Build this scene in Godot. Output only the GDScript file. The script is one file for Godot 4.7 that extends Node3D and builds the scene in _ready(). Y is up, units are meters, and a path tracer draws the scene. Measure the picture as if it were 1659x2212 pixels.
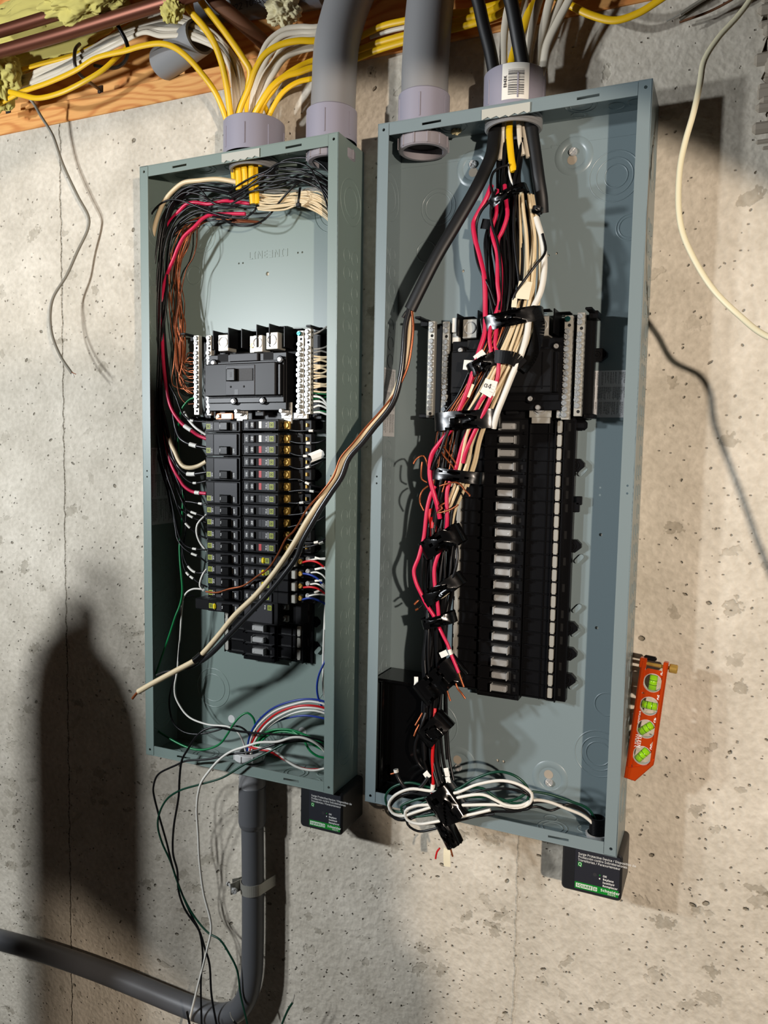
extends Node3D
# A basement wall with two open electrical panels. Units in the tables are millimetres:
# x to the right, y up from the top edge of the panels, z out of the concrete wall.
const TOP := 1.85          # height of the panels' top edge above the floor, metres

var M := {}                # materials by name
var rng := RandomNumberGenerator.new()
var LP: Transform3D        # frame of the left panel: its top left corner, on the wall
var RP: Transform3D        # frame of the right panel

func V(x: float, y: float, z: float) -> Vector3:
	return Vector3(x * .001, y * .001 + TOP, z * .001)

func q(x: float, y: float, z: float) -> Vector3:      # inside a panel: y counts downwards
	return Vector3(x, -y, z) * .001

# ------------------------------------------------------------------ meshes
class Mb:
	var v := PackedVector3Array()
	var n := PackedVector3Array()
	var uv := PackedVector2Array()
	var ix := PackedInt32Array()

	func tri(a: Vector3, b: Vector3, c: Vector3, nn: Vector3) -> void:
		if (b - a).cross(c - a).dot(nn) > 0.0:
			var t := b
			b = c
			c = t
		var k := v.size()
		v.append_array([a, b, c])
		n.append_array([nn, nn, nn])
		uv.append_array([Vector2.ZERO, Vector2.ZERO, Vector2.ZERO])
		ix.append_array([k, k + 1, k + 2])

	func quad(a: Vector3, b: Vector3, c: Vector3, d: Vector3, nn: Vector3) -> void:
		var k := v.size()
		v.append_array([a, b, c, d])
		n.append_array([nn, nn, nn, nn])
		uv.append_array([Vector2(0, 1), Vector2(1, 1), Vector2(1, 0), Vector2(0, 0)])
		if (b - a).cross(c - a).dot(nn) > 0.0:
			ix.append_array([k, k + 2, k + 1, k, k + 3, k + 2])
		else:
			ix.append_array([k, k + 1, k + 2, k, k + 2, k + 3])

	# box of full size s around c with chamfered edges
	func box(c: Vector3, s: Vector3, b := 0.0, t := Transform3D()) -> void:
		var h := s * .5
		var e: float = minf(b, minf(h.x, minf(h.y, h.z)) * .9)
		if e <= 0.0:
			for ax in 3:
				for sg in [-1.0, 1.0]:
					var nn := Vector3.ZERO
					nn[ax] = sg
					var p := Vector3.ZERO
					var r := Vector3.ZERO
					p[(ax + 1) % 3] = h[(ax + 1) % 3]
					r[(ax + 2) % 3] = h[(ax + 2) % 3]
					var o := c + nn * h[ax]
					quad(t * (o - p - r), t * (o + p - r), t * (o + p + r), t * (o - p + r), t.basis * nn)
			return
		for ax in 3:
			var a1 := (ax + 1) % 3
			var a2 := (ax + 2) % 3
			for sg in [-1.0, 1.0]:
				var nn := Vector3.ZERO
				nn[ax] = sg
				var p := Vector3.ZERO
				var r := Vector3.ZERO
				p[a1] = h[a1] - e
				r[a2] = h[a2] - e
				var o := c + nn * h[ax]
				quad(t * (o - p - r), t * (o + p - r), t * (o + p + r), t * (o - p + r), t.basis * nn)
			for s1 in [-1.0, 1.0]:                   # the four edges along ax
				for s2 in [-1.0, 1.0]:
					var l := Vector3.ZERO
					l[ax] = h[ax] - e
					var k1 := Vector3.ZERO
					k1[a1] = s1 * h[a1]
					k1[a2] = s2 * (h[a2] - e)
					var k2 := Vector3.ZERO
					k2[a1] = s1 * (h[a1] - e)
					k2[a2] = s2 * h[a2]
					var m := Vector3.ZERO
					m[a1] = s1
					m[a2] = s2
					quad(t * (c + k1 - l), t * (c + k1 + l), t * (c + k2 + l), t * (c + k2 - l), t.basis * m.normalized())
		for i in 8:
			var g := Vector3(1 if i & 1 else -1, 1 if i & 2 else -1, 1 if i & 4 else -1)
			tri(t * (c + g * (h - Vector3(0, e, e))), t * (c + g * (h - Vector3(e, 0, e))), t * (c + g * (h - Vector3(e, e, 0))), t.basis * g.normalized())

	# surface of revolution around +y of t; profile is (radius, height) from bottom to top, smooth or faceted
	func lathe(prof: Array, t: Transform3D, seg := 24, smooth := false, arc := TAU) -> void:
		for i in prof.size() - 1:
			var a: Vector2 = prof[i]
			var b: Vector2 = prof[i + 1]
			var d := b - a
			var sn := Vector2(d.y, -d.x).normalized()
			var na := sn
			var nb := sn
			if smooth:
				if i > 0:
					var e: Vector2 = a - prof[i - 1]
					na = (sn + Vector2(e.y, -e.x).normalized()).normalized()
				if i < prof.size() - 2:
					var e2: Vector2 = prof[i + 2] - b
					nb = (sn + Vector2(e2.y, -e2.x).normalized()).normalized()
			var k := v.size()
			for j in seg + 1:
				var ang := arc * j / seg
				var cs := cos(ang)
				var si := sin(ang)
				v.append(t * Vector3(cs * a.x, a.y, si * a.x))
				v.append(t * Vector3(cs * b.x, b.y, si * b.x))
				n.append((t.basis * Vector3(cs * na.x, na.y, si * na.x)).normalized())
				n.append((t.basis * Vector3(cs * nb.x, nb.y, si * nb.x)).normalized())
				uv.append(Vector2(float(j) / seg, 0))
				uv.append(Vector2(float(j) / seg, 1))
			for j in seg:
				var w := k + j * 2
				ix.append_array([w, w + 2, w + 1, w + 1, w + 2, w + 3])

	# flat polygon in t's xy plane pushed out to depth along +z, with an optional chamfer on the front
	func prism(poly: PackedVector2Array, depth: float, t := Transform3D(), ch := 0.0) -> void:
		if Geometry2D.is_polygon_clockwise(poly):
			poly.reverse()
		var top := poly
		if ch > 0.0:
			var off := Geometry2D.offset_polygon(poly, -ch, Geometry2D.JOIN_MITER)
			if off.size() == 1 and off[0].size() == poly.size():
				var best := 0
				for i in poly.size():
					if off[0][i].distance_to(poly[0]) < off[0][best].distance_to(poly[0]):
						best = i
				top = PackedVector2Array()
				for i in poly.size():
					top.append(off[0][(best + i) % poly.size()])
			else:
				ch = 0.0
		var ids := Geometry2D.triangulate_polygon(top)
		for i in range(0, ids.size(), 3):
			tri(t * Vector3(top[ids[i]].x, top[ids[i]].y, depth), t * Vector3(top[ids[i + 1]].x, top[ids[i + 1]].y, depth), t * Vector3(top[ids[i + 2]].x, top[ids[i + 2]].y, depth), t.basis.z.normalized())
		var idb := Geometry2D.triangulate_polygon(poly)
		for i in range(0, idb.size(), 3):
			tri(t * Vector3(poly[idb[i]].x, poly[idb[i]].y, 0), t * Vector3(poly[idb[i + 1]].x, poly[idb[i + 1]].y, 0), t * Vector3(poly[idb[i + 2]].x, poly[idb[i + 2]].y, 0), -t.basis.z.normalized())
		for i in poly.size():
			var a := poly[i]
			var b := poly[(i + 1) % poly.size()]
			var a2 := top[i]
			var b2 := top[(i + 1) % poly.size()]
			var nn := Vector3(b.y - a.y, a.x - b.x, 0).normalized()
			quad(t * Vector3(a.x, a.y, 0), t * Vector3(b.x, b.y, 0), t * Vector3(b.x, b.y, depth - ch), t * Vector3(a.x, a.y, depth - ch), (t.basis * nn).normalized())
			if ch > 0.0:
				quad(t * Vector3(a.x, a.y, depth - ch), t * Vector3(b.x, b.y, depth - ch), t * Vector3(b2.x, b2.y, depth), t * Vector3(a2.x, a2.y, depth), (t.basis * (nn + Vector3(0, 0, 1)).normalized()).normalized())

	# round or flat (rx, ry) section swept along a smooth curve through the points
	func sweep(pts: PackedVector3Array, rx: float, ry := 0.0, seg := 8, flat := Vector3.ZERO, caps := true, close := false) -> void:
		if ry <= 0.0:
			ry = rx
		var m := pts.size()
		var k0 := v.size()
		var nrm := Vector3.ZERO
		for i in m:
			var tg := (pts[(i + 1) % m] - pts[(i - 1 + m) % m]) if close else (pts[mini(i + 1, m - 1)] - pts[maxi(i - 1, 0)])
			tg = tg.normalized()
			if nrm == Vector3.ZERO:
				nrm = flat if flat != Vector3.ZERO else (Vector3.BACK if absf(tg.z) < .8 else Vector3.UP)
			if flat != Vector3.ZERO and absf(tg.dot(flat)) < .9:
				nrm = flat
			nrm = (nrm - tg * nrm.dot(tg)).normalized()
			var bn := tg.cross(nrm)
			for j in seg:
				var a := TAU * j / seg
				var d := nrm * cos(a) * ry + bn * sin(a) * rx
				v.append(pts[i] + d)
				n.append((nrm * cos(a) * rx + bn * sin(a) * ry).normalized())
				uv.append(Vector2(float(j) / seg, float(i)))
		var last := m if close else m - 1
		for i in last:
			for j in seg:
				var a := k0 + i * seg + j
				var b := k0 + i * seg + (j + 1) % seg
				var c := k0 + ((i + 1) % m) * seg + j
				var d := k0 + ((i + 1) % m) * seg + (j + 1) % seg
				ix.append_array([a, c, b, b, c, d])
		if caps and not close:
			for e in 2:
				var i0 := k0 + (0 if e == 0 else (m - 1) * seg)
				var nn := (pts[0] - pts[1]).normalized() if e == 0 else (pts[m - 1] - pts[m - 2]).normalized()
				for j in range(1, seg - 1):
					tri(v[i0], v[i0 + j], v[i0 + j + 1], nn)

	func mesh() -> ArrayMesh:
		var a := []
		a.resize(Mesh.ARRAY_MAX)
		a[Mesh.ARRAY_VERTEX] = v
		a[Mesh.ARRAY_NORMAL] = n
		a[Mesh.ARRAY_TEX_UV] = uv
		a[Mesh.ARRAY_INDEX] = ix
		var m := ArrayMesh.new()
		m.add_surface_from_arrays(Mesh.PRIMITIVE_TRIANGLES, a)
		return m

func smooth_path(p: PackedVector3Array, step := .006) -> PackedVector3Array:
	var out := PackedVector3Array()
	if p.size() == 2:
		return p
	for i in p.size() - 1:
		var a := p[maxi(i - 1, 0)]
		var b := p[i]
		var c := p[i + 1]
		var d := p[mini(i + 2, p.size() - 1)]
		if i == 0:
			a = b * 2.0 - c
		if i == p.size() - 2:
			d = c * 2.0 - b
		# centripetal spacing keeps unevenly placed points from overshooting
		var t1 := maxf(sqrt(a.distance_to(b)), .001)
		var t2 := maxf(sqrt(b.distance_to(c)), .001)
		var t3 := maxf(sqrt(c.distance_to(d)), .001)
		var m1 := (c - b) + ((b - a) / t1 - (c - a) / (t1 + t2)) * t2
		var m2 := (c - b) + ((d - c) / t3 - (d - b) / (t2 + t3)) * t2
		var n := clampi(int(ceil(b.distance_to(c) / step)), 2, 24)
		for j in n:
			var u := float(j) / n
			var u2 := u * u
			var u3 := u2 * u
			out.append(b * (2 * u3 - 3 * u2 + 1) + m1 * (u3 - 2 * u2 + u) + c * (3 * u2 - 2 * u3) + m2 * (u3 - u2))
	out.append(p[p.size() - 1])
	return out

func pts_of(flat: Array) -> PackedVector3Array:
	var p := PackedVector3Array()
	for i in range(0, flat.size(), 3):
		p.append(V(flat[i], flat[i + 1], flat[i + 2]))
	return p

func axis_y(o: Vector3, dir: Vector3) -> Transform3D:     # a frame whose +y runs along dir
	var y := dir.normalized()
	var x := y.cross(Vector3.BACK if absf(y.z) < .9 else Vector3.RIGHT).normalized()
	return Transform3D(Basis(x, y, x.cross(y)), o)

func rounded(x0: float, y0: float, x1: float, y1: float, r: float, seg := 5) -> PackedVector2Array:
	var o := PackedVector2Array()
	for c in [[x1 - r, y1 - r, 0.0], [x0 + r, y1 - r, PI / 2], [x0 + r, y0 + r, PI], [x1 - r, y0 + r, PI * 1.5]]:
		for i in seg + 1:
			var a: float = c[2] + PI / 2 * i / seg
			o.append(Vector2(c[0] + cos(a) * r, c[1] + sin(a) * r))
	return o

# ------------------------------------------------------------------ nodes
func obj(called: String, m: Mesh, mat: Material, parent: Node = null) -> MeshInstance3D:
	var o := MeshInstance3D.new()
	o.name = called
	o.mesh = m
	o.material_override = mat
	(parent if parent else self).add_child(o, true)
	return o

func tag(o: Node, label: String, category: String, group := "") -> Node:
	o.set_meta("label", label)
	o.set_meta("category", category)
	if group != "":
		o.set_meta("group", group)
	return o

var taken := {}
func numbered(called: String) -> String:
	var k: int = taken.get(called, -1) + 1
	taken[called] = k
	return called if k == 0 else "%s_%03d" % [called, k]

func thing(called: String, label: String, category: String, t: Transform3D, group := "") -> Node3D:
	var o := Node3D.new()
	o.name = numbered(called)
	o.transform = t
	add_child(o, true)
	tag(o, label, category, group)
	return o

func struct(called: String, m: Mesh, mat: Material) -> MeshInstance3D:
	var o := obj(called, m, mat)
	o.set_meta("kind", "structure")
	return o

func copy(src: Node3D, label: String, t: Transform3D) -> Node3D:
	var o: Node3D = src.duplicate()
	o.name = numbered(str(src.name).rstrip("_0123456789"))
	add_child(o, true)
	o.transform = t
	o.set_meta("label", label)
	return o

func at(frame: Transform3D, x: float, y: float, z: float) -> Transform3D:
	return frame * Transform3D(Basis(), q(x, y, z))

# boxes of one colour given in panel millimetres [x0, y0, z0, x1, y1, z1], joined into one part
func slabs(list: Array, bevel := .0004) -> ArrayMesh:
	var b := Mb.new()
	for s in list:
		b.box(q((s[0] + s[3]) / 2.0, (s[1] + s[4]) / 2.0, (s[2] + s[5]) / 2.0), Vector3(absf(s[3] - s[0]), absf(s[4] - s[1]), absf(s[5] - s[2])) * .001, bevel)
	return b.mesh()

var cuts := []
func cut(called: String, outer: Vector3, centre: Vector3, holes: Array, paint: Material, parent: Node) -> void:
	# a plate with holes: each hole is [kind, centre, size, rotation]; baked into one mesh at the end of _ready
	var o := MeshInstance3D.new()
	o.name = called
	o.material_override = paint
	o.position = centre
	parent.add_child(o, true)
	var root := CSGBox3D.new()
	root.name = "plate_cut"
	root.size = outer
	for h in holes:
		var c: CSGShape3D
		if h[0] == "round":
			var y := CSGCylinder3D.new()
			y.radius = h[2]
			y.height = .04
			y.sides = 20
			y.rotation = h[3]
			c = y
		else:
			var x := CSGBox3D.new()
			x.size = h[2]
			x.rotation = h[3]
			c = x
		c.position = h[1] - centre
		c.operation = CSGShape3D.OPERATION_SUBTRACTION
		root.add_child(c)
	add_child(root)
	cuts.append([root, o])

func bake_cuts() -> void:
	for c in cuts:
		c[1].mesh = c[0].bake_static_mesh()
		remove_child(c[0])
		c[0].free()

func text_mesh(s: String, size: float, depth: float, bold := false, font := "Droid Sans") -> TextMesh:
	var f := SystemFont.new()
	f.font_names = PackedStringArray([font])
	if bold:
		f.font_weight = 700
	var t := TextMesh.new()
	t.text = s
	t.font = f
	t.font_size = 32
	t.pixel_size = size / 32.0
	t.depth = depth
	t.curve_step = 1.5
	return t

func mat(name: String, c: Color, rough := .5, metal := 0.0, spec := .5) -> StandardMaterial3D:
	var m := StandardMaterial3D.new()
	m.resource_name = name
	m.albedo_color = c
	m.roughness = rough
	m.metallic = metal
	m.metallic_specular = spec
	M[name] = m
	return m

# ------------------------------------------------------------------ wires
# a wire, cable or cord: a smooth tube through points in millimetres
func wire(called: String, label: String, category: String, group: String, m: String, r: float, flat: Array, ry := 0.0, seg := 8) -> MeshInstance3D:
	var p := smooth_path(pts_of(flat))
	var b := Mb.new()
	b.sweep(p, r * .001, ry * .001, seg)
	var o := obj(numbered(called), b.mesh(), M[m])
	tag(o, label, category, group)
	o.set_meta("path", p)
	return o

# a length of sleeve, tape or bare metal on a wire, between two fractions of its path
func sleeve(o: MeshInstance3D, called: String, m: String, r: float, t0: float, t1: float, ry := 0.0, label := "") -> void:
	var p: PackedVector3Array = o.get_meta("path")
	var n := p.size() - 1
	var a := clampf(t0, 0, 1) * n
	var e := clampf(t1, 0, 1) * n
	var s := PackedVector3Array()
	for i in 9:
		var f := lerpf(a, e, i / 8.0)
		var k := mini(int(f), n - 1)
		s.append(p[k].lerp(p[k + 1], f - k))
	var b := Mb.new()
	b.sweep(s, r * .001, ry * .001, 10)
	var c := obj(called, b.mesh(), M[m], o)
	if label != "":
		c.set_meta("label", label)

# a bare end that sticks out beyond the wire's last point
func bare_end(o: MeshInstance3D, m: String, r: float, flat: Array, called := "bare_end") -> void:
	var b := Mb.new()
	b.sweep(smooth_path(pts_of(flat)), r * .001, 0, 8)
	obj(called, b.mesh(), M[m], o)

func between(a: Array, b: Array, t: float, jit := 0.0) -> Array:
	var o := []
	for i in a.size():
		o.append(lerpf(a[i], b[i], t) + (rng.randf_range(-jit, jit) if i > 2 else 0.0))
	return o

const ORD := ["topmost", "second", "third", "fourth", "fifth", "sixth", "seventh", "eighth", "ninth", "tenth", "eleventh", "twelfth", "thirteenth", "fourteenth", "fifteenth", "sixteenth", "seventeenth", "eighteenth", "nineteenth", "twentieth", "twenty-first"]
func nth(i: int) -> String:
	return "topmost" if i == 0 else ORD[i] + " from the top"

var screw_cache := {}
func screw_mesh(r: float, h: float, kind := "cross") -> ArrayMesh:
	var key := "%s_%.5f_%.5f" % [kind, r, h]
	if screw_cache.has(key):
		return screw_cache[key]
	var b := Mb.new()
	b.lathe([Vector2(r, 0), Vector2(r, h * .45), Vector2(r * .88, h * .72), Vector2(0, h * .74)], Transform3D(), 18)
	var w := r * .15
	var n := 4 if kind == "cross" else 2
	for k in n:
		var poly := PackedVector2Array()
		var span := TAU / n
		poly.append(Vector2(w, w).rotated(k * span) if n == 4 else Vector2(0, w).rotated(k * span))
		for i in 7:
			var a := span * i / 6.0
			var d := Vector2(cos(a), sin(a)) * r * .86
			if n == 4:
				d = Vector2(maxf(d.x, w), maxf(d.y, w))
			else:
				d = Vector2(d.x, maxf(d.y, w))
			poly.append(d.rotated(k * span))
		if n == 2:
			poly.remove_at(0)
		b.prism(poly, h * .3, Transform3D(Basis(Vector3.RIGHT, -PI / 2), Vector3(0, h * .7, 0)), r * .04)
	screw_cache[key] = b.mesh()
	return screw_cache[key]

func put_screw(o: Node, p: Vector3, r: float, h: float, m: String, kind := "cross", dir := Vector3.BACK) -> MeshInstance3D:
	var s := obj("screw", screw_mesh(r, h, kind), M[m], o)
	s.transform = axis_y(p, dir) * Transform3D(Basis(Vector3.UP, rng.randf() * TAU), Vector3.ZERO)
	return s

# a sleeve centred on the point of the wire's path nearest to p
func sleeve_at(o: MeshInstance3D, p: Vector3, r: float, half_mm: float, m := "tape_white") -> void:
	var path: PackedVector3Array = o.get_meta("path")
	var best := 0
	for i in path.size():
		if path[i].distance_to(p) < path[best].distance_to(p):
			best = i
	var s := PackedVector3Array()
	for sg in [-1, 1]:
		var left := half_mm * .001
		var i := best
		var run := PackedVector3Array()
		while left > 0.0 and i + sg >= 0 and i + sg < path.size():
			var d := path[i].distance_to(path[i + sg])
			run.append(path[i].lerp(path[i + sg], minf(1.0, left / d)))
			left -= d
			i += sg
		if sg < 0:
			run.reverse()
			s.append_array(run)
			s.append(path[best])
		else:
			s.append_array(run)
	if s.size() < 2:
		return
	var b := Mb.new()
	b.sweep(s, r * .001, 0, 10)
	obj("marker_sleeve", b.mesh(), M[m], o)

# ------------------------------------------------------------------ scene
func _ready() -> void:
	rng.seed = 41
	# camera
	var cam := Camera3D.new()
	cam.name = "camera"
	cam.basis = Basis(Vector3.UP, .42139) * Basis(Vector3.RIGHT, -.079416) * Basis(Vector3.BACK, .019226)
	cam.position = V(473.48, -450.53, 1094.2)
	cam.fov = rad_to_deg(2.0 * atan(1106.0 / 1678.145))
	cam.near = .02
	add_child(cam)
	cam.current = true
	# environment: a closed basement, next to no sky
	var env := Environment.new()
	env.background_mode = Environment.BG_COLOR
	env.background_color = Color(.01, .01, .012)
	env.tonemap_mode = Environment.TONE_MAPPER_LINEAR
	env.tonemap_exposure = 1.0
	env.sdfgi_enabled = true
	env.ssao_enabled = true
	env.ssil_enabled = true
	var we := WorldEnvironment.new()
	we.name = "world_environment"
	we.environment = env
	add_child(we)
	materials()
	# three unseen work lamps behind the camera, lighting wall and panels: two cool ones to the left, a warm one to the right
	lamp("unseen_work_lamp", "unseen lower white work lamp of the pair left of the panels", V(-1215, -320, 1357), V(-100, -560, 0), Color(.96, .98, 1.0), 1.7, .055, 62.0)
	lamp("unseen_work_lamp", "unseen upper white work lamp of the pair left of the panels", V(-1310, -28, 1880), V(-100, -560, 0), Color(.96, .98, 1.0), 2.5, .055, 62.0)
	lamp("unseen_work_lamp", "unseen warm work lamp standing to the right of the panels", V(1250, -350, 1650), V(-100, -800, 0), Color(1.0, .93, .86), 3.2, .02, 24.2)
	LP = Transform3D(Basis(Vector3.BACK, .0070878), V(-421.92, -3.89, 0))
	RP = Transform3D(Basis(Vector3.BACK, -.001772), V(0, 0, 0))
	room()
	overhead()
	panels()
	left_contents()
	right_contents()
	outside_things()
	photographer()
	tank()
	await get_tree().process_frame
	await get_tree().process_frame
	bake_cuts()

func lamp(called: String, label: String, pos: Vector3, aim: Vector3, col: Color, energy: float, size: float, angle: float) -> void:
	var dir := (aim - pos).normalized()
	var f := axis_y(pos, dir)
	var o := thing(called, label, "lamp", f, "unseen work lamps on tripods")
	var b := Mb.new()
	b.lathe([Vector2(0, -.09), Vector2(.03, -.085), Vector2(.04, -.03), Vector2(.055, -.012), Vector2(.055, -.006), Vector2(.048, -.006), Vector2(.036, -.03)], Transform3D(), 28)
	obj("lamp_housing", b.mesh(), M.black_plastic, o)
	var g := Mb.new()
	g.lathe([Vector2(0, -.0105), Vector2(.046, -.0105), Vector2(.046, -.008), Vector2(0, -.008)], Transform3D(), 24)
	var gm := mat("lens_" + o.name, Color(.9, .9, .9), .3)
	gm.emission_enabled = true
	gm.emission = col
	gm.emission_energy_multiplier = 2.0
	obj("lens", g.mesh(), gm, o)
	# the stand: a pole from the housing to three feet on the floor
	var s := Mb.new()
	var back := pos - dir * .05
	var foot := Vector3(back.x, .35, back.z)
	var inv := f.affine_inverse()
	s.sweep(PackedVector3Array([inv * (back - Vector3(0, .035, 0)), inv * foot]), .012, 0, 10)
	for i in 3:
		var a := TAU * i / 3.0
		s.sweep(PackedVector3Array([inv * (foot + Vector3(0, .05, 0)), inv * Vector3(foot.x + cos(a) * .4, .012, foot.z + sin(a) * .4)]), .01, 0, 8)
	obj("tripod", s.mesh(), M.black_plastic, o)
	var l := SpotLight3D.new()
	l.name = "lamp_light"
	l.transform = Transform3D(Basis.looking_at(dir, Vector3.UP), pos)
	l.light_color = col
	l.light_energy = energy
	l.light_size = size
	l.spot_range = 8.0
	l.spot_attenuation = 2.0
	l.spot_angle = angle
	l.spot_angle_attenuation = .04
	l.shadow_enabled = true
	add_child(l, true)

func materials() -> void:
	mat("paint", Color(.48, .54, .515), .36, 0.0, .5)
	mat("paint_right", Color(.485, .54, .55), .3, 0.0, .5)
	mat("black_plastic", Color(.06, .06, .066), .32, 0.0, .28)
	mat("black_breaker", Color(.09, .09, .095), .36, 0.0, .26)
	mat("handle_black", Color(.035, .035, .037), .3, 0.0, .25)
	mat("steel", Color(.80, .80, .79), 0.25, .45)
	mat("tin", Color(.74, .73, .69), 0.36, .45)
	mat("screw", Color(.72, .74, .75), 0.26, .45)
	mat("screw_green", Color(.16, .40, .40), .3, .8)
	mat("brass", Color(.72, .58, .28), 0.3, .45)
	mat("copper", Color(.62, .34, .20), .3, .6)
	mat("copper_dull", Color(.44, .24, .14), .38, .6)
	mat("wire_black", Color(.07, .07, .075), .3, 0.0, .4)
	mat("wire_white", Color(.90, .89, .85), .4)
	mat("wire_cream", Color(.86, .78, .63), .42)
	mat("wire_red", Color(.78, .08, .10), .35)
	mat("wire_pink", Color(.80, .12, .29), .4)
	mat("wire_blue", Color(.08, .20, .55), .35)
	mat("wire_green", Color(.02, .47, .25), .35)
	mat("wire_dark_green", Color(.02, .23, .16), .35)
	mat("wire_grey", Color(.52, .51, .48), .45)
	mat("jacket_yellow", Color(.93, .74, .06), .42)
	mat("jacket_white", Color(.84, .80, .72), .45)
	mat("jacket_black", Color(.05, .05, .052), .5)
	mat("tape_black", Color(.028, .028, .03), .25)
	mat("tape_white", Color(.92, .91, .87), .5)
	mat("zip_black", Color(.03, .03, .032), .4)
	mat("pvc_grey", Color(.54, .54, .54), .45)
	mat("pvc_dark", Color(.34, .345, .355), .45)
	mat("pvc_lilac", Color(.58, .57, .62), .42)
	mat("pvc_white", Color(.80, .80, .79), .4)
	mat("olive_logo", Color(.62, .66, .15), .5)
	mat("yellow_button", Color(.95, .85, .05), .4)
	mat("print_white", Color(.88, .88, .86), .6)
	mat("print_red", Color(.72, .12, .14), .5)
	mat("dark_hole", Color(.02, .02, .02), .8)
	mat("grey_face", Color(.21, .21, .22), .4, 0.0, .3)
	mat("zinc", Color(.66, .65, .61), 0.36, .45)
	mat("orange_metal", Color(.84, .29, .06), .28, .5)
	mat("vial", Color(.55, .80, .12), .08)
	mat("surge_body", Color(.10, .105, .115), .45)
	mat("surge_face", Color(.15, .155, .18), .4)
	mat("surge_green", Color(.03, .50, .14), .45)
	mat("label_white", Color(.88, .88, .88), .5)
	mat("insulation", Color(.80, .75, .42), .95)
	mat("spray_foam", Color(.80, .76, .60), .7)
	mat("gloss_black", Color(.03, .03, .032), .12)
	mat("tape_gloss", Color(.035, .035, .037), .16)
	mat("tape_cream", Color(.90, .86, .74), .5)
	mat("tape_crepe", Color(.72, .72, .68), .8)
	mat("ink", Color(.10, .10, .13), .6)
	mat("jacket_grey", Color(.50, .48, .43), .45)
	mat("cord_cream", Color(.88, .85, .72), .45)
	mat("wire_dark_grey", Color(.14, .14, .145), .25)
	mat("copper_pipe", Color(.42, .24, .17), .42, .6)
	mat("dark_steel", Color(.42, .41, .41), .35, 1.0)
	mat("pvc_nut", Color(.58, .56, .58), .4)
	mat("wood_dark", Color(.40, .24, .12), .75)
	mat("osb", Color(.32, .23, .14), .85)
	var w: StandardMaterial3D = mat("wood", Color(1, 1, 1), .62)
	w.albedo_texture = wood_texture(Color(.93, .69, .40), Color(.80, .50, .24))
	w.uv1_scale = Vector3(1, 1, 1)
	var c: StandardMaterial3D = mat("concrete", Color(1, 1, 1), .88, 0.0, .3)
	concrete_textures(c)
	mat("concrete_plain", Color(.62, .58, .52), .9)
	mat("unseen_room_concrete", Color(.33, .31, .29), .95)  # dark, so that the unseen room bounces little light

func wood_texture(a: Color, b: Color) -> ImageTexture:
	var n := FastNoiseLite.new()
	n.seed = 5
	n.noise_type = FastNoiseLite.TYPE_SIMPLEX_SMOOTH
	n.frequency = .006
	n.fractal_octaves = 2
	var im := Image.create(1024, 128, false, Image.FORMAT_RGB8)
	for y in 128:
		for x in 1024:
			var d := n.get_noise_2d(x * .5, y * 3.0)
			var ring := absf(sin((y * .16 + d * 9.0)))
			var fine := n.get_noise_2d(x * 3.0, y * 60.0)
			im.set_pixel(x, y, a.lerp(b, clampf(pow(ring, 6.0) * .75 + fine * .22 + .12, 0.0, 1.0)))
	return ImageTexture.create_from_image(im)

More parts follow.
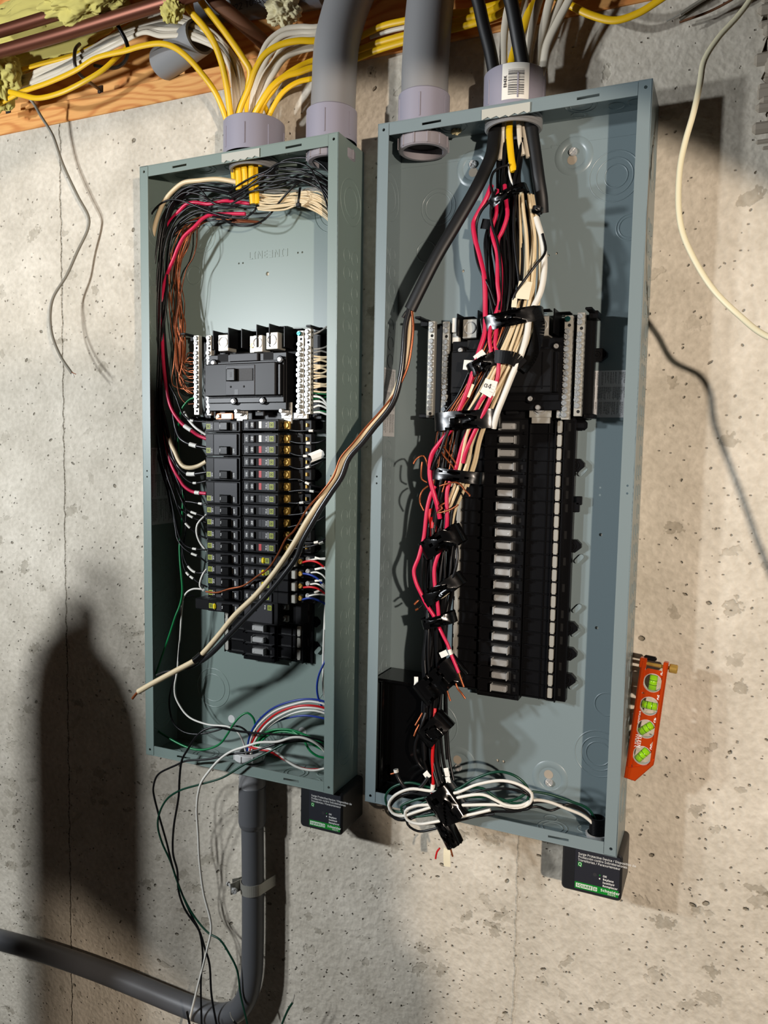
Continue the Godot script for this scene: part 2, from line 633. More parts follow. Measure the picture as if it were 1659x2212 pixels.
# the concrete face: cast colour, stains, bug holes, flaked patches, form seams
func concrete_textures(m: StandardMaterial3D) -> void:
	var W := 1680
	var H := 2048
	var big := FastNoiseLite.new()
	big.seed = 11
	big.noise_type = FastNoiseLite.TYPE_SIMPLEX_SMOOTH
	big.frequency = .0035
	big.fractal_octaves = 5
	var fine := FastNoiseLite.new()
	fine.seed = 12
	fine.noise_type = FastNoiseLite.TYPE_SIMPLEX_SMOOTH
	fine.frequency = .07
	fine.fractal_octaves = 4
	var a := big.get_image(W, H).get_data()
	var b := fine.get_image(W, H).get_data()
	big.seed = 31
	big.frequency = .012
	var g := big.get_image(W, H).get_data()
	var hm := PackedByteArray()
	var tone := PackedByteArray()
	hm.resize(W * H)
	tone.resize(W * H)
	for i in W * H:
		hm[i] = 150 + (b[i] - 128) / 6 + (g[i] - 128) / 10
		tone[i] = clampi(172 + (a[i] - 128) / 9 + (b[i] - 128) / 10 + (g[i] - 128) / 14, 0, 255)
	var r := RandomNumberGenerator.new()
	r.seed = 77
	var edge := FastNoiseLite.new()
	edge.seed = 9
	edge.frequency = .09
	edge.fractal_octaves = 2
	# flaked patches, more of them low on the wall
	for k in 420:
		var cy := int(H * pow(r.randf(), .62))
		var cx := r.randi_range(0, W - 1)
		var rx := r.randf_range(5.0, 20.0)
		var ry := r.randf_range(4.0, 11.0)
		var rot := r.randf_range(-.9, .2)
		var dep := r.randi_range(8, 24)
		var dk := r.randi_range(8, 30)
		var rr := int(maxf(rx, ry) * 1.5)
		for y in range(maxi(cy - rr, 0), mini(cy + rr, H)):
			for x in range(maxi(cx - rr, 0), mini(cx + rr, W)):
				var dx := (x - cx) * cos(rot) + (y - cy) * sin(rot)
				var dy := (y - cy) * cos(rot) - (x - cx) * sin(rot)
				var d := sqrt(dx * dx / (rx * rx) + dy * dy / (ry * ry)) + edge.get_noise_2d(x + k * 37, y) * .75
				if d < 1.0:
					var i := y * W + x
					hm[i] = maxi(hm[i] - dep, 0)
					tone[i] = maxi(tone[i] - dk, 0)
	# bug holes
	for k in 5200:
		var cy := int(H * pow(r.randf(), .7))
		var cx := r.randi_range(0, W - 1)
		var big_one := r.randf() < .035
		var rx := r.randf_range(2.5, 5.0) if big_one else r.randf_range(.6, 2.0)
		var ry := rx * r.randf_range(.3, .75)
		var rot := r.randf_range(-1.0, .5)
		var rr := int(rx) + 2
		for y in range(maxi(cy - rr, 0), mini(cy + rr, H)):
			for x in range(maxi(cx - rr, 0), mini(cx + rr, W)):
				var dx := (x - cx) * cos(rot) + (y - cy) * sin(rot)
				var dy := (y - cy) * cos(rot) - (x - cx) * sin(rot)
				var d := dx * dx / (rx * rx) + dy * dy / (ry * ry)
				if d < 1.0:
					var i := y * W + x
					hm[i] = maxi(hm[i] - 90, 0)
					tone[i] = maxi(tone[i] - (60 if big_one else 44), 20)
	# form seams: left of the left panel, and below the right one
	for y in H:
		for s in [[232.0, 2.0, 58], [1224.0, 2.0, 20]]:
			var wob := edge.get_noise_2d(y * .35, s[0]) * 3.0
			for o in range(-4, 5):
				var x := clampi(int(s[0] + wob) + o, 0, W - 1)
				var i := y * W + x
				if absi(o) <= 1:
					hm[i] = maxi(hm[i] - 50, 0) if s[0] < 500 else mini(hm[i] + 30, 255)
					tone[i] = maxi(tone[i] - int(s[2] * (1.0 + edge.get_noise_2d(y * 2.0, 7.0))), 10)
				elif o > 1:
					hm[i] = mini(hm[i] + 12, 255)
	var rgb := PackedByteArray()
	rgb.resize(W * H * 3)
	for i in W * H:
		var t := tone[i]
		rgb[i * 3] = mini(t + 30, 255)
		rgb[i * 3 + 1] = mini(t + 22, 255)
		rgb[i * 3 + 2] = mini(t + 6, 255)
	var im := Image.create_from_data(W, H, false, Image.FORMAT_RGB8, rgb)
	var hi := Image.create_from_data(W, H, false, Image.FORMAT_L8, hm)
	m.albedo_texture = ImageTexture.create_from_image(im)
	m.heightmap_enabled = true
	m.heightmap_texture = ImageTexture.create_from_image(hi)
	m.heightmap_scale = .8

# ------------------------------------------------------------------ the room
func room() -> void:
	# the concrete wall, with the broken pocket at its top right; u, v span the part in view
	var poly := PackedVector2Array([Vector2(-4.6, -TOP), Vector2(4.6, -TOP), Vector2(4.6, -.088)])
	for e in [[.60, -.085], [.53, -.078], [.502, -.074], [.493, -.066], [.496, -.048], [.487, -.03], [.495, -.012], [.488, .004], [.480, .014], [.487, .03], [.479, .044], [.484, .062], [.476, .08], [.483, .1], [.478, .118], [.48, .135]]:
		poly.append(Vector2(e[0], e[1]))
	poly.append(Vector2(-4.6, .135))
	var b := Mb.new()
	b.prism(poly, .2, Transform3D(Basis(), Vector3(0, TOP, -.2)))
	for i in b.v.size():
		b.uv[i] = Vector2((b.v[i].x + .89) / 1.512, (.16 - (b.v[i].y - TOP)) / 1.843)
	struct("wall_back", b.mesh(), M.concrete)
	# the rough broken edge of the pocket
	var ch := Mb.new()
	for k in 26:
		var y: float = -70.0 + k * 8.2
		ch.box(V(489 + rng.randf_range(-5, 5), y, rng.randf_range(-16, -4)), Vector3(rng.randf_range(.012, .03), rng.randf_range(.008, .022), .026), .004, Transform3D())
	struct("trim_1", ch.mesh(), M.concrete_plain)
	var s := Mb.new()  # unseen floor and walls, kept far and dark to limit bounced light
	s.box(Vector3(0, -.05, 3.0), Vector3(9.4, .1, 6.4))
	struct("floor", s.mesh(), M.unseen_room_concrete)
	for w in [["wall_left", Vector3(-4.6, 1.2, 3.0), Vector3(.2, 2.6, 6.4)], ["wall_right", Vector3(4.6, 1.2, 3.0), Vector3(.2, 2.6, 6.4)], ["wall_front", Vector3(0, 1.2, 6.2), Vector3(9.4, 2.6, .2)]]:
		var k := Mb.new()
		k.box(w[1], w[2])
		struct(w[0], k.mesh(), M.unseen_room_concrete)
	var c := Mb.new()
	c.box(Vector3(0, TOP + .515, 2.9), Vector3(9.4, .05, 6.8))
	struct("ceiling", c.mesh(), M.osb)
	var f := Mb.new()
	f.box(Vector3(0, TOP + .30, -.25), Vector3(9.4, .5, .05))
	struct("wall_behind", f.mesh(), M.wood_dark)

# ------------------------------------------------------------------ the two enclosures
func ring(b: Mb, c: Vector3, r: float, axis: Vector3, w := .0011, h := .0007, a0 := 0.0, a1 := TAU) -> void:
	var f := axis_y(c, axis)
	f = f * Transform3D(Basis(Vector3.UP, a0), Vector3.ZERO)
	b.lathe([Vector2(r + w, 0), Vector2(r + w * .5, h), Vector2(r - w * .5, h), Vector2(r - w, 0)], f, 32, true, a1 - a0)

func enclosure(called: String, label: String, frame: Transform3D, W: float, H: float, D: float, paint: Material, front_holes: Array, slot_y: float) -> Node3D:
	var o := thing(called, label, "electrical panel", frame)
	var t := 1.6
	# back plate with its pilot holes and keyholes
	var holes := []
	for h in [[60, 560], [60, 690], [312, 560], [312, 690], [178, 905], [187, 905]]:
		holes.append(["round", q(h[0], h[1], 1), .0022, Vector3(PI / 2, 0, 0)])
	for h in front_holes:
		holes.append(["round", q(h[0], h[1], 1), h[2] * .001, Vector3(PI / 2, 0, 0)])
	cut("back_plate", Vector3(W, H, 3) * .001, q(W / 2, H / 2, 1.5), holes, paint, o)
	obj("side_wall", slabs([[0, 0, 3, t, H, D]]), paint, o)
	obj("side_wall", slabs([[W - t, 0, 3, W, H, D]]), paint, o)
	obj("top_wall", slabs([[t, 0, 3, W - t, t, D]]), paint, o)
	obj("bottom_wall", slabs([[t, H - t, 3, W - t, H, D]]), paint, o)
	# front lips
	for s in 2:
		var x0 := 0.0 if s == 0 else W - 16.4
		var c := q(x0 + 8.2, H / 2, D - .8)
		var hs := []
		for y in [9.0, H - 10.0, H * .503, H * .513]:
			hs.append(["round", q(x0 + 8.6, y, D), (.0021 if y < 20 or y > H - 20 else .0014), Vector3(PI / 2, 0, 0)])
		cut("front_lip", Vector3(16.4, H, 1.6) * .001, c, hs, paint, o)
	for s in 2:
		var y0 := 0.6 if s == 0 else H - 17.0
		var c := q(W / 2, y0 + 8.2, D - 1.2)
		var hs := []
		for x in [79.0, 286.0]:
			hs.append(["slot", q(x, y0 + 8.6, D), Vector3(.0275, .0033, .02), Vector3(0, 0, .02)])
		cut("front_lip", Vector3(W - 34.0, 16.4, 1.6) * .001, c, hs, paint, o)
	# seam of the folded end pieces on the back
	obj("seam", slabs([[t, 34, 3, W * .62, 34.6, 3.5], [W * .62, 31.4, 3, W - t, 32, 3.5], [W * .62 - .3, 31.4, 3, W * .62 + .3, 34.6, 3.5]], 0), paint, o)
	# knockout rings: on the back, the ends and both side walls
	for k in [[62, 96, 26, 3], [62, 96, 20, 3], [310, 82, 33, 3], [310, 82, 24, 3], [312, 82, 15, 3], [45, 158, 15, 3], [332, 150, 17, 3], [332, 150, 13.5, 3], [80, 866, 24, 3], [80, 866, 34, 3], [322, 868, 24, 3], [322, 868, 33, 3], [322, 868, 17, 3], [330, 796, 16, 3]]:
		var b := Mb.new()
		ring(b, q(k[0], k[1], k[3]), k[2] * .001, Vector3.BACK)
		obj("knockout", b.mesh(), paint, o)
	for e in [[t, Vector3.DOWN], [H - t, Vector3.UP]]:
		for k in [[40, 28, 11], [40, 58, 11], [92, 42, 15], [92, 42, 22], [138, 28, 10], [270, 42, 14], [270, 42, 20], [262, 16, 9], [312, 26, 10], [312, 56, 10], [336, 28, 9], [232, 60, 10]]:
			var b := Mb.new()
			ring(b, q(k[0], e[0], k[1]), k[2] * .001, e[1])
			obj("knockout", b.mesh(), paint, o)
	for e in [[t, Vector3.RIGHT], [W - t, Vector3.LEFT], [W, Vector3.RIGHT]]:
		for i in 27:
			var y := 165.0 + i * 25.6
			if y > H - 120:
				continue
			for z in ([28.0, 54.0] if i % 3 != 2 else [28.0]):
				var b := Mb.new()
				ring(b, q(e[0], y, z), .0098, e[1], .0008, .0006, 0, TAU * .82)
				obj("knockout", b.mesh(), paint, o)
		for k in [[86, 42, 33], [86, 42, 21], [H - 60, 44, 27], [H - 60, 44, 18]]:
			var b := Mb.new()
			ring(b, q(e[0], k[0], k[1]), k[2] * .001, e[1])
			obj("knockout", b.mesh(), paint, o)
	return o

func panels() -> void:
	var l := enclosure("electrical_panel", "grey-green steel panel box on the left, with its breakers in place", LP, 360.3, 970.8, 83.3, M.paint, [[135, 146, 1.5], [143, 146, 1.5], [247, 139, 1.5], [255, 139, 1.5], [190.5, 167, 3.2]], 9)
	var r := enclosure("electrical_panel", "blue-grey steel panel box on the right, without breakers", RP, 362.0, 970.9, 83.0, M.paint_right, [[103, 190, 2], [226, 178, 1.6], [237, 176, 1.6]], 9)
	interior("panel_interior", "black plastic bus tray in the left panel, mostly covered by breakers", LP, [17, 18, 19], 5.0, -10.0, 19.35, 20, .0)
	interior("panel_interior", "black plastic bus tray in the right panel with rows of bare metal stabs", RP, range(21), 0.0, 0.0, 18.5, 21, .0)

# the plastic tray that carries the bus: rows of stabs, ribs between them, neutral rails, feet
func interior(called: String, label: String, frame0: Transform3D, open_rows: Array, dx: float, dz: float, P: float, rows: int, _s: float) -> Node3D:
	var frame := frame0 * Transform3D(Basis(), q(dx, 0, dz))
	var o := thing(called, label, "bus tray", frame)
	var y0 := 404.75
	obj("tray", slabs([[108, 402, 4, 276, 797, 18], [116, 402, 18, 250, 796, 24], [152.5, 404, 18, 213.4, 800, 34]], .0006), M.black_plastic, o)
	obj("edge_rail", slabs([[250, 403, 14, 252, 794, 31], [262, 403, 14, 264, 796, 30], [214.6, 404, 24, 216, 796, 30], [110, 403, 14, 111.5, 794, 29], [240, 404, 24, 241, 796, 26]]), M.black_plastic, o)
	for side in 2:
		var x := 253.2 if side == 0 else 112.6
		var b := Mb.new()
		b.box(q(x + 2.6, 598, 26), Vector3(.0052, .386, .0061), .0004)
		for r in rows:
			b.box(q(x + 2.6, y0 + P * (r + .5), 26), Vector3(.0068, P * .001 - .0052, .0062), .0004)
		obj("neutral_rail", b.mesh(), M.tin, o)
	for r in rows:
		var yc: float = y0 + P * (r + .5)
		# rib under the row, across the tray and up over the ridge
		var rib := [[116, yc + 8.6, 24, 152, yc + 9.9, 28.5], [213.5, yc + 8.6, 24, 249, yc + 9.9, 28.5], [155, yc + 8.3, 34, 211, yc + 10.0, 38.5], [253, yc + 8.2, 18, 262, yc + 10.4, 31]]
		obj("rib", slabs(rib), M.black_plastic, o)
		if r % 2 == 0 or r in [5, 15]:
			obj("vent_slot", slabs([[265.5, yc - 5.5, 17.6, 269, yc + 5.5, 18.3]], 0), M.dark_hole, o)
		if r in open_rows:
			for s in [-1, 1]:
				var peg := Mb.new()
				peg.lathe([Vector2(.002, .034), Vector2(.002, .0395), Vector2(.0014, .0402), Vector2(0, .0402)], Transform3D(Basis(Vector3.RIGHT, PI / 2), q(183 + s * 28, yc + 9.1, 0)), 10)
				obj("peg", peg.mesh(), M.black_plastic, o)
			# the stab: a bright folded clip, one end turned up, ends alternating
			var sg := 1.0 if r % 2 == 0 else -1.0
			var b := Mb.new()
			b.box(q(186.2, yc, 38.4), Vector3(.0225, .0086, .0092), .0012)
			b.box(q(186.2 - sg * 11.2, yc, 38.8), Vector3(.0016, .0112, .0110), .0005, Transform3D())
			obj("stab", b.mesh(), M.steel, o)
			var d := Mb.new()
			d.lathe([Vector2(.0016, 0), Vector2(.0012, .0005), Vector2(0, .0007)], axis_y(q(186.2 + sg * 7.6, yc + 1.2, 43.0), Vector3.BACK), 10)
			obj("dimple", d.mesh(), M.steel, o)
			obj("stab_well", slabs([[171, yc - 6.8, 33.6, 201.5, yc + 6.8, 34.3]], 0), M.dark_hole, o)
			if r % 4 in [0, 3]:
				obj("key_hole", slabs([[205, yc - 2.5, 33.6, 208.5, yc + 3.5, 34.3]], 0), M.dark_hole, o)
	# feet that hook under tabs pressed out of the back plate
	for y in ([465.7, 577.3, 692.7, 729.5, 766.5] if dx == 0.0 else [491.0, 607.0, 729.0, 770.0]):
		foot(o, 276, y, 14, .0, true)
	foot(o, 300, 317, 14, .0, true)
	obj("hook", slabs([[270, 516, 8, 284, 530, 16], [279, 508, 8, 287, 520, 16]], .001), M.black_plastic, o)
	obj("hook", slabs([[270, 404, 8, 290, 418, 16]], .004), M.black_plastic, o)
	for y in [470.0, 591.0, 660.8, 694.8, 770.0]:
		var b := Mb.new()
		b.prism(rounded(-.0075, -.0032, .0075, .0032, .0031), .006, at(Transform3D(), 285.5, y + 4, 3 - dz) * Transform3D(Basis(Vector3.BACK, .85), Vector3.ZERO), .0012)
		obj("tab", b.mesh(), M.paint if frame0 == LP else M.paint_right, o)
	# upper carrier behind the terminal bars and the barrier fins beside the lugs
	obj("carrier", slabs([[66, 266, 4, 292, 404, 16], [103, 292, 16, 262, 404, 30], [68, 268, 16, 82, 400, 26], [88, 268, 16, 103, 400, 26], [260, 268, 16, 274, 400, 26], [277, 266, 16, 293, 400, 26], [292, 268, 8, 297, 402, 22]], .0008), M.black_plastic, o)
	for f in [[117.5, 262, 292], [147, 259, 290], [172, 262, 292], [200, 257, 292], [223, 257, 292], [250, 262, 294]]:
		obj("barrier_fin", slabs([[f[0], f[1], 22, f[0] + 1.8, f[2], 68], [f[0], f[1], 22, f[0] + 16, f[1] + 1.6, 40]], .0004), M.black_plastic, o)
	for s in [[66, -1.0], [291, 1.0]]:
		obj("end_arm", slabs([[s[0], 263.4, 16, s[0] + s[1] * 9, 266.6, 72], [s[0], 263, 18, s[0] + s[1] * 12, 273, 43]], .0008), M.black_plastic, o)
		obj("end_arm", slabs([[s[0] - s[1] * 2, 397, 18, s[0] + s[1] * 12, 403, 42]], .001), M.black_plastic, o)
	return o

func foot(o: Node3D, x: float, y: float, z: float, turn: float, right: bool) -> void:
	var b := Mb.new()
	b.prism(PackedVector2Array([Vector2(-.010, -.009), Vector2(.004, -.009), Vector2(.012, -.002), Vector2(.012, .003), Vector2(.006, .009), Vector2(-.010, .009)]), .010, at(Transform3D(), x, y, z - 10), .0008)
	b.lathe([Vector2(.0062, 0), Vector2(.0062, .0014), Vector2(.0048, .0014), Vector2(.0044, .0002)], axis_y(q(x - 1, y, z), Vector3.BACK), 18)
	b.lathe([Vector2(.0022, 0), Vector2(.0016, .0012), Vector2(0, .0012)], axis_y(q(x - 1, y, z), Vector3.BACK), 10)
	obj("mounting_foot", b.mesh(), M.black_plastic, o)

# ------------------------------------------------------------------ breakers, bars and main breaker
func text_part(o: Node, s: String, x: float, y: float, z: float, h: float, m: String, turn := PI / 2, called := "print", bold := true) -> void:
	var t := obj(called, text_mesh(s, h * .001, .0002, bold), M[m], o)
	t.transform = Transform3D(Basis(Vector3.BACK, turn), q(x, y, z))

func patch(o: Node, called: String, x0: float, y0: float, x1: float, y1: float, z: float, m: String) -> void:
	obj(called, slabs([[x0, y0, z - .25, x1, y1, z + .18]], 0), M[m], o)

# a plug-in breaker in its own frame: x along its length from the outer end of its face, y across, z out of the panel
func breaker(label: String, frame: Transform3D, poles: int, side: int, extra := "") -> Node3D:
	var o := thing("circuit_breaker", label, "circuit breaker", frame, "breakers in the left panel")
	var h := poles * 19.25 - .9
	obj("body", slabs([[0, -h / 2, 18, 68, h / 2, 60], [-34, -h / 2 + 1, 14, 0, h / 2 - 1, 40], [-3, -h / 2, 16, 0, h / 2, 56]], .0008), M.black_breaker, o)
	obj("bezel", slabs([[.8, -h / 2 + .4, 60, 67.2, -h / 2 + 1.6, 61.4], [.8, h / 2 - 1.6, 60, 67.2, h / 2 - .4, 61.4], [.8, -h / 2 + .4, 60, 2, h / 2 - .4, 61.4], [66, -h / 2 + .4, 60, 67.2, h / 2 - .4, 61.4]], .0004), M.black_breaker, o)
	return o

# right-hand column, 20 A with a trip flag: lettering runs up the breaker's length
func breaker_right(label: String, frame: Transform3D, flag: String) -> Node3D:
	var o := breaker(label, frame, 1, 1)
	obj("raised_face", slabs([[5, -6.4, 60, 64.5, 6.4, 64]], .0008), M.grey_face, o)
	obj("handle_well", slabs([[14, -6, 63.9, 19.5, 5.6, 64.15], [26.5, -6, 63.9, 34, 5.6, 64.15]], 0), M.dark_hole, o)
	obj("handle", slabs([[19.8, -5.4, 63, 26.6, 5.4, 67.5]], .0007), M.grey_face, o)
	text_part(o, "20", 23.2, 0, 67.6, 5.4, "print_white")
	text_part(o, "ON", 10.6, .6, 64.1, 4.2, "print_white")
	patch(o, "trip_flag", 33.6, -5.4, 38.4, 5.0, 64.2, flag)
	text_part(o, "15-A", 47.2, .2, 64.1, 3.6, "print_white")
	patch(o, "underline", 50.2, -5, 51, 5, 64.05, "print_white")
	logo(o, 56.8, 0, 64.2)
	# the wire clamp with its brass screw, and the plastic below it
	obj("terminal_housing", slabs([[68, -8.6, 16, 76, 8.6, 42], [76, -8.6, 16, 108, 8.6, 30], [93, -8.2, 30, 95, 8.2, 34]], .0006), M.black_breaker, o)
	obj("clamp", slabs([[68.4, -6.2, 42, 78.4, 6.0, 47]], .0006), M.brass, o)
	put_screw(o, q(73.4, 0, 47), .0047, .0028, "brass", "slot")
	obj("test_clip", slabs([[100, -3.6, 29.5, 102.2, 2.2, 34]], .0004), M.brass, o)
	return o

func logo(o: Node, x: float, y: float, z: float) -> void:
	patch(o, "logo", x - 3.6, y - 3.9, x + 3.6, y + 3.9, z, "olive_logo")
	obj("logo_frame", slabs([[x - 2.3, y - 2.5, z, x + 2.3, y - 1.6, z + .3], [x - 2.3, y + 1.6, z, x + 2.3, y + 2.5, z + .3], [x - 2.3, y - 2.5, z, x - 1.5, y + 2.5, z + .3], [x + 1.5, y - 2.5, z, x + 2.3, y + 2.5, z + .3]], 0), M.grey_face, o)
	patch(o, "logo_dot", x - .8, y - .9, x + .8, y + .9, z + .1, "dark_hole")

# left-hand column: the frame is turned round, so that x counts from the right end of the face
func breaker_left(label: String, frame: Transform3D, poles: int) -> Node3D:
	var o := thing("circuit_breaker", label, "circuit breaker", frame, "breakers in the left panel")
	var h := poles * 19.25 - .9
	var yb := h / 2 - 9.2                       # the pole that carries the handle
	obj("body", slabs([[0, -h / 2, 18, 68.5, h / 2, 60], [-14, -h / 2 + 1, 14, 0, h / 2 - 1, 40], [-4, -h / 2 + .5, 40, 0, h / 2 - .5, 50]], .0008), M.black_breaker, o)
	obj("bezel", slabs([[.8, -h / 2 + .4, 60, 67.6, -h / 2 + 1.6, 61.4], [.8, h / 2 - 1.6, 60, 67.6, h / 2 - .4, 61.4], [66.4, -h / 2 + .4, 60, 67.6, h / 2 - .4, 61.4]], .0004), M.black_breaker, o)
	obj("raised_face", slabs([[18, -h / 2 + 2.2, 60, 63, h / 2 - 2.2, 63.2]], .0007), M.grey_face, o)
	obj("dark_strip", slabs([[3, -h / 2 + 2.2, 60, 17.4, h / 2 - 2.2, 62.4]], .0005), M.black_breaker, o)
	obj("handle_well", slabs([[29, yb - 6.8, 63, 51, yb + 6.4, 63.4]], 0), M.dark_hole, o)
	obj("handle", slabs([[30, yb - 5.8, 60, 37, yb + 5.8, 66], [36, yb - 6.4, 60, 50, yb + 6.2, 71]], .001), M.handle_black, o)
	text_part(o, "20", 33.4, yb, 66.1, 4.6, "print_white")
	text_part(o, "OFF", 56.8, yb + .4, 63.3, 4.0, "print_white")
	patch(o, "handle_mark", 51.4, yb - 5.6, 52.2, yb + 5.6, 63.4, "print_white")
	text_part(o, "20 A", 14.4, yb + .4, 62.6, 3.2, "print_white")
	patch(o, "underline", 11.6, yb - 4.4, 12.2, yb + 4.4, 62.5, "print_white")
	logo(o, 7.4, yb, 62.7)
	return o

func terminal_bar(label: String, frame: Transform3D, x: float, y0: float, pitch: float, z: float, w: float, n: int, skip: Array, m := "screw", side := 1.0) -> Node3D:
	var o := thing("terminal_bar", label, "terminal bar", at(frame, x, y0, z))
	var len := pitch * (n - 1) + 9.0
	obj("bar", slabs([[-w / 2, -5, -9, w / 2, len - 3, 0]], .0006), M.tin, o)
	for i in n:
		var off := rng.randf_range(-.9, .3)
		var wob := 1.6 * sin(i * 1.9)
		if i in skip:
			var b := Mb.new()
			b.lathe([Vector2(.0022, .0001), Vector2(0, .0001)], axis_y(q(1, i * pitch, 0), Vector3.BACK), 14)
			obj("screw_hole", b.mesh(), M.dark_hole, o)
			continue
		put_screw(o, q(off - .6 * side, i * pitch, -.2 + (2.2 + wob if m == "mixed" else 0.6)), .0037, .0034, "screw_green" if m == "mixed" and i == 0 else "screw", "cross" if i % 5 != 0 else "slot")
		var hb := Mb.new()                         # the wire hole in the bar's side
		hb.lathe([Vector2(.0019, .0001), Vector2(0, .0001)], axis_y(q(side * w / 2, i * pitch, -4.4), Vector3.RIGHT * side), 12)
		obj("wire_hole", hb.mesh(), M.dark_hole, o)
	return o

func lug(o: Node, x: float, y: float, w: float, z: float, called := "lug") -> void:
	obj(called, slabs([[x - w / 2, y - 13, z - 24, x + w / 2, y + 13, z]], .001), M.tin, o)
	var b := Mb.new()
	b.lathe([Vector2(.0086, 0), Vector2(.0086, .0012), Vector2(.0072, .0014), Vector2(.0066, -.004), Vector2(.0042, -.0045), Vector2(.004, -.0065), Vector2(0, -.0065)], axis_y(q(x, y - 1, z), Vector3.BACK), 24)
	obj("lug_screw", b.mesh(), M.steel, o)

func stud(o: Node, x: float, y: float, z: float, plate: Array) -> void:
	obj("stud_plate", slabs([[plate[0], plate[1], z - 8, plate[2], plate[3], z - 5], [plate[0] + 3, plate[3] - 2, z - 12, plate[2] - 2, plate[3] + 8, z - 7]], .0006), M.tin, o)
	var b := Mb.new()
	var f := axis_y(q(x, y, z - 5), Vector3.BACK)
	b.lathe([Vector2(.0095, 0), Vector2(.0095, .0012), Vector2(.0078, .0012)], f, 24)
	b.lathe([Vector2(.0072, .0012), Vector2(.0072, .0056), Vector2(.0062, .0062), Vector2(.0034, .0062)], f, 6)
	b.lathe([Vector2(.0034, .006), Vector2(.0034, .016), Vector2(.0026, .0172), Vector2(0, .0172)], f, 16)
	obj("stud_nut", b.mesh(), M.steel, o)

# the main switch: x, y of its cover's corners inside the panel
func main_breaker(label: String, frame: Transform3D, x0: float, y0: float, x1: float, y1: float, z: float, withhandle: bool, lugs: Array) -> Node3D:
	var o := thing("main_breaker", label, "main breaker", frame)
	obj("housing", slabs([[x0 - 4, y0 - 16, z - 46, x1 + 10, y1 + 22, z - 16], [x0 - 3, y0 - 4, z - 16, x1 + 8, y1 + 10, z - 12]], .001), M.black_plastic, o)
	obj("cover", slabs([[x0, y0, z - 14, x1, y1, z]], .0016), M.black_breaker, o)
	obj("cover_edge", slabs([[x1, y0 + 3, z - 14, x1 + 6, y1 - 1, z - 5], [x0 - 1, y1 - 1, z - 14, x1 + 7, y1 + 2, z - 10]], .001), M.black_plastic, o)
	var mid := (x0 + x1) / 2
	obj("top_recess", slabs([[mid - 26, y0 - 16, z - 16, mid + 26, y0 - 4, z - 11]], .0008), M.grey_face, o)
	obj("recess_well", slabs([[mid - 52, y0 - 17, z - 17, mid - 32, y0 - 5, z - 15.6], [mid + 34, y0 - 17, z - 17, mid + 52, y0 - 5, z - 15.6]], 0), M.dark_hole, o)
	for c in [[x0 + 10, y0 - 3], [x1 + 2, y0 - 4], [x0 + 48, y1 + 7], [x1 - 30, y1 + 7]]:
		var b := Mb.new()
		b.lathe([Vector2(.006, 0), Vector2(.006, .003), Vector2(.0048, .004), Vector2(.0036, .004)], axis_y(q(c[0], c[1], z - 13), Vector3.BACK), 18)
		obj("boss", b.mesh(), M.black_plastic, o)
		put_screw(o, q(c[0], c[1], z - 10.5), .0034, .0034, "steel", "slot")
	if withhandle:
		obj("switch_plate", slabs([[x0 + 41, y0 + 3.4, z - .5, x0 + 95, y1 - 1.4, z + 1.2]], .0006), M.grey_face, o)
		obj("switch_well", slabs([[x0 + 42, y0 + 9, z + .9, x0 + 93, y0 + 28, z + 1.4]], 0), M.dark_hole, o)
		obj("switch_handle", slabs([[x0 + 43.5, y0 + 9.6, z, x0 + 48, y0 + 27.4, z + 4], [x0 + 47.5, y0 + 8.8, z, x0 + 63, y0 + 28.2, z + 8.5]], .0012), M.handle_black, o)
		obj("indicator_window", slabs([[x0 + 66, y0 + 9.4, z + 1.2, x0 + 91, y0 + 27.4, z + 1.7]], 0), M.speckle, o)
		for hx in [51.0, 75.6]:
			var b := Mb.new()
			b.lathe([Vector2(.0018, 0), Vector2(0, 0)], axis_y(q(x0 + hx, y0 + 36.6, z + 1.3), Vector3.BACK), 14)
			obj("pin_hole", b.mesh(), M.dark_hole, o)
		obj("notch", slabs([[x0 + 58, y0 + 41, z + 1.1, x0 + 65, y1 - 2, z + 1.5]], 0), M.black_plastic, o)
		text_part(o, "200", x0 + 56, y0 + 18.4, z + 8.6, 5, "grey_face")
	for l in lugs:
		lug(o, l[0], l[1], l[2], l[3])
	return o

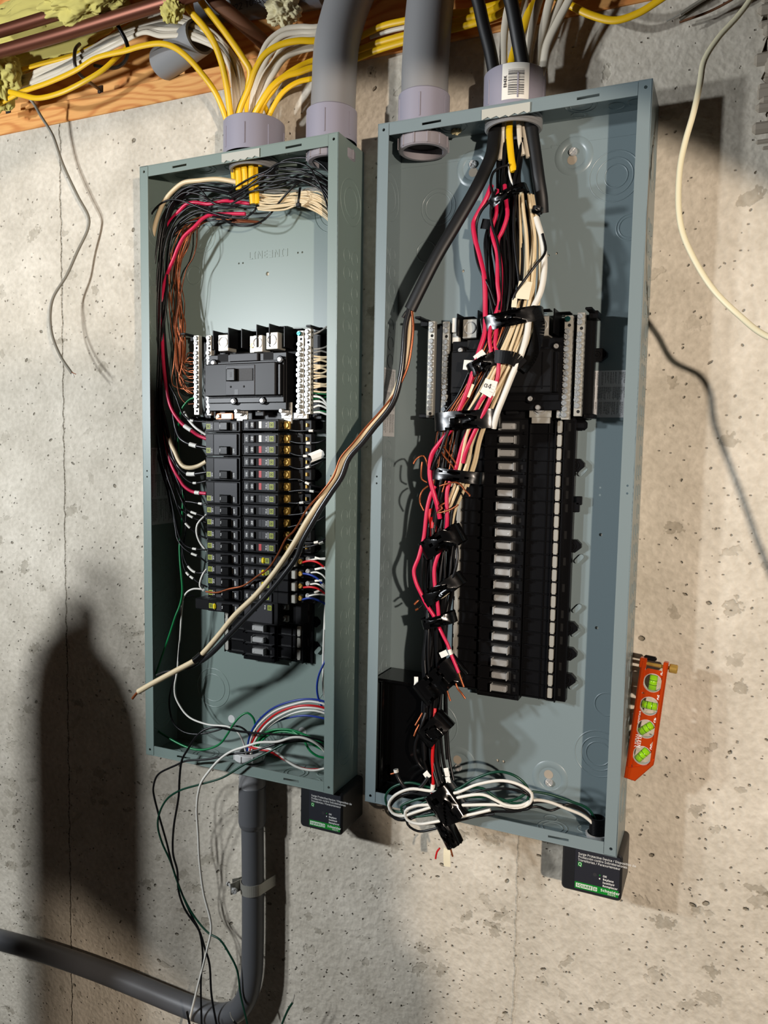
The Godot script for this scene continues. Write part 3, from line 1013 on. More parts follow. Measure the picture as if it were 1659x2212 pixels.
func left_contents() -> void:
	var sp: StandardMaterial3D = mat("speckle", Color(.42, .42, .42), .7)
	var nz := FastNoiseLite.new()
	nz.frequency = .35
	var nt := NoiseTexture2D.new()
	nt.width = 128
	nt.height = 128
	nt.noise = nz
	sp.albedo_texture = nt
	sp.albedo_color = Color(.55, .55, .55)
	# the main switch with its lugs and studs
	var mb := main_breaker("black main breaker switch with speckled window, in the left panel", LP, 117.3, 317, 249, 368, 72, true, [[140.5, 282, 19, 55], [206, 286, 17, 55], [232.5, 283, 21, 56]])
	obj("neutral_tab", slabs([[188, 273, 40, 197, 299, 50]], .0006), M.tin, mb)
	put_screw(mb, q(193, 288, 50), .004, .002, "brass", "slot")
	stud(mb, 169.5, 391, 50, [155, 378, 180, 402])
	stud(mb, 252, 391, 50, [243, 377, 262, 402])
	obj("ground_plate", slabs([[190, 378, 36, 207, 398, 39]], .002), M.black_breaker, mb)
	put_screw(mb, q(198.4, 386.4, 39), .0052, .003, "steel", "cross")
	obj("copper_link", slabs([[116, 392, 38, 150, 403, 42], [119, 394, 42, 127, 401, 44]], .001), M.copper, mb)
	put_screw(mb, q(123, 397.5, 44), .0032, .0016, "tin", "slot")
	obj("link_clip", slabs([[128, 394, 42, 148, 402, 43]], .0006), M.tin, mb)
	obj("end_clamp", slabs([[266, 393, 40, 290, 403, 46]], .001), M.tin, mb)
	put_screw(mb, q(271, 398, 46), .0034, .0016, "steel", "cross")
	put_screw(mb, q(281, 398, 46), .0034, .0016, "steel", "cross")
	terminal_bar("outer left ground bar of the left panel, filled with bare copper", LP, 84, 271.5, 7.86, 50, 10, 16, [2, 15], "screw", -1)
	terminal_bar("inner left terminal bar of the left panel, beside the main breaker", LP, 109, 272.7, 7.86, 50, 9, 16, [2, 5, 6, 7, 8, 9, 10], "screw", -1)
	terminal_bar("inner right terminal bar of the left panel, with a teal bonding screw", LP, 280, 274.0, 7.86, 50, 11, 16, [1], "mixed", 1)
	terminal_bar("outer right terminal bar of the left panel, full of cream neutrals", LP, 293.5, 272.0, 7.86, 51, 10, 16, [2], "screw", 1)
	# right column: eleven single breakers with brass screws
	var flags := ["tape_white", "tape_white", "print_red", "print_red", "print_red", "print_red", "grey_face", "grey_face", "grey_face", "grey_face", "print_red"]
	for i in 11:
		var y := 412.7 + 19.2 * i + (2.2 if i == 1 else 0.0)
		breaker_right("black breaker with a brass screw in the right column, " + nth(i), at(LP, 180.7, y, 0), flags[i])
	# four wide arc-fault breakers under them
	for i in 4:
		var o := breaker("wide arc-fault breaker with a yellow test button, %s of four in the right column" % ["first", "second", "third", "lowest"][i], at(LP, 180.7, 625.2 + 19.3 * i, 0), 1, 1)
		obj("raised_face", slabs([[5, -6.8, 60, 57, 6.8, 63.4]], .0008), M.grey_face, o)
		obj("electronics_case", slabs([[57, -9, 24, 86, 9, 61], [86, -9, 20, 96, 9, 50], [96, -9, 16, 118, 9, 34]], .0012), M.black_breaker, o)
		obj("handle_well", slabs([[14, -6, 63.3, 19.5, 5.6, 63.6], [26.5, -6, 63.3, 34, 5.6, 63.6]], 0), M.dark_hole, o)
		obj("handle", slabs([[19.8, -5.4, 62, 26.6, 5.4, 66.5]], .0007), M.grey_face, o)
		text_part(o, "20", 23.2, 0, 66.6, 5.2, "print_white")
		text_part(o, "ON", 10.6, .6, 63.5, 4.2, "print_white")
		text_part(o, "TEST", 35.6, 0, 63.5, 2.9, "print_white")
		if i < 3:
			obj("test_button", slabs([[38.4, -4.6, 62, 44.6, 4.6, 66]], .002), M.yellow_button, o)
		logo(o, 48.6, 0, 63.6)
		obj("wire_clamp", slabs([[86, -6, 50, 95.5, 7.4, 56]], .001), M.zinc, o)
		obj("clamp_well", slabs([[95.6, -7, 44, 105, 6.4, 47]], .0004), M.black_plastic, o)
		put_screw(o, q(100, -.6, 48), .0042, .0026, "brass", "slot")
		put_screw(o, q(111.5, -5, 44), .0038, .003, "steel", "cross")
	# one two-pole breaker without wires at the bottom of the right column
	var d := breaker("unwired two-pole breaker at the bottom of the right column", at(LP, 180.7, 709.5, 0), 2, 1)
	obj("raised_face", slabs([[5, -16, 60, 58, 16, 63]], .0008), M.grey_face, d)
	obj("handle", slabs([[20, -15, 62, 27, -3, 67]], .0007), M.handle_black, d)
	text_part(d, "15-A", 44.6, -9.6, 63.2, 3.4, "print_white")
	logo(d, 53, -9.6, 63.3)
	obj("terminal_housing", slabs([[68, -18, 16, 96, 18, 38]], .001), M.black_breaker, d)
	for s in [-9.8, 9.4]:
		obj("clamp", slabs([[61, s - 5, 40, 76, s + 5, 45]], .001), M.zinc, d)
		put_screw(d, q(67.5, s, 45), .0042, .003, "steel", "cross")
	# left column
	breaker_left("single black breaker at the top of the left column, under the main switch", at(LP, 109.4, 414.8, 0), 1)
	for i in 3:
		breaker_left("two-pole breaker with a tall face in the left column, %s of three" % ["first", "second", "third"][i], at(LP, 109.4 + i * .3, 443.6 + 38.6 * i, 0), 2)
	for i in 8:
		breaker_left("single breaker in the left column below the two-pole ones, %s of eight" % ["first", "second", "third", "fourth", "fifth", "sixth", "seventh", "eighth"][i], at(LP, 110.4 + i * .3, 549.5 + 19.35 * i, 0), 1)
	var g := breaker_left("long breaker with a yellow test button sticking out at the foot of the left column", at(LP, 113, 707, 0), 1)
	obj("electronics_case", slabs([[-28, -9, 20, 0, 9, 58], [-26, -9.5, 14, -4, -8, 52]], .0012), M.black_breaker, g)
	obj("test_button", slabs([[13, -4.8, 62, 19, 4.8, 66.5]], .002), M.yellow_button, g)
	# raised lettering pressed into the back plate, once upright and once upside down
	for k in 2:
		var t := obj("pressed_lettering", text_mesh("LINE", .0165, .0012, true), M.paint, get_node("electrical_panel"))
		t.transform = Transform3D(Basis(Vector3.BACK, 0.0 if k == 0 else PI), q(172 if k == 0 else 211, 136, 3.0))
	left_wires()

# ------------------------------------------------------------------ wires of the left panel
func left_wires() -> void:
	var o: MeshInstance3D
	# heavy conductors
	o = wire("feeder_wire", "thick cream stranded wire arching from the conduit hub down the left gutter", "wire", "", "wire_cream", 3.7, [-253.8,-37.8,45,-266.6,-34.4,48,-293.6,-28.8,52,-327.3,-27.9,55,-356.6,-28.3,56,-375.3,-37,56,-387.5,-45.8,56,-397.9,-56.4,56,-412.2,-78.7,54,-420.2,-96.7,52,-426.4,-115.8,50,-429,-135.2,50,-431.2,-201.2,48,-431.9,-247,48,-432.9,-292.7,46,-433.5,-319.3,42,-432.8,-342.1,36,-424.7,-369.4,34,-413.8,-389.4,40,-403,-412.2,46,-386.4,-446.2,52,-376.2,-459.9,54,-367.6,-475.1,54,-359,-483.4,54,-348.3,-485.8,52,-333.9,-482.8,48,-318.2,-474.8,46], 0, 10)
	o = wire("feeder_wire", "thick pink-red wire curving into the upper two-pole breaker", "wire", "", "wire_pink", 2.9, [-252.4,-81.5,34,-276.1,-80.2,38,-300,-79.5,42,-309.6,-80,46,-323.8,-86.5,50,-337.1,-99.3,54,-355.4,-112.6,56,-368,-129.8,56,-378.1,-145.5,54,-393.2,-165,50,-406,-182.8,44,-414.7,-200.4,38,-416.8,-238.5,38,-406.6,-274.8,48,-399.7,-310,54,-394.3,-340.8,56,-390.6,-362.9,56,-382.9,-385.8,56,-372.5,-401.1,56,-359.8,-414.7,54,-343,-425.1,52,-332.5,-432.5,48,-317.3,-437.6,46], 0, 10)
	sleeve(o, "marker_sleeve", "tape_white", 3.5, .905, .935)
	o = wire("feeder_wire", "thick red wire lying at the back of the upper left bundle", "wire", "", "wire_pink", 2.9, [-246.5,-65.3,30,-270.1,-61,34,-287.2,-59.5,40,-319,-61.6,42,-344.9,-56.5,44,-361.2,-58.4,44,-373.8,-66.6,44,-392.3,-76.1,40,-407.1,-87,36,-418.6,-108.1,34,-423.8,-168.5,34,-421.1,-253.2,40,-418.8,-285.3,44,-418.6,-349.7,40,-407.8,-400.6,46,-399.7,-439.4,50,-394.6,-453.3,52,-385.9,-475.6,54,-376.3,-492.8,54,-369.3,-503.7,52,-362.3,-514.8,50,-352.8,-522.5,48,-344,-526.1,46,-319.6,-527.6,44], 0, 8)
	sleeve(o, "marker_sleeve", "tape_white", 3.4, .965, .98)
	for k in [["second two-pole breaker, with a white sleeve", [-274.8,-47.3,40,-322.6,-36.3,48,-360.9,-37,46,-387.3,-51.7,46,-409.8,-80.9,42,-421.4,-124.4,40,-423.7,-184.9,40,-426,-261.4,40,-419,-323.8,44,-413.6,-370.4,46,-399.6,-409.3,50,-383.6,-459.3,52,-375.9,-476.9,52,-367.3,-487.4,52,-358.4,-494.9,50,-346.7,-496.5,48,-317.2,-492.3,46], .955], ["first two-pole breaker, with a white sleeve", [-273.2,-49.8,36,-316.6,-40.1,44,-354.8,-40.9,42,-383,-53.9,42,-407.4,-87.5,38,-417.1,-139,36,-415.4,-200,36,-410.3,-262.1,40,-396.1,-324.7,48,-390.4,-355.4,48,-388.3,-386,46,-379,-420.7,48,-369.8,-436,50,-358.3,-443.5,50,-342.4,-448.6,48,-317.3,-452.8,46], .95]]:
		o = wire("feeder_wire", "thick black wire into the " + k[0], "wire", "", "wire_black", 3.1, k[1])
		sleeve(o, "marker_sleeve", "tape_white", 3.7, k[2] - .012, k[2] + .012)
	# thin black branch wires: down the left gutter, then across to the breakers
	var ups := [[-240.9,-94,52,-262.9,-91.6,54,-284.4,-86.4,56,-312.7,-75.5,58,-335.2,-65.8,60,-357.8,-57.4,62,-378.8,-54.1,62,-400.3,-58,60,-417.3,-68.1,58,-428.6,-80.7,54,-436.9,-109.9,48,-438.9,-147.1,46,-436.2,-185.3,46,-430.5,-231.4,46], [-255.1,-71.7,48,-265.9,-71.8,50,-285.9,-70.5,54,-302.2,-63.6,56,-314.2,-55.4,56,-325.7,-49.9,57,-342.7,-45.4,58,-355.1,-45,58,-369.9,-52,58,-382.9,-62.7,57,-397,-94.5,55,-403.7,-121.8,54,-409.5,-173.2,52,-415.4,-232.9,50], [-292.6,-65.6,46,-302.3,-64.2,48,-311.5,-56.7,52,-321.7,-44.7,54,-333.5,-36.9,54,-351.8,-36.2,54,-369.4,-44.3,54,-380.7,-57.7,54,-391.9,-78,52,-405.1,-113.3,50,-415.7,-156.9,48,-422.7,-231.8,46], [-270.2,-39.1,44,-288.2,-35.4,46,-306.7,-33.1,50,-341.4,-32.4,52,-369.4,-41.4,54,-386.4,-58.5,54,-403.3,-79,52,-408.7,-97.8,52,-416.8,-127.2,50,-423.6,-171.4,48,-428.6,-231.5,46], [-278.4,-39.7,40,-298.6,-38.6,44,-322.3,-36.4,46,-350.1,-38.2,48,-370.6,-46.8,48,-390.3,-65.7,47,-402.7,-90.1,46,-412.4,-126.6,46,-420.5,-186.3,46,-426.4,-238.9,44], [-294.1,-74.5,50,-316.5,-70.9,56,-335.2,-68.6,60,-347.1,-71.3,60,-364.7,-82.9,60,-376.8,-98.2,60,-384.4,-112.1,60,-391.1,-131,60,-395,-153.6,60,-397,-169.8,60,-400.7,-194.5,58,-403.5,-226.2,56,-407.3,-271,54], [-273.2,-84.5,42,-297,-80.2,46,-312.9,-77.9,50,-333.2,-77.4,52,-353.4,-84.1,52,-370.2,-92.6,52,-382.2,-104.2,50,-389.9,-129.5,50,-393.8,-159,50,-394.3,-204.2,52,-398.2,-241.6,52,-405.8,-271.3,50], [-276,-91.7,38,-299.9,-88.9,42,-325.6,-86.9,44,-342.4,-87.2,46,-361,-89,46,-379.8,-99.7,46,-391.3,-117.2,46,-397.1,-142.9,46,-396.5,-180.8,48,-396.9,-218.8,50,-403.8,-248.6,50,-408.5,-278.5,48], [-271.8,-57.7,38,-291.1,-53.9,42,-313.5,-55.7,42,-336.3,-59,42,-354.8,-62.1,42,-373.6,-69.7,42,-392.6,-82.6,42,-406.1,-107.4,42,-415.6,-140,40,-421.8,-200.3,40,-425.9,-246,40], [-282,-61.8,36,-307.5,-58.1,38,-333.3,-51.5,40,-359.5,-49.2,42,-378.2,-54.5,42,-397.3,-68.7,42,-411.5,-91.4,40,-425.1,-138.8,38,-431.3,-199.4,38,-434.6,-245.3,38], [-270.1,-69.7,34,-295.4,-69,36,-321.1,-68.2,38,-342.5,-68.7,40,-361.1,-73.4,40,-377.1,-82.1,40,-390.4,-97.2,40,-401.8,-125.6,38,-408.8,-185.6,38,-413.9,-246.3,38]]
	var downs := [[-389,-347.4,52,-374,-369,54,-361.8,-397.1,52,-349.3,-406.9,50,-336.3,-409,48,-318.2,-409.7,46], [-410.9,-324.6,50,-408.3,-386.1,50,-399,-432.5,52,-389.7,-461.7,54,-379.4,-473.9,56,-367.6,-492,54,-356.8,-504.1,52,-345.1,-510.6,50,-333.9,-510.3,48,-318.1,-506.8,46], [-421.2,-323.9,46,-412.9,-386,48,-402.4,-440.2,48,-389.2,-478.8,50,-377.6,-501.7,50,-368,-520.7,50,-364.9,-540.1,48,-347.5,-543,47,-318.8,-545.9,45], [-424.4,-324,48,-418.1,-386.1,50,-406.9,-440.3,52,-393.3,-478.8,52,-379.9,-509.5,52,-368.4,-532.3,52,-359.7,-546.6,52,-354.7,-555.8,50,-342.4,-560.7,48,-318.8,-566.6,45], [-425.8,-315.9,44,-419.6,-385.8,46,-410.2,-440.3,48,-397,-494.5,50,-385.7,-521.3,52,-375.4,-537.1,54,-366.8,-551.9,54,-352.1,-563.3,52,-338.2,-570.5,48,-318.8,-575.9,45], [-408.7,-317.6,56,-410.9,-363.4,56,-409.2,-417.2,56,-399.9,-463.5,58,-386.8,-501.7,60,-374.3,-529.5,60,-365.8,-551.1,60,-359.8,-566.3,58,-352.8,-578.1,56,-343.1,-588.3,52,-333.6,-596.5,49,-317.8,-602.1,45], [-407.3,-317.2,52,-407.7,-363.3,54,-406,-417.2,54,-398.5,-479,54,-388,-525.2,54,-378.4,-563.7,54,-371.7,-590.6,54,-365.9,-604.3,54,-357,-615.6,52,-344.7,-620.1,50,-318.7,-621.5,45], [-407.5,-316.6,46,-408,-370.6,48,-404.6,-424.7,50,-398.9,-479,50,-391.2,-517.7,50,-384.6,-556.5,50,-377.2,-587.2,52,-370.8,-606.6,54,-357.3,-620.6,54,-343.1,-628.6,52,-332,-632.6,49,-318.7,-642.4,45], [-430.5,-315.5,42,-426.4,-370.2,46,-418.4,-432.6,50,-407,-479.2,52,-391.5,-517.6,52,-381.6,-556.3,50,-372,-594.9,50,-363.9,-622.9,50,-360.5,-637.6,50,-352.8,-650.4,50,-343.1,-658.6,49,-333.5,-661.1,47,-318.7,-658.7,45], [-436.2,-315.2,40,-430.1,-377.9,44,-422.1,-448.2,48,-406.8,-494.8,50,-395.2,-525.7,50,-387.2,-564.6,48,-374.6,-595.2,48,-366.9,-618.3,48,-364.7,-641.5,49,-359.6,-655.9,50,-353.8,-663.9,50,-341.2,-671.8,49,-330.1,-678.4,48,-316.8,-683.5,45], [-406.9,-316.2,42,-399.5,-355,44,-389.9,-385.9,44,-384.2,-424.4,44,-381.5,-470.8,44,-371.9,-509.4,44,-364.8,-540.4,42,-363,-579.4,42,-365.9,-603.1,42,-372.7,-635.1,42,-378.3,-667.5,40]]
	var dest := ["topmost breaker of the left column", "third two-pole breaker of the left column", "first single breaker below the two-pole ones", "second single breaker below the two-pole ones", "third single breaker below the two-pole ones", "fourth single breaker below the two-pole ones", "fifth single breaker below the two-pole ones", "sixth single breaker below the two-pole ones", "seventh single breaker below the two-pole ones", "eighth single breaker below the two-pole ones", "back of the lowest left breakers, without a sleeve"]
	for i in ups.size():
		o = wire("branch_wire", "thin black wire down the left gutter to the " + dest[i], "wire", "", "wire_black", 1.55, ups[i] + downs[i])
		if i < 10:
			var sl := [[-346.9,-407.6,50], [-338.3,-510.4,49], [-329.5,-544,47], [-340.9,-560.5,50], [-348.3,-565.4,52,-828.1,379,0], [-351.2,-584.9,52], [-340.4,-620.9,50], [-337.9,-629.8,52], [-348.1,-654.2,50,-341.4,-659.9,50], [-353.8,-663.3,50,-343.3,-670.3,50]]
			for s in (2 if i in [8, 9] else 1):
				sleeve_at(o, V(sl[i][s * 3], sl[i][s * 3 + 1], sl[i][s * 3 + 2]), 2.1, [3.0, 3.0, 3.4, 5.5, 5.0, 5.5, 3.4, 5.0, 4.2, 3.6][i])
	# loose black loops low in the top bundle
	wire("branch_wire", "thin black wire looping lowest under the yellow cables", "wire", "", "wire_black", 1.5, [-328.7,-70.2,40,-307.2,-80.2,42,-286.3,-89.2,46,-271,-98.3,50,-252.5,-104.2,52,-240.9,-106,52,-225.9,-105.2,50,-209.9,-98.3,46,-197,-84.1,40,-194.2,-72.2,34])
	wire("branch_wire", "thin black wire curling up beside the yellow cables' cut ends", "wire", "", "wire_black", 1.5, [-339.4,-64.8,38,-297,-86,46,-265.8,-90.3,50,-243.5,-93.1,52,-230.7,-89.5,52,-223.5,-83.4,50,-223.3,-71.9,44,-227.4,-59.1,38])
	# right-hand blacks: over the top and behind the right lip, out again to each breaker
	var arcs := [[-278.1,-49.5,44,-255.9,-43.9,52,-219.7,-36.2,60,-194.3,-31.8,62,-176.7,-24.2,62,-159.3,-23.4,62,-136.1,-28.4,62,-121,-36.3,62,-109.5,-52,62,-99,-72.8,60,-92,-94.2,58,-88.4,-118.1,54], [-276.2,-53,38,-235.9,-46.5,46,-206.5,-38,52,-193.6,-31.3,54,-184.2,-24.9,56,-167.5,-19,58,-143,-18.8,60,-120,-23.2,60,-100.7,-34.2,60,-88.4,-49,56,-82,-69.1,50], [-272.6,-55.3,48,-235.1,-47.6,56,-205.5,-37.9,60,-184,-39.2,60,-160.4,-39.4,60,-137.1,-42.3,60,-115.3,-49,58,-99.1,-58.3,56,-88.8,-64.9,52,-80.9,-78,46], [-267.7,-60.3,50,-233.7,-52.6,58,-206.6,-45.9,62,-182.6,-48.8,62,-153,-48.3,62,-135.8,-51.8,62,-112.8,-62.2,62,-99,-72.8,60,-88.5,-90,56,-85.6,-108.1,48], [-273.1,-59.9,46,-241,-58.1,56,-213.7,-57.5,60,-177.7,-57.6,60,-160.2,-56,60,-143.7,-51.6,58,-127.8,-50.2,54,-110.2,-56.4,50,-93.5,-67.9,46,-85.5,-85.7,40], [-195.8,-82.7,42,-182.5,-78.7,50,-169.4,-70.7,54,-156.5,-62,56,-144.9,-54.6,56,-125.4,-47.9,52,-107.5,-50.8,48,-94.2,-58.5,42,-85.1,-78.5,38], [-270.3,-59.9,40,-231.6,-44.9,46,-207.9,-33.8,50,-189.1,-27.1,52,-164.1,-30.9,54,-135.1,-37.6,54,-117.5,-49.4,54,-101.1,-68.1,52,-91.9,-81.9,50,-86.2,-100.2,44], [-270.2,-49.6,34,-222.8,-35.7,40,-185.5,-24.9,46,-144.3,-30.8,48,-121.1,-36.4,48,-104.7,-46.5,46,-94.3,-54.5,42,-84.7,-71.2,36], [-273.3,-65.9,42,-238.7,-57.3,48,-216.2,-49.4,50,-182.8,-49.2,50,-151.4,-40,48,-126.9,-39.7,46,-105.7,-52.4,44,-94,-69.3,42,-86.4,-91.8,38], [-268.5,-52.2,30,-226.7,-40.4,34,-190.4,-35.5,38,-156.2,-39.6,40,-126.7,-49.3,42,-106.7,-59.7,42,-95,-74.6,40,-86.9,-97.3,34], [-265.5,-55.5,28,-228,-45.3,32,-192.9,-38.8,34,-158.5,-43.6,36,-124.8,-56.4,38,-104.5,-72.9,40,-94.3,-90.9,38,-87.6,-117.1,32]]
	var outs := [[-76.8,-262.1,36,-74.5,-400.9,36,-81.1,-419.2,38,-92.5,-423.7,42,-107.2,-423.2,46,-120.6,-423,48,-146.9,-423.5,48,-159.7,-422.1,46], [-77.3,-261.5,32,-74.2,-386.8,34,-81.1,-422.1,38,-91.3,-432.1,44,-102.6,-439.4,48,-113.9,-441.3,48,-142.5,-442.1,48,-159.6,-439.4,46], [-76.6,-275,30,-75,-400.7,32,-80.9,-432.6,38,-90,-445.5,46,-100.5,-454.2,50,-115.8,-459.4,50,-128.8,-461.8,50,-146.5,-460.7,48,-159.4,-457.4,46], [-79.2,-275.5,34,-74.1,-429,36,-81.1,-453,40,-89.7,-462.4,46,-104.3,-471.2,50,-124.5,-478.8,50,-138.4,-482,50,-151.2,-480.2,48,-160.8,-477.6,46], [-75.6,-302.6,28,-73.3,-471.3,30,-82.4,-506.9,36,-100,-509.5,42,-113,-507.6,48,-125,-503.7,50,-136.5,-499.1,50,-146,-498,48,-160.6,-499.3,46], [-77.7,-302.7,30,-72,-485.4,32,-82.7,-516.8,38,-98.8,-517.2,44,-112.9,-516.2,48,-133.4,-514.8,48,-160.4,-518.1,46], [-75.3,-316.5,28,-71.2,-499.6,30,-82.1,-525.5,36,-99.8,-528.8,42,-124.9,-532.5,48,-145.6,-535.5,48,-160.2,-535.6,46], [-74,-330.7,30,-72.5,-513.9,30,-80.3,-536.8,36,-94.8,-538.6,42,-119,-547.2,48,-137.1,-551.8,48,-161.6,-555.3,46], [-74.8,-344.4,28,-72.3,-528.2,30,-80.1,-546.1,36,-91.9,-551.1,44,-109,-561.8,48,-128.6,-565.8,48,-163.1,-575.2,46], [-74.6,-358.4,28,-71.8,-556.8,30,-81.2,-578.4,36,-92.4,-586.4,42,-104.8,-593.3,46,-128.2,-596.8,48,-162.9,-593.5,46], [-74.4,-372.4,28,-71.6,-571.1,30,-79.5,-585.5,36,-92.4,-590.7,42,-101.5,-595.3,46,-118.3,-601.2,48,-140.6,-605.7,48,-164.4,-612,46]]
	var et := [.955, .95, .955, .955, .955, .955, .965, .965, .95, .96, .955]
	for i in 11:
		o = wire("branch_wire", "thin black wire over the top right to the right column's %s breaker" % ORD[i], "wire", "", "wire_black", 1.5, arcs[i] + outs[i])
		if i != 8:
			var sl: Array = [[-121.5,-423,48], [-123.1,-441.4,49], [-130.2,-461.1,49], [-125.3,-478.1,50], [-123.3,-505.1,50], [-119.4,-515.7,48], [-133.1,-533.2,48], [-128,-549.9,48], [0, 0, 0], [-109.6,-594.4,46], [-103.1,-595.4,46]][i]
			sleeve_at(o, V(sl[0], sl[1], sl[2]), 2.1, 3.4)
	# a curled paper tag still stuck on one of them
	var tg := Mb.new()
	var prof := PackedVector3Array(pts_of([-125.1,-475.2,56,-115.9,-472.1,58,-111.6,-467.1,60,-113,-461.5,62,-119.2,-458.8,61]))
	for i in prof.size() - 1:
		var a := prof[i]
		var c := prof[i + 1]
		var w := V(0, 0, 0) - V(-20, -8, 3)
		tg.quad(a, a + w, c + w, c, (w).cross(c - a).normalized())
	var tagm := obj(numbered("paper_tag"), tg.mesh(), M.tape_white)
	tag(tagm, "curled cream paper tag stuck on a black wire by the right column", "tag")
	# cream neutrals: from the cables, through the cable tie, behind the lip, into the right terminal bar
	var na: Array = [-226.7,-49.6,34,-185.2,-56.2,38,-151,-58.7,40,-129.7,-59.8,42,-111.4,-63.2,44,-97.1,-71.6,42,-81.6,-99,38,-76.4,-166.1,34,-77.6,-247.7,32,-86.3,-261.7,36,-94.1,-268.4,42,-105.9,-273.8,45,-118.9,-276.9,46]
	var nb: Array = [-215.5,-84,48,-197.7,-89.4,52,-169.2,-87.5,54,-144.9,-85.3,54,-122.5,-92.5,54,-106.4,-103.4,52,-92.5,-115.9,50,-85.6,-140.6,44,-82.8,-221,38,-80.4,-331.1,36,-83.8,-353.5,38,-92.2,-356.6,43,-104.6,-363.5,45,-117.7,-362,46]
	nb = [-215.5,-84,48,-197.7,-89.4,52,-169.2,-87.5,54,-144.9,-85.3,54,-122.5,-92.5,54,-106.4,-103.4,52,-92.5,-115.9,50,-85.4,-154.1,44,-82.3,-248.4,38,-81,-331.3,38,-92.2,-353.8,43,-104.6,-362.8,45,-117.7,-361.3,46]
	var ends := [722.0, 754.0, 762.0, 769.0, 776.0, 782.0, 788.0, 793.0, 799.0, 804.0, 812.0, 818.0, 827.0, 833.0, 838.0, 845.0]
	var lo: Array = [-118.9,-275.5,46]
	var hi: Array = [-117.7,-362.7,46]
	for i in 16:
		var t := i / 15.0
		var p := between(na, nb, t, 1.6)
		for k in [0, 1, 2]:
			p[k * 3 + 2] += rng.randf_range(-8, 8)
		var te: float = (ends[i] - 720.0) / 125.0
		var n := p.size()
		p[n - 1] = 46.0
		p[n - 2] = lerpf(lo[1], hi[1], te)
		p[n - 3] = lerpf(lo[0], hi[0], te)
		p[n - 5] = p[n - 2] + (5.0 if i == 0 else [-1.5, .5, 2.5][i % 3])
		p[n - 8] = p[n - 2] + (12.0 if i == 0 else rng.randf_range(-1, 6))
		wire("neutral_wire", "cream neutral wire at the right terminal bar, " + nth(i), "wire", "", "wire_cream" if i > 2 else "wire_grey", 1.5, p)
	var tie := Mb.new()
	var tp := pts_of([-153.7,-51.9,30,-142.4,-60.7,52,-135.5,-77.7,66,-138.2,-88.3,64,-143.6,-88.3,52,-151.8,-75.6,30,-153.9,-59.8,24])
	tie.sweep(smooth_path(tp), .0018, .0006, 8, Vector3.ZERO, true, false)
	tie.box(V(0, 0, 0) + (pts_of([-136.2,-89.7,66])[0] - V(0, 0, 0)), Vector3(.007, .006, .006), .001)
	tag(obj(numbered("cable_tie"), tie.mesh(), M.zip_black), "black cable tie round the cream neutrals in the left panel", "cable tie")
	# whites and greens that enter the same bar below them, from the bottom of the panel
	var wl := [[-117.6,-370.4,46,-106.3,-372,46,-97.4,-379,46,-91.1,-390.8,44,-81.6,-422.1,40,-77,-542.4,36,-84,-642.4,44,-91.7,-672,44,-96.7,-738.6,42,-97.4,-797.7,42,-96.3,-835.2,40,-88.2,-859,36], [-117.5,-378.2,46,-107.8,-378.2,46,-97.3,-382.5,46,-89.5,-394.3,44,-80.7,-443.2,38,-77.8,-556.8,34,-83.6,-650.2,40,-89.6,-679.8,40,-91.1,-745.7,40,-91.7,-812.2,40,-88.3,-850,36], [-117.4,-387.3,46,-109.4,-384.5,46,-99.7,-386.7,46,-91.1,-392.9,44,-80.5,-457.2,38,-76.5,-600.1,32,-78.7,-760.7,32,-82,-834.2,36], [-117.3,-395,46,-107.6,-394.4,46,-97.9,-397.2,46,-89.4,-401.3,44,-79.7,-471.4,36,-74.6,-614.4,32,-75.5,-760.3,32,-80.2,-841.3,36]]
	for i in 4:
		wire("neutral_wire", "bright white wire at the foot of the right terminal bar, %s of four" % ["first", "second", "third", "lowest"][i], "wire", "", "wire_white", 1.7, wl[i])
	var gl := [[-122.7,-364.3,40,-111.3,-365.9,40,-94.7,-367.3,38,-82.4,-372.8,34], [-123.7,-374.1,38,-109.1,-372.8,38,-94.1,-370.7,36,-83.4,-375.4,32], [-123.4,-393.9,38,-110.4,-392.5,38,-95.3,-396,36,-82.9,-407.8,32]]
	for i in 3:
		wire("ground_wire", "short green wire behind the bright white ones at the right bar, %s" % ["upper one", "middle one", "lower one"][i], "wire", "", "wire_green", 1.4, gl[i])
	# bare copper grounds into the outer left bar
	var ca: Array = [-229,-94.2,30,-278.9,-86,34,-321,-78.4,38,-358.3,-84,40,-386.6,-108.7,40,-397.3,-156.5,40,-396.8,-209.8,42,-392.4,-255.8,44,-388,-294.2,46,-382.6,-325,48,-369.2,-325.4,48,-356.8,-325.6,47,-342.5,-325.8,46]
	var cb: Array = [-227.3,-96.2,26,-272.8,-91.3,30,-314.9,-83.8,34,-347.1,-90.9,34,-370.3,-119.4,32,-379.9,-163.7,32,-378.1,-209.1,32,-371.7,-247.7,34,-369.2,-278.4,36,-364.2,-309.5,40,-357.2,-317.7,44,-350,-322.6,46,-342.5,-325.8,46]
	var cys := [764.0, 774.0, 785.0, 795.0, 805.0, 817.0, 826.0, 836.5, 849.5, 872.0, 780.0, 812.0, 842.0, 800.0]
	var c0: Array = [-342.5,-298.8,46]
	var c1: Array = [-342.5,-380.1,46]
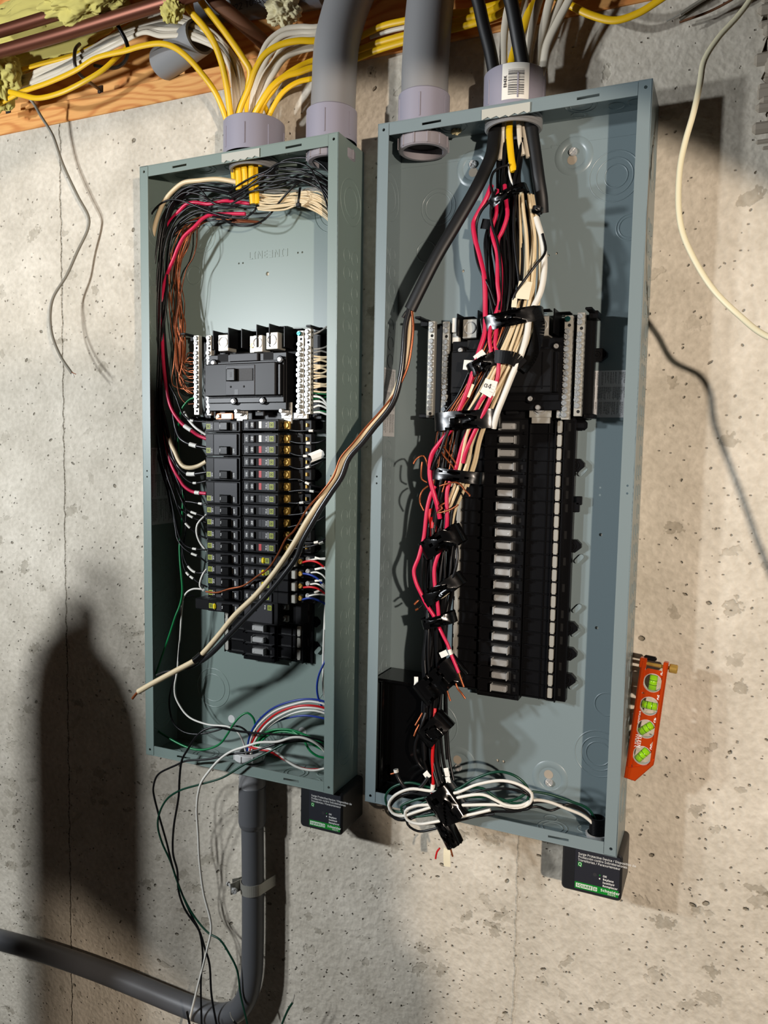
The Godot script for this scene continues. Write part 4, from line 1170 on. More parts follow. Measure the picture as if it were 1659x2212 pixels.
	for i in 14:
		var t: float = 1.0 - ((cys[i] - 764.0) / 108.0) * .9 + rng.randf_range(-.12, .12)
		t = clampf(t, 0.0, 1.0)
		var p := between(ca, cb, t, 2.2)
		var te: float = (cys[i] - 764.0) / 108.0
		var n := p.size()
		var ye := lerpf(c0[1], c1[1], te)
		p[n - 3] = lerpf(c0[0], c1[0], te)
		p[n - 2] = ye
		p[n - 5] = ye + rng.randf_range(-2, 2)
		p[n - 8] = lerpf(p[n - 11], ye, .8) + rng.randf_range(-2, 5)
		for k in [3, 4, 5, 6, 7]:
			p[k * 3] += rng.randf_range(-5, 5)
			p[k * 3 + 2] += rng.randf_range(-7, 7)
		var who: String = "bare copper ground wire into the outer left bar, " + nth(i) if i < 10 else "bare copper ground wire at the back of the left copper bunch, %s" % ["nearest the top of the bar", "by the bar's middle", "by the bar's lower half", "between two others"][i - 10]
		wire("ground_wire", who, "wire", "", "copper" if i % 3 else "copper_dull", .95, p, 0, 7)
	wire("ground_wire", "single bare copper wire standing clear to the right of the copper bunch", "wire", "", "copper_dull", 1.0, [-327.1,-78.6,30,-344.3,-83.8,34,-343.1,-96,38,-342.5,-120.1,40,-343.7,-131.5,42,-348.4,-143.7,42,-360.5,-158.3,42,-366.7,-174.2,42,-369.8,-192.7,44,-374.9,-222.3,46,-378.7,-239.4,46,-382.8,-263.8,44], 0, 7)
	wire("ground_wire", "bare copper wire making a wide loop before the outer left bar", "wire", "", "copper", 1.0, [-368.8,-242.2,46,-363.8,-284.3,50,-359.6,-303.7,54,-360.9,-322.6,56,-365.7,-339.8,56,-364.5,-350.2,54,-360.1,-354.5,50,-342.5,-353.7,46], 0, 7)
	wire("ground_wire", "bare copper wire hanging outermost in a long loop left of the bar", "wire", "", "copper", 1.0, [-378.6,-249.5,48,-375.7,-295.6,54,-378,-325.9,56,-382.5,-339.3,54,-383,-349.6,50,-374.7,-354,46,-361.1,-357,44,-343.1,-364.9,44], 0, 7)
	# green ground from that bar down the left gutter to the conduit at the bottom
	o = wire("ground_wire", "long bright green wire from the left bar down the gutter, looping to the bottom conduit", "wire", "", "wire_green", 1.75, [-338.8,-369.6,46,-350.8,-373.4,48,-358.6,-381,50,-365.3,-389.4,50,-370.3,-401.5,48,-379.1,-424.3,42,-380.8,-453,40,-379.5,-478.6,38,-372.2,-517.4,40,-368.1,-547.4,44,-371,-579.7,44,-370.1,-615.9,50,-367.6,-641.4,52,-363.4,-666.7,54,-360.5,-689.1,55,-361.9,-707.7,56,-365.8,-722.7,58,-370.1,-734.1,60,-383.2,-771.6,62,-400.4,-812.9,62,-419.7,-857,58,-432.3,-898.3,52,-433.1,-928,50,-422.3,-940.5,52,-394.2,-949.2,56,-354.6,-958.3,58,-330.4,-960,58,-305.7,-954.7,58,-283.2,-942.7,56,-270.3,-926.1,54,-258.5,-905,50,-246.2,-890.6,46,-236.3,-886.1,44,-225.8,-894.7,42,-224.3,-910.4,40,-229,-941.7,38])
	o = wire("neutral_wire", "white wire bowing out beside the left column's middle breakers", "wire", "", "wire_white", 1.9, [-321.1,-563.1,42,-325,-569.1,48,-331.3,-578.4,52,-333.6,-589.7,52,-332.8,-600.2,50,-329,-611.1,47,-320.2,-623.3,43])
	o = wire("neutral_wire", "short white wire bent beside the two lowest left breakers", "wire", "", "wire_white", 1.8, [-321,-654.7,42,-323.6,-660.4,46,-328.2,-672.4,48,-329.6,-682.7,48,-325.1,-690.7,44])
	o = wire("neutral_wire", "white wire ending in the topmost left breaker", "wire", "", "wire_white", 2.2, [-368.1,-393.4,40,-353.4,-407.5,46,-337.2,-420.4,48,-320.7,-430.8,44])
	o = wire("neutral_wire", "grey-white wire from the lowest left breaker down to the bottom conduit", "wire", "", "wire_white", 1.6, [-323.2,-689,44,-327.3,-688.2,46,-340.4,-688,50,-351.3,-693.1,52,-360,-703.7,52,-363.4,-719.8,52,-366.9,-759.9,52,-370.9,-801.9,52,-374.9,-835.7,52,-379.9,-861.9,52,-377.9,-877.8,52,-369.1,-891.8,52,-357.4,-903.7,52,-343.8,-910.8,52,-311.7,-916.2,50,-271.3,-914.1,48,-254.8,-920.6,46,-245.9,-938.3,42,-241.3,-959,40])
	o = wire("branch_wire", "black wire from the long lowest left breaker, looping to the bottom conduit", "wire", "", "wire_black", 1.6, [-345.7,-702.4,42,-350.7,-701.4,46,-358.7,-704.7,50,-362.9,-711.9,52,-366.1,-723.8,52,-367.9,-760,52,-370.3,-801.8,52,-374.9,-828.1,52,-384.6,-862,54,-389.2,-882.9,54,-388.3,-901.5,54,-380.4,-923.8,54,-361.1,-935,54,-335.1,-936.3,52,-301.2,-926.8,48,-268.2,-913.7,44,-248.9,-913.8,42,-234.2,-926.2,40,-229.9,-953.7,38])
	# coloured leads on the arc-fault breakers: pigtails and hot wires with white sleeves
	var leads := [["white pigtail curving from the first wide breaker's side screw", "wire_white", 1.4, [-122.4,-623.5,46,-106.5,-619.9,48,-95.2,-618.3,48,-86.5,-618.6,46,-77.3,-624.2,42]], ["red wire from the first wide breaker to the right wall", "wire_red", 1.7, [-133.6,-627.8,48,-123.4,-624.6,50,-113.5,-623.8,50,-102.1,-626.5,50,-93.3,-633.3,48,-85.6,-642.6,44,-76.8,-686.1,38]], ["white pigtail from the second wide breaker's side screw", "wire_white", 1.4, [-118.8,-642.9,46,-107.9,-641,48,-96.4,-645.1,48,-90.9,-653.6,46,-90.7,-679.2,44,-91.1,-708.3,44]], ["blue wire from the second wide breaker to the right wall", "wire_blue", 1.7, [-131.7,-645.1,48,-119.8,-645.3,50,-108.3,-648.7,50,-101.1,-654.9,48,-95.6,-661.9,46,-87.8,-679.3,42,-76.3,-715.2,38]], ["white pigtail from the third wide breaker's side screw", "wire_white", 1.4, [-119.4,-661.2,46,-107.6,-659.1,48,-97.8,-662.5,48,-92.3,-668.2,46,-91.3,-693.8,44,-94,-730.6,44]], ["red wire from the third wide breaker to the right wall", "wire_red", 1.7, [-130.6,-667,48,-119.6,-664.9,50,-108,-665.3,50,-99.3,-669.2,48,-92.2,-675.4,46,-84.3,-693.4,42,-76,-737.1,38]], ["white pigtail from the lowest wide breaker's side screw", "wire_white", 1.4, [-121.6,-679.6,46,-107.4,-675.8,48,-94.3,-675.3,48,-87.2,-678.5,46,-85.6,-715.4,42]], ["blue wire from the lowest wide breaker to the right wall", "wire_blue", 1.7, [-132.9,-686.3,48,-119.3,-682.4,50,-109.4,-682.9,50,-99,-686.6,48,-91.9,-690.6,46,-84.1,-708,42,-74,-758.8,38]]]
	for i in leads.size():
		o = wire("branch_wire" if i % 2 else "neutral_wire", leads[i][0], "wire", "", leads[i][1], leads[i][2], leads[i][3])
		if i % 2:
			sleeve(o, "marker_sleeve", "tape_white", 2.2, .40, .52)
			sleeve(o, "bare_end", "copper", 1.0, -.05, .06)
	for i in 4:
		var y: float = [1206.0, 1229.0, 1255.0, 1278.0][i]
		var st: Array = [[-110.3,-617.8,50,-102.2,-619.3,50,-93.5,-619.6,48], [-110.1,-636.5,50,-101.9,-634.4,50,-94.9,-632.7,48], [-109.8,-654.6,50,-103.3,-653.3,50,-97.9,-653.2,48], [-110.4,-672.8,50,-103.9,-670,50,-99.3,-667.8,48]][i]
		var t2 := wire("wire_tag", "small white tag flag beside the wide breakers, %s" % ["topmost", "second", "third", "lowest"][i], "tag", "", "tape_white", 1.7, st, .5)
	# the fan of wires out of the bottom conduit towards the right wall
	var fan := [["upper blue wire arching from the bottom conduit to the right wall", "wire_blue", 1.7, [-238.6,-952.2,40,-235.5,-933.6,42,-224.8,-910.9,46,-208,-889.7,50,-182.3,-867.4,52,-148,-850.7,52,-117.2,-842.9,50,-92.9,-844.1,46,-77.4,-851.5,38]], ["blue wire standing against the right wall down to the fan", "wire_blue", 1.7, [-87.6,-760,40,-90.6,-776.6,46,-99.6,-799.6,50,-103.4,-818.6,50,-102.6,-837.5,48,-94.6,-858.3,44,-83.5,-878.5,38]], ["white wire under the upper blue one in the fan", "wire_white", 1.7, [-234.5,-952.3,42,-230.5,-933.6,44,-220.8,-913.4,48,-204.4,-893,50,-178.7,-871.4,52,-146.2,-855.7,52,-117.2,-846.6,50,-92.8,-848.5,46,-77.3,-858.1,38]], ["red wire in the middle of the fan", "wire_red", 1.8, [-231.3,-952.6,44,-224.2,-932.7,48,-215.8,-917.3,50,-196.5,-893.5,54,-171,-872,56,-137,-856.1,56,-111.5,-851.2,54,-91.7,-853.6,48,-76.2,-861.8,40]], ["white wire just below the red one in the fan", "wire_white", 1.8, [-229.5,-953.8,44,-220.6,-932.1,48,-211.3,-917.3,50,-191.2,-894.2,54,-165.8,-874.9,56,-133.6,-858.6,56,-109.8,-854.7,54,-91.6,-857.3,48,-76.1,-865.5,40]], ["second white wire below the red one in the fan", "wire_white", 1.7, [-230.3,-955.4,40,-220.6,-935,44,-210.4,-920.1,46,-188.5,-897.3,50,-163.1,-878.8,52,-132.6,-864.8,52,-108.7,-860.2,50,-91,-863,46,-76.1,-869.2,40]], ["lower blue wire of the fan", "wire_blue", 1.6, [-229.9,-956,38,-219.2,-933.9,42,-204.6,-912,44,-180.6,-891.9,46,-150.1,-877.9,48,-121.3,-871,48,-93.6,-872.3,44,-77,-877.4,38]]]
	for f in fan:
		wire("branch_wire", f[0], "wire", "", f[1], f[2], f[3])
	# green coils and the loose ends that leave by the right wall
	var greens := [[-221,-946.9,46,-214.4,-929.4,48,-200.7,-913.2,50,-178.8,-902.6,50,-149.8,-899.1,48,-125.4,-903.9,46,-102.4,-911.9,42,-84.8,-918.3,36], [-219.6,-947.3,44,-212.1,-932.8,46,-194.4,-915.8,46,-168.2,-905.2,46,-138.1,-906.1,46,-115.2,-915.7,46,-93.9,-923.9,42,-82.2,-925.4,36], [-225.4,-947.5,42,-213.4,-929.1,44,-186.9,-909,44,-156.5,-901.5,44,-128.4,-911.3,48,-114.4,-926.2,50,-101.5,-934.4,46,-85.9,-937.4,38]]
	for i in 3:
		wire("ground_wire", "green wire coiled right of the bottom conduit, %s strand" % ["upper", "middle", "lower"][i], "wire", "", "wire_green", 1.8, greens[i])
	o = wire("branch_wire", "red wire with a white neighbour curving low from the conduit to the right wall", "wire", "", "wire_red", 2.0, [-229.6,-938.5,52,-217.5,-938.8,54,-203.7,-937.9,56,-187.8,-937.4,56,-171.6,-942.8,54,-153.7,-950.2,52,-139.4,-955.8,50,-121.3,-959.2,46,-102.9,-958,40])
	o = wire("neutral_wire", "white wire dipping lowest in front of the right bottom corner", "wire", "", "wire_white", 1.9, [-222.8,-939.6,50,-200.2,-935,56,-179.6,-933.6,58,-163.9,-939.9,58,-147.9,-949.9,56,-129.7,-957,52,-107.9,-958.2,46,-94.5,-954.9,40])
	# loose leads hanging out of the panel towards the viewer and down
	var hang := [["white lead hanging from the right wall out over the bottom lip to the floor", "wire_white", 2.0, [-81.7,-935.2,46,-87.2,-917.7,56,-97.4,-904.2,66,-113.5,-896.9,74,-129,-896.9,80,-150.7,-904.6,88,-180.7,-909.2,94,-203.8,-918.6,98,-228.5,-929.9,100,-249.2,-945.8,102,-270.1,-970.3,104,-283.7,-989.9,104,-293.2,-1012.7,100,-300.6,-1044.1,94,-304,-1087.8,86,-308.9,-1141.7,76,-308.6,-1204.2,65,-300.4,-1251,58,-298.5,-1271.1,58,-309,-1315.6,58,-328.5,-1388.7,58,-346.4,-1455.8,58,-358.5,-1501.2,58]], ["upper black lead over the bottom lip, bending sharply at the left", "wire_black", 1.7, [-82.9,-925.7,44,-92.5,-906.9,60,-111.6,-900.2,70,-131.8,-903.2,78,-153.2,-909.3,84,-171.7,-917.2,88,-199.1,-928.1,92,-231.3,-936.3,96,-273.1,-950.9,100,-317.6,-961.6,102,-334.8,-971,104,-368.3,-990.8,104,-376.1,-1000.2,104,-384.7,-1023,101,-384.4,-1040.2,98,-380.8,-1070.2,92,-371.9,-1120.9,83,-365.5,-1173.4,73,-353.2,-1220.5,64,-338.3,-1257.3,58,-323.6,-1278.2,58,-315.8,-1317.6,58,-319.7,-1369.1,58,-317.6,-1461.4,58]], ["lower black lead dropping straight from the bottom lip", "wire_black", 1.8, [-81.9,-914.9,40,-98.1,-905.4,50,-133,-900.6,62,-169.3,-901.3,72,-211.7,-902.8,80,-241.6,-900.7,88,-259.6,-898,94,-279.3,-903,98,-294.5,-915.7,102,-311.4,-941.1,104,-322.6,-960.2,104,-327.3,-990.7,104,-333.3,-1025.3,99,-353,-1090,88,-361.5,-1140.8,79,-357.7,-1171.5,73,-360.5,-1213,66,-351.5,-1247.2,60,-323.6,-1278.2,58,-310.9,-1307.9,58,-302.2,-1330.2,58,-297.3,-1387.2,58,-284.6,-1445.9,58]], ["dark green lead hanging over the bottom lip beside the black ones", "wire_dark_green", 1.7, [-83,-917.5,44,-101.8,-908.5,58,-121,-905.5,68,-140.1,-908.3,78,-168.7,-925.5,86,-207.7,-949.3,92,-247.5,-977.4,98,-289.8,-995.7,102,-327.9,-1013.1,101,-357.1,-1034.5,98,-378,-1065.1,93,-386.3,-1093.4,88,-381.8,-1123.2,83,-369.9,-1156.6,76,-362.3,-1186,71,-353.2,-1220.5,64,-333.4,-1255.9,58,-304.2,-1276.9,58,-280.3,-1282.4,58,-261.3,-1301.5,58,-245.3,-1325.4,58,-237.6,-1368,58,-226.3,-1405.4,58,-218.7,-1435.7,58]]]
	for h in hang:
		wire("loose_lead", h[0], "wire", "", h[1], h[2], h[3], 0, 10)
	o = wire("loose_lead", "green wire end with a bare tip poking into the bottom of view", "wire", "", "wire_dark_green", 1.8, [-164.5,-1417,58,-154.2,-1385.3,58,-144.7,-1362.2,58,-137,-1348.5,58])
	bare_end(o, "tin", .7, [-137,-1348.5,58,-134.5,-1339.7,58,-133.7,-1333.1,58])
	o = wire("loose_lead", "black wire tip with a bare silver end at the foot of the conduit", "wire", "", "wire_black", 1.8, [-201.6,-1392.4,110,-208.8,-1375.2,110,-215,-1370.2,110])
	bare_end(o, "tin", .7, [-215,-1370.2,110,-220.4,-1364.1,110,-222.3,-1357.6,110])
	o = wire("loose_lead", "short black wire stub beside the white lead at the bottom", "wire", "", "wire_black", 1.9, [-298.3,-1427.2,108,-305.9,-1401.3,108,-309.6,-1386.3,108])

# ------------------------------------------------------------------ contents of the right panel
# a band of tape round a bundle: its left and right end on the front, its width and the bundle's depth
func band(label: String, ends: Array, width: float, depth: float, mname := "tape_black", called := "tape_band", wrinkle := .8, cat := "tape") -> MeshInstance3D:
	var p := pts_of(ends)
	var a := p[0]
	var c := p[1]
	var mid := (a + c) / 2.0
	var half := (c - a) / 2.0
	var ax := half.normalized()
	var up := Vector3.BACK.cross(ax).normalized()
	var fw := ax.cross(up)
	var b := Mb.new()
	var n := 36
	var rows := 7
	var grid := []
	var nz := FastNoiseLite.new()
	nz.seed = int(absf(a.x * 9000.0)) + 3
	nz.frequency = .35
	for i in n:
		var t := TAU * i / n
		var row := []
		for j in rows:
			var s := float(j) / (rows - 1) - .5
			var r := 1.0 + .012 * wrinkle * nz.get_noise_2d(i * 1.0, j * 2.4)
			var cx := signf(cos(t)) * pow(absf(cos(t)), .8)
			var sy := signf(sin(t)) * pow(absf(sin(t)), .7)
			row.append(mid + half * cx * r + fw * (depth * .001 * .5 * sy * r - depth * .0005 + .0012 * wrinkle * nz.get_noise_2d(i * 2.0 + 50.0, j * 2.5)) + up * (s * width * .001 * (1.0 + .10 * nz.get_noise_1d(i * 1.7))))
		grid.append(row)
	for i in n:
		for j in rows - 1:
			var q0: Vector3 = grid[i][j]
			var q1: Vector3 = grid[(i + 1) % n][j]
			var q2: Vector3 = grid[(i + 1) % n][j + 1]
			var q3: Vector3 = grid[i][j + 1]
			var nn := (q1 - q0).cross(q3 - q0).normalized()
			if nn.dot(q0 - mid) < 0.0:
				nn = -nn
			b.quad(q0, q1, q2, q3, nn)
	smooth_normals(b)
	var o := obj(numbered(called), b.mesh(), M[mname])
	tag(o, label, cat)
	return o

func smooth_normals(b: Mb) -> void:
	var acc := {}
	for i in b.v.size():
		var k := Vector3i((b.v[i] * 20000.0).round())
		acc[k] = acc.get(k, Vector3.ZERO) + b.n[i]
	for i in b.v.size():
		var s: Vector3 = acc[Vector3i((b.v[i] * 20000.0).round())]
		if s.length() > .01:
			b.n[i] = s.normalized()

# a short flat strip of tape or a paper flag through points, width across the path in the wall's plane
func strip(called: String, label: String, mname: String, flat: Array, width: float, cat := "tape") -> MeshInstance3D:
	var p := smooth_path(pts_of(flat), .004)
	var b := Mb.new()
	for i in p.size() - 1:
		var t := (p[i + 1] - p[i]).normalized()
		var sdir := Vector3.BACK.cross(t).normalized() * width * .0005
		var up := t.cross(sdir).normalized() * .0002
		for sg in [-1.0, 1.0]:
			b.quad(p[i] - sdir + up * sg, p[i] + sdir + up * sg, p[i + 1] + sdir + up * sg, p[i + 1] - sdir + up * sg, up.normalized() * sg)
	smooth_normals(b)
	var o := obj(numbered(called), b.mesh(), M[mname])
	tag(o, label, cat)
	return o

func right_contents() -> void:
	# main switch cover, lugs, studs, bars
	var mb := main_breaker("black main breaker without a visible switch, behind the taped wire bundle", RP, 112.5, 314, 252, 371, 72, false, [[132.5, 281, 21, 55], [232, 282, 20, 55]])
	obj("cover_ridge", slabs([[238, 318, 71, 240, 366, 73], [116, 362, 71, 250, 363.5, 73], [196, 316, 71.6, 197.4, 360, 72.6]], .0005), M.black_plastic, mb)
	stud(mb, 231.8, 389.4, 50, [217, 374, 247, 402])
	obj("ground_plate", slabs([[181, 376, 34, 200, 398, 38]], .002), M.black_breaker, mb)
	put_screw(mb, q(189.6, 385.6, 38), .0054, .003, "steel", "cross")
	obj("end_clamp", slabs([[254, 391, 40, 262, 403, 46]], .001), M.tin, mb)
	put_screw(mb, q(258, 397, 46), .0032, .0016, "steel", "cross")
	obj("cream_tab", slabs([[108, 266, 44, 115, 286, 60], [106, 286, 44, 116, 300, 52]], .0008), M.tape_white, mb)
	terminal_bar("outer left terminal bar of the right panel, every screw free", RP, 75, 272.4, 7.8, 52, 10, 17, [2, 16], "screw", -1)
	terminal_bar("inner left terminal bar of the right panel, its foot behind copper wires", RP, 96.5, 274.2, 7.8, 52, 10, 17, [2, 16], "screw", -1)
	terminal_bar("inner right terminal bar of the right panel, with a teal bonding screw", RP, 267, 274.3, 7.8, 52, 11, 17, [1], "mixed", 1)
	terminal_bar("outer right terminal bar of the right panel, beside the warning label", RP, 283, 271.5, 7.7, 53, 10, 17, [2, 16], "screw", 1)
	# the spare black cover standing in the lower left corner
	var bx := thing("plastic_box", "glossy black plastic box standing in the right panel's lower left corner", "box", RP)
	obj("body", slabs([[4, 790, 6, 92, 966, 62]], .006), M.gloss_black, bx)
	obj("rim", slabs([[6, 786, 8, 92, 791, 72], [16, 790, 56, 21, 960, 70]], .002), M.gloss_black, bx)
	# mounting screws in dimpled keyholes
	var panel := get_node("electrical_panel2") if has_node("electrical_panel2") else get_node("electrical_panel_001")
	for k in [[1022, 355, 1022, 371], [1238, 330, 1236, 345], [990, 1655, 989, 1642], [1186, 1688, 1186, 1673]]:
		pass
	var kp := [[113.5,42.3,4], [113.6,52.9,3.3], [254.4,43.8,4], [253.4,53.7,3.3], [117.7,926.7,4], [115.7,915.1,3.3], [255.1,922.4,4], [253.8,911.2,3.3]]
	for i in 4:
		var s: Array = kp[i * 2]
		var h: Array = kp[i * 2 + 1]
		var d := Mb.new()
		ring(d, q(s[0] + 1, (s[1] + h[1]) / 2, 3), .021, Vector3.BACK, .005, .0012)
		obj("dimple", d.mesh(), M.paint_right, panel)
		var kh := Mb.new()
		kh.lathe([Vector2(.0066, .0003), Vector2(0, .0003)], axis_y(q(h[0], h[1], 3), Vector3.BACK), 20)
		obj("keyhole", kh.mesh(), M.concrete_plain, panel)
		var sc := put_screw(panel, q(s[0], s[1], 3.2), .0058, .004, "steel", "cross")
		sc.name = "mounting_screw"
	for i in 2:
		var h: Array = [[118.4,915.9,3.3], [259.4,915.2,3.3]][i]
		var kh := Mb.new()
		kh.lathe([Vector2(.0070, .0003), Vector2(0, .0003)], axis_y(q(h[0], h[1], 3), Vector3.BACK), 20)
		obj("keyhole", kh.mesh(), M.pvc_white, get_node("electrical_panel"))
	# printed labels stuck inside the panels
	sticker(panel, "warning_label", q(318, 368.5, 3.4), Vector2(.048, .063), Basis())
	sticker(get_node("electrical_panel"), "warning_label", q(2.1, 515, 40), Vector2(.062, .13), Basis(Vector3.UP, PI / 2))
	sticker(panel, "warning_label", q(2.1, 380, 40), Vector2(.062, .10), Basis(Vector3.UP, PI / 2))
	# coupling in the bottom right corner with the surge device's leads
	var cp := thing("conduit_nipple", "black threaded plastic nipple with a steel locknut, bottom right corner", "conduit fitting", Transform3D(Basis(), V(328.5, -969, 42)))
	var b := Mb.new()
	var prof := [Vector2(.0128, .001), Vector2(.0128, .006)]
	for i in 9:
		prof.append(Vector2(.0108, .006 + i * .0022))
		prof.append(Vector2(.0100, .0071 + i * .0022))
	prof.append_array([Vector2(.0108, .0262), Vector2(.0098, .0272), Vector2(.0082, .0272), Vector2(.0082, .004)])
	b.lathe(prof, Transform3D(), 28)
	obj("nipple", b.mesh(), M.black_plastic, cp)
	var ln := Mb.new()
	ln.lathe([Vector2(.0155, .0002), Vector2(.0155, .0052), Vector2(.0128, .0056)], Transform3D(), 8)
	obj("locknut", ln.mesh(), M.steel, cp)
	right_wires()

func sticker(parent: Node, called: String, c: Vector3, size: Vector2, basis: Basis) -> void:
	var W := 192
	var H := int(192.0 * size.y / size.x)
	var im := Image.create(W, H, false, Image.FORMAT_RGB8)
	im.fill(Color(.80, .80, .80))
	var r := RandomNumberGenerator.new()
	r.seed = int(size.y * 10000) + 4
	for col in 3:                                     # columns of fine print, turned on their side
		var y0 := int(8 + col * (H - 12) / 3.0)
		var y1 := int(y0 + (H - 12) / 3.0 - 10)
		var x := 8
		while x < W - 8:
			if r.randf() < .9:
				var y := y0
				while y < y1:
					var l := r.randi_range(4, 16)
					if y + l > y1 or r.randf() < .08:
						break
					im.fill_rect(Rect2i(x, y, 2, l), Color(.22, .22, .23))
					y += l + 2
			x += 5
	var b := Mb.new()
	var f := Transform3D(basis, c)
	b.quad(f * Vector3(-size.x / 2, -size.y / 2, .0002), f * Vector3(size.x / 2, -size.y / 2, .0002), f * Vector3(size.x / 2, size.y / 2, .0002), f * Vector3(-size.x / 2, size.y / 2, .0002), basis.z)
	var m := StandardMaterial3D.new()
	m.albedo_texture = ImageTexture.create_from_image(im)
	m.roughness = .5
	var o := obj(called, b.mesh(), m, parent)
	o.set_meta("label", "printed label of fine grey text")

# left and right edge of the hanging bundle at heights down the panel
var LEFT_EDGE := PackedVector3Array()
var RIGHT_EDGE := PackedVector3Array()
func in_bundle(k: float, s: float, dz := 0.0) -> Vector3:     # k counts the stations, s runs from the left edge to the right one
	var n := LEFT_EDGE.size() - 1
	var i := clampi(int(k), 0, n - 1)
	var f := clampf(k - i, 0.0, 1.0)
	return LEFT_EDGE[i].lerp(LEFT_EDGE[i + 1], f).lerp(RIGHT_EDGE[i].lerp(RIGHT_EDGE[i + 1], f), s) + Vector3(0, 0, dz * .001)

func flat_mm(p: PackedVector3Array) -> Array:
	var o := []
	for v in p:
		o.append_array([v.x * 1000.0, (v.y - TOP) * 1000.0, v.z * 1000.0])
	return o

# a wire that stays in the bundle from station k0 to k1; lanes are its places across at the stations
func bundle_wire(called: String, label: String, m: String, r: float, k0: float, k1: float, s0: float, s1: float, drift: float, z0: float) -> MeshInstance3D:
	var p := PackedVector3Array()
	var k := k0
	var ph := rng.randf() * TAU
	var ph2 := rng.randf() * TAU
	while k < k1 + .01:
		var u := (k - k0) / maxf(k1 - k0, .01)
		var s := lerpf(s0, s1, u) + drift * sin(ph + k * 1.1) * .8
		p.append(in_bundle(k, clampf(s, .02, .98), z0 + 5.0 * sin(ph2 + k * .9) - 16.0 * pow(absf(clampf(s, 0, 1) - .5) * 2.0, 2.0)))
		k += .75
	return wire(called, label, "wire", "", m, r, flat_mm(p))

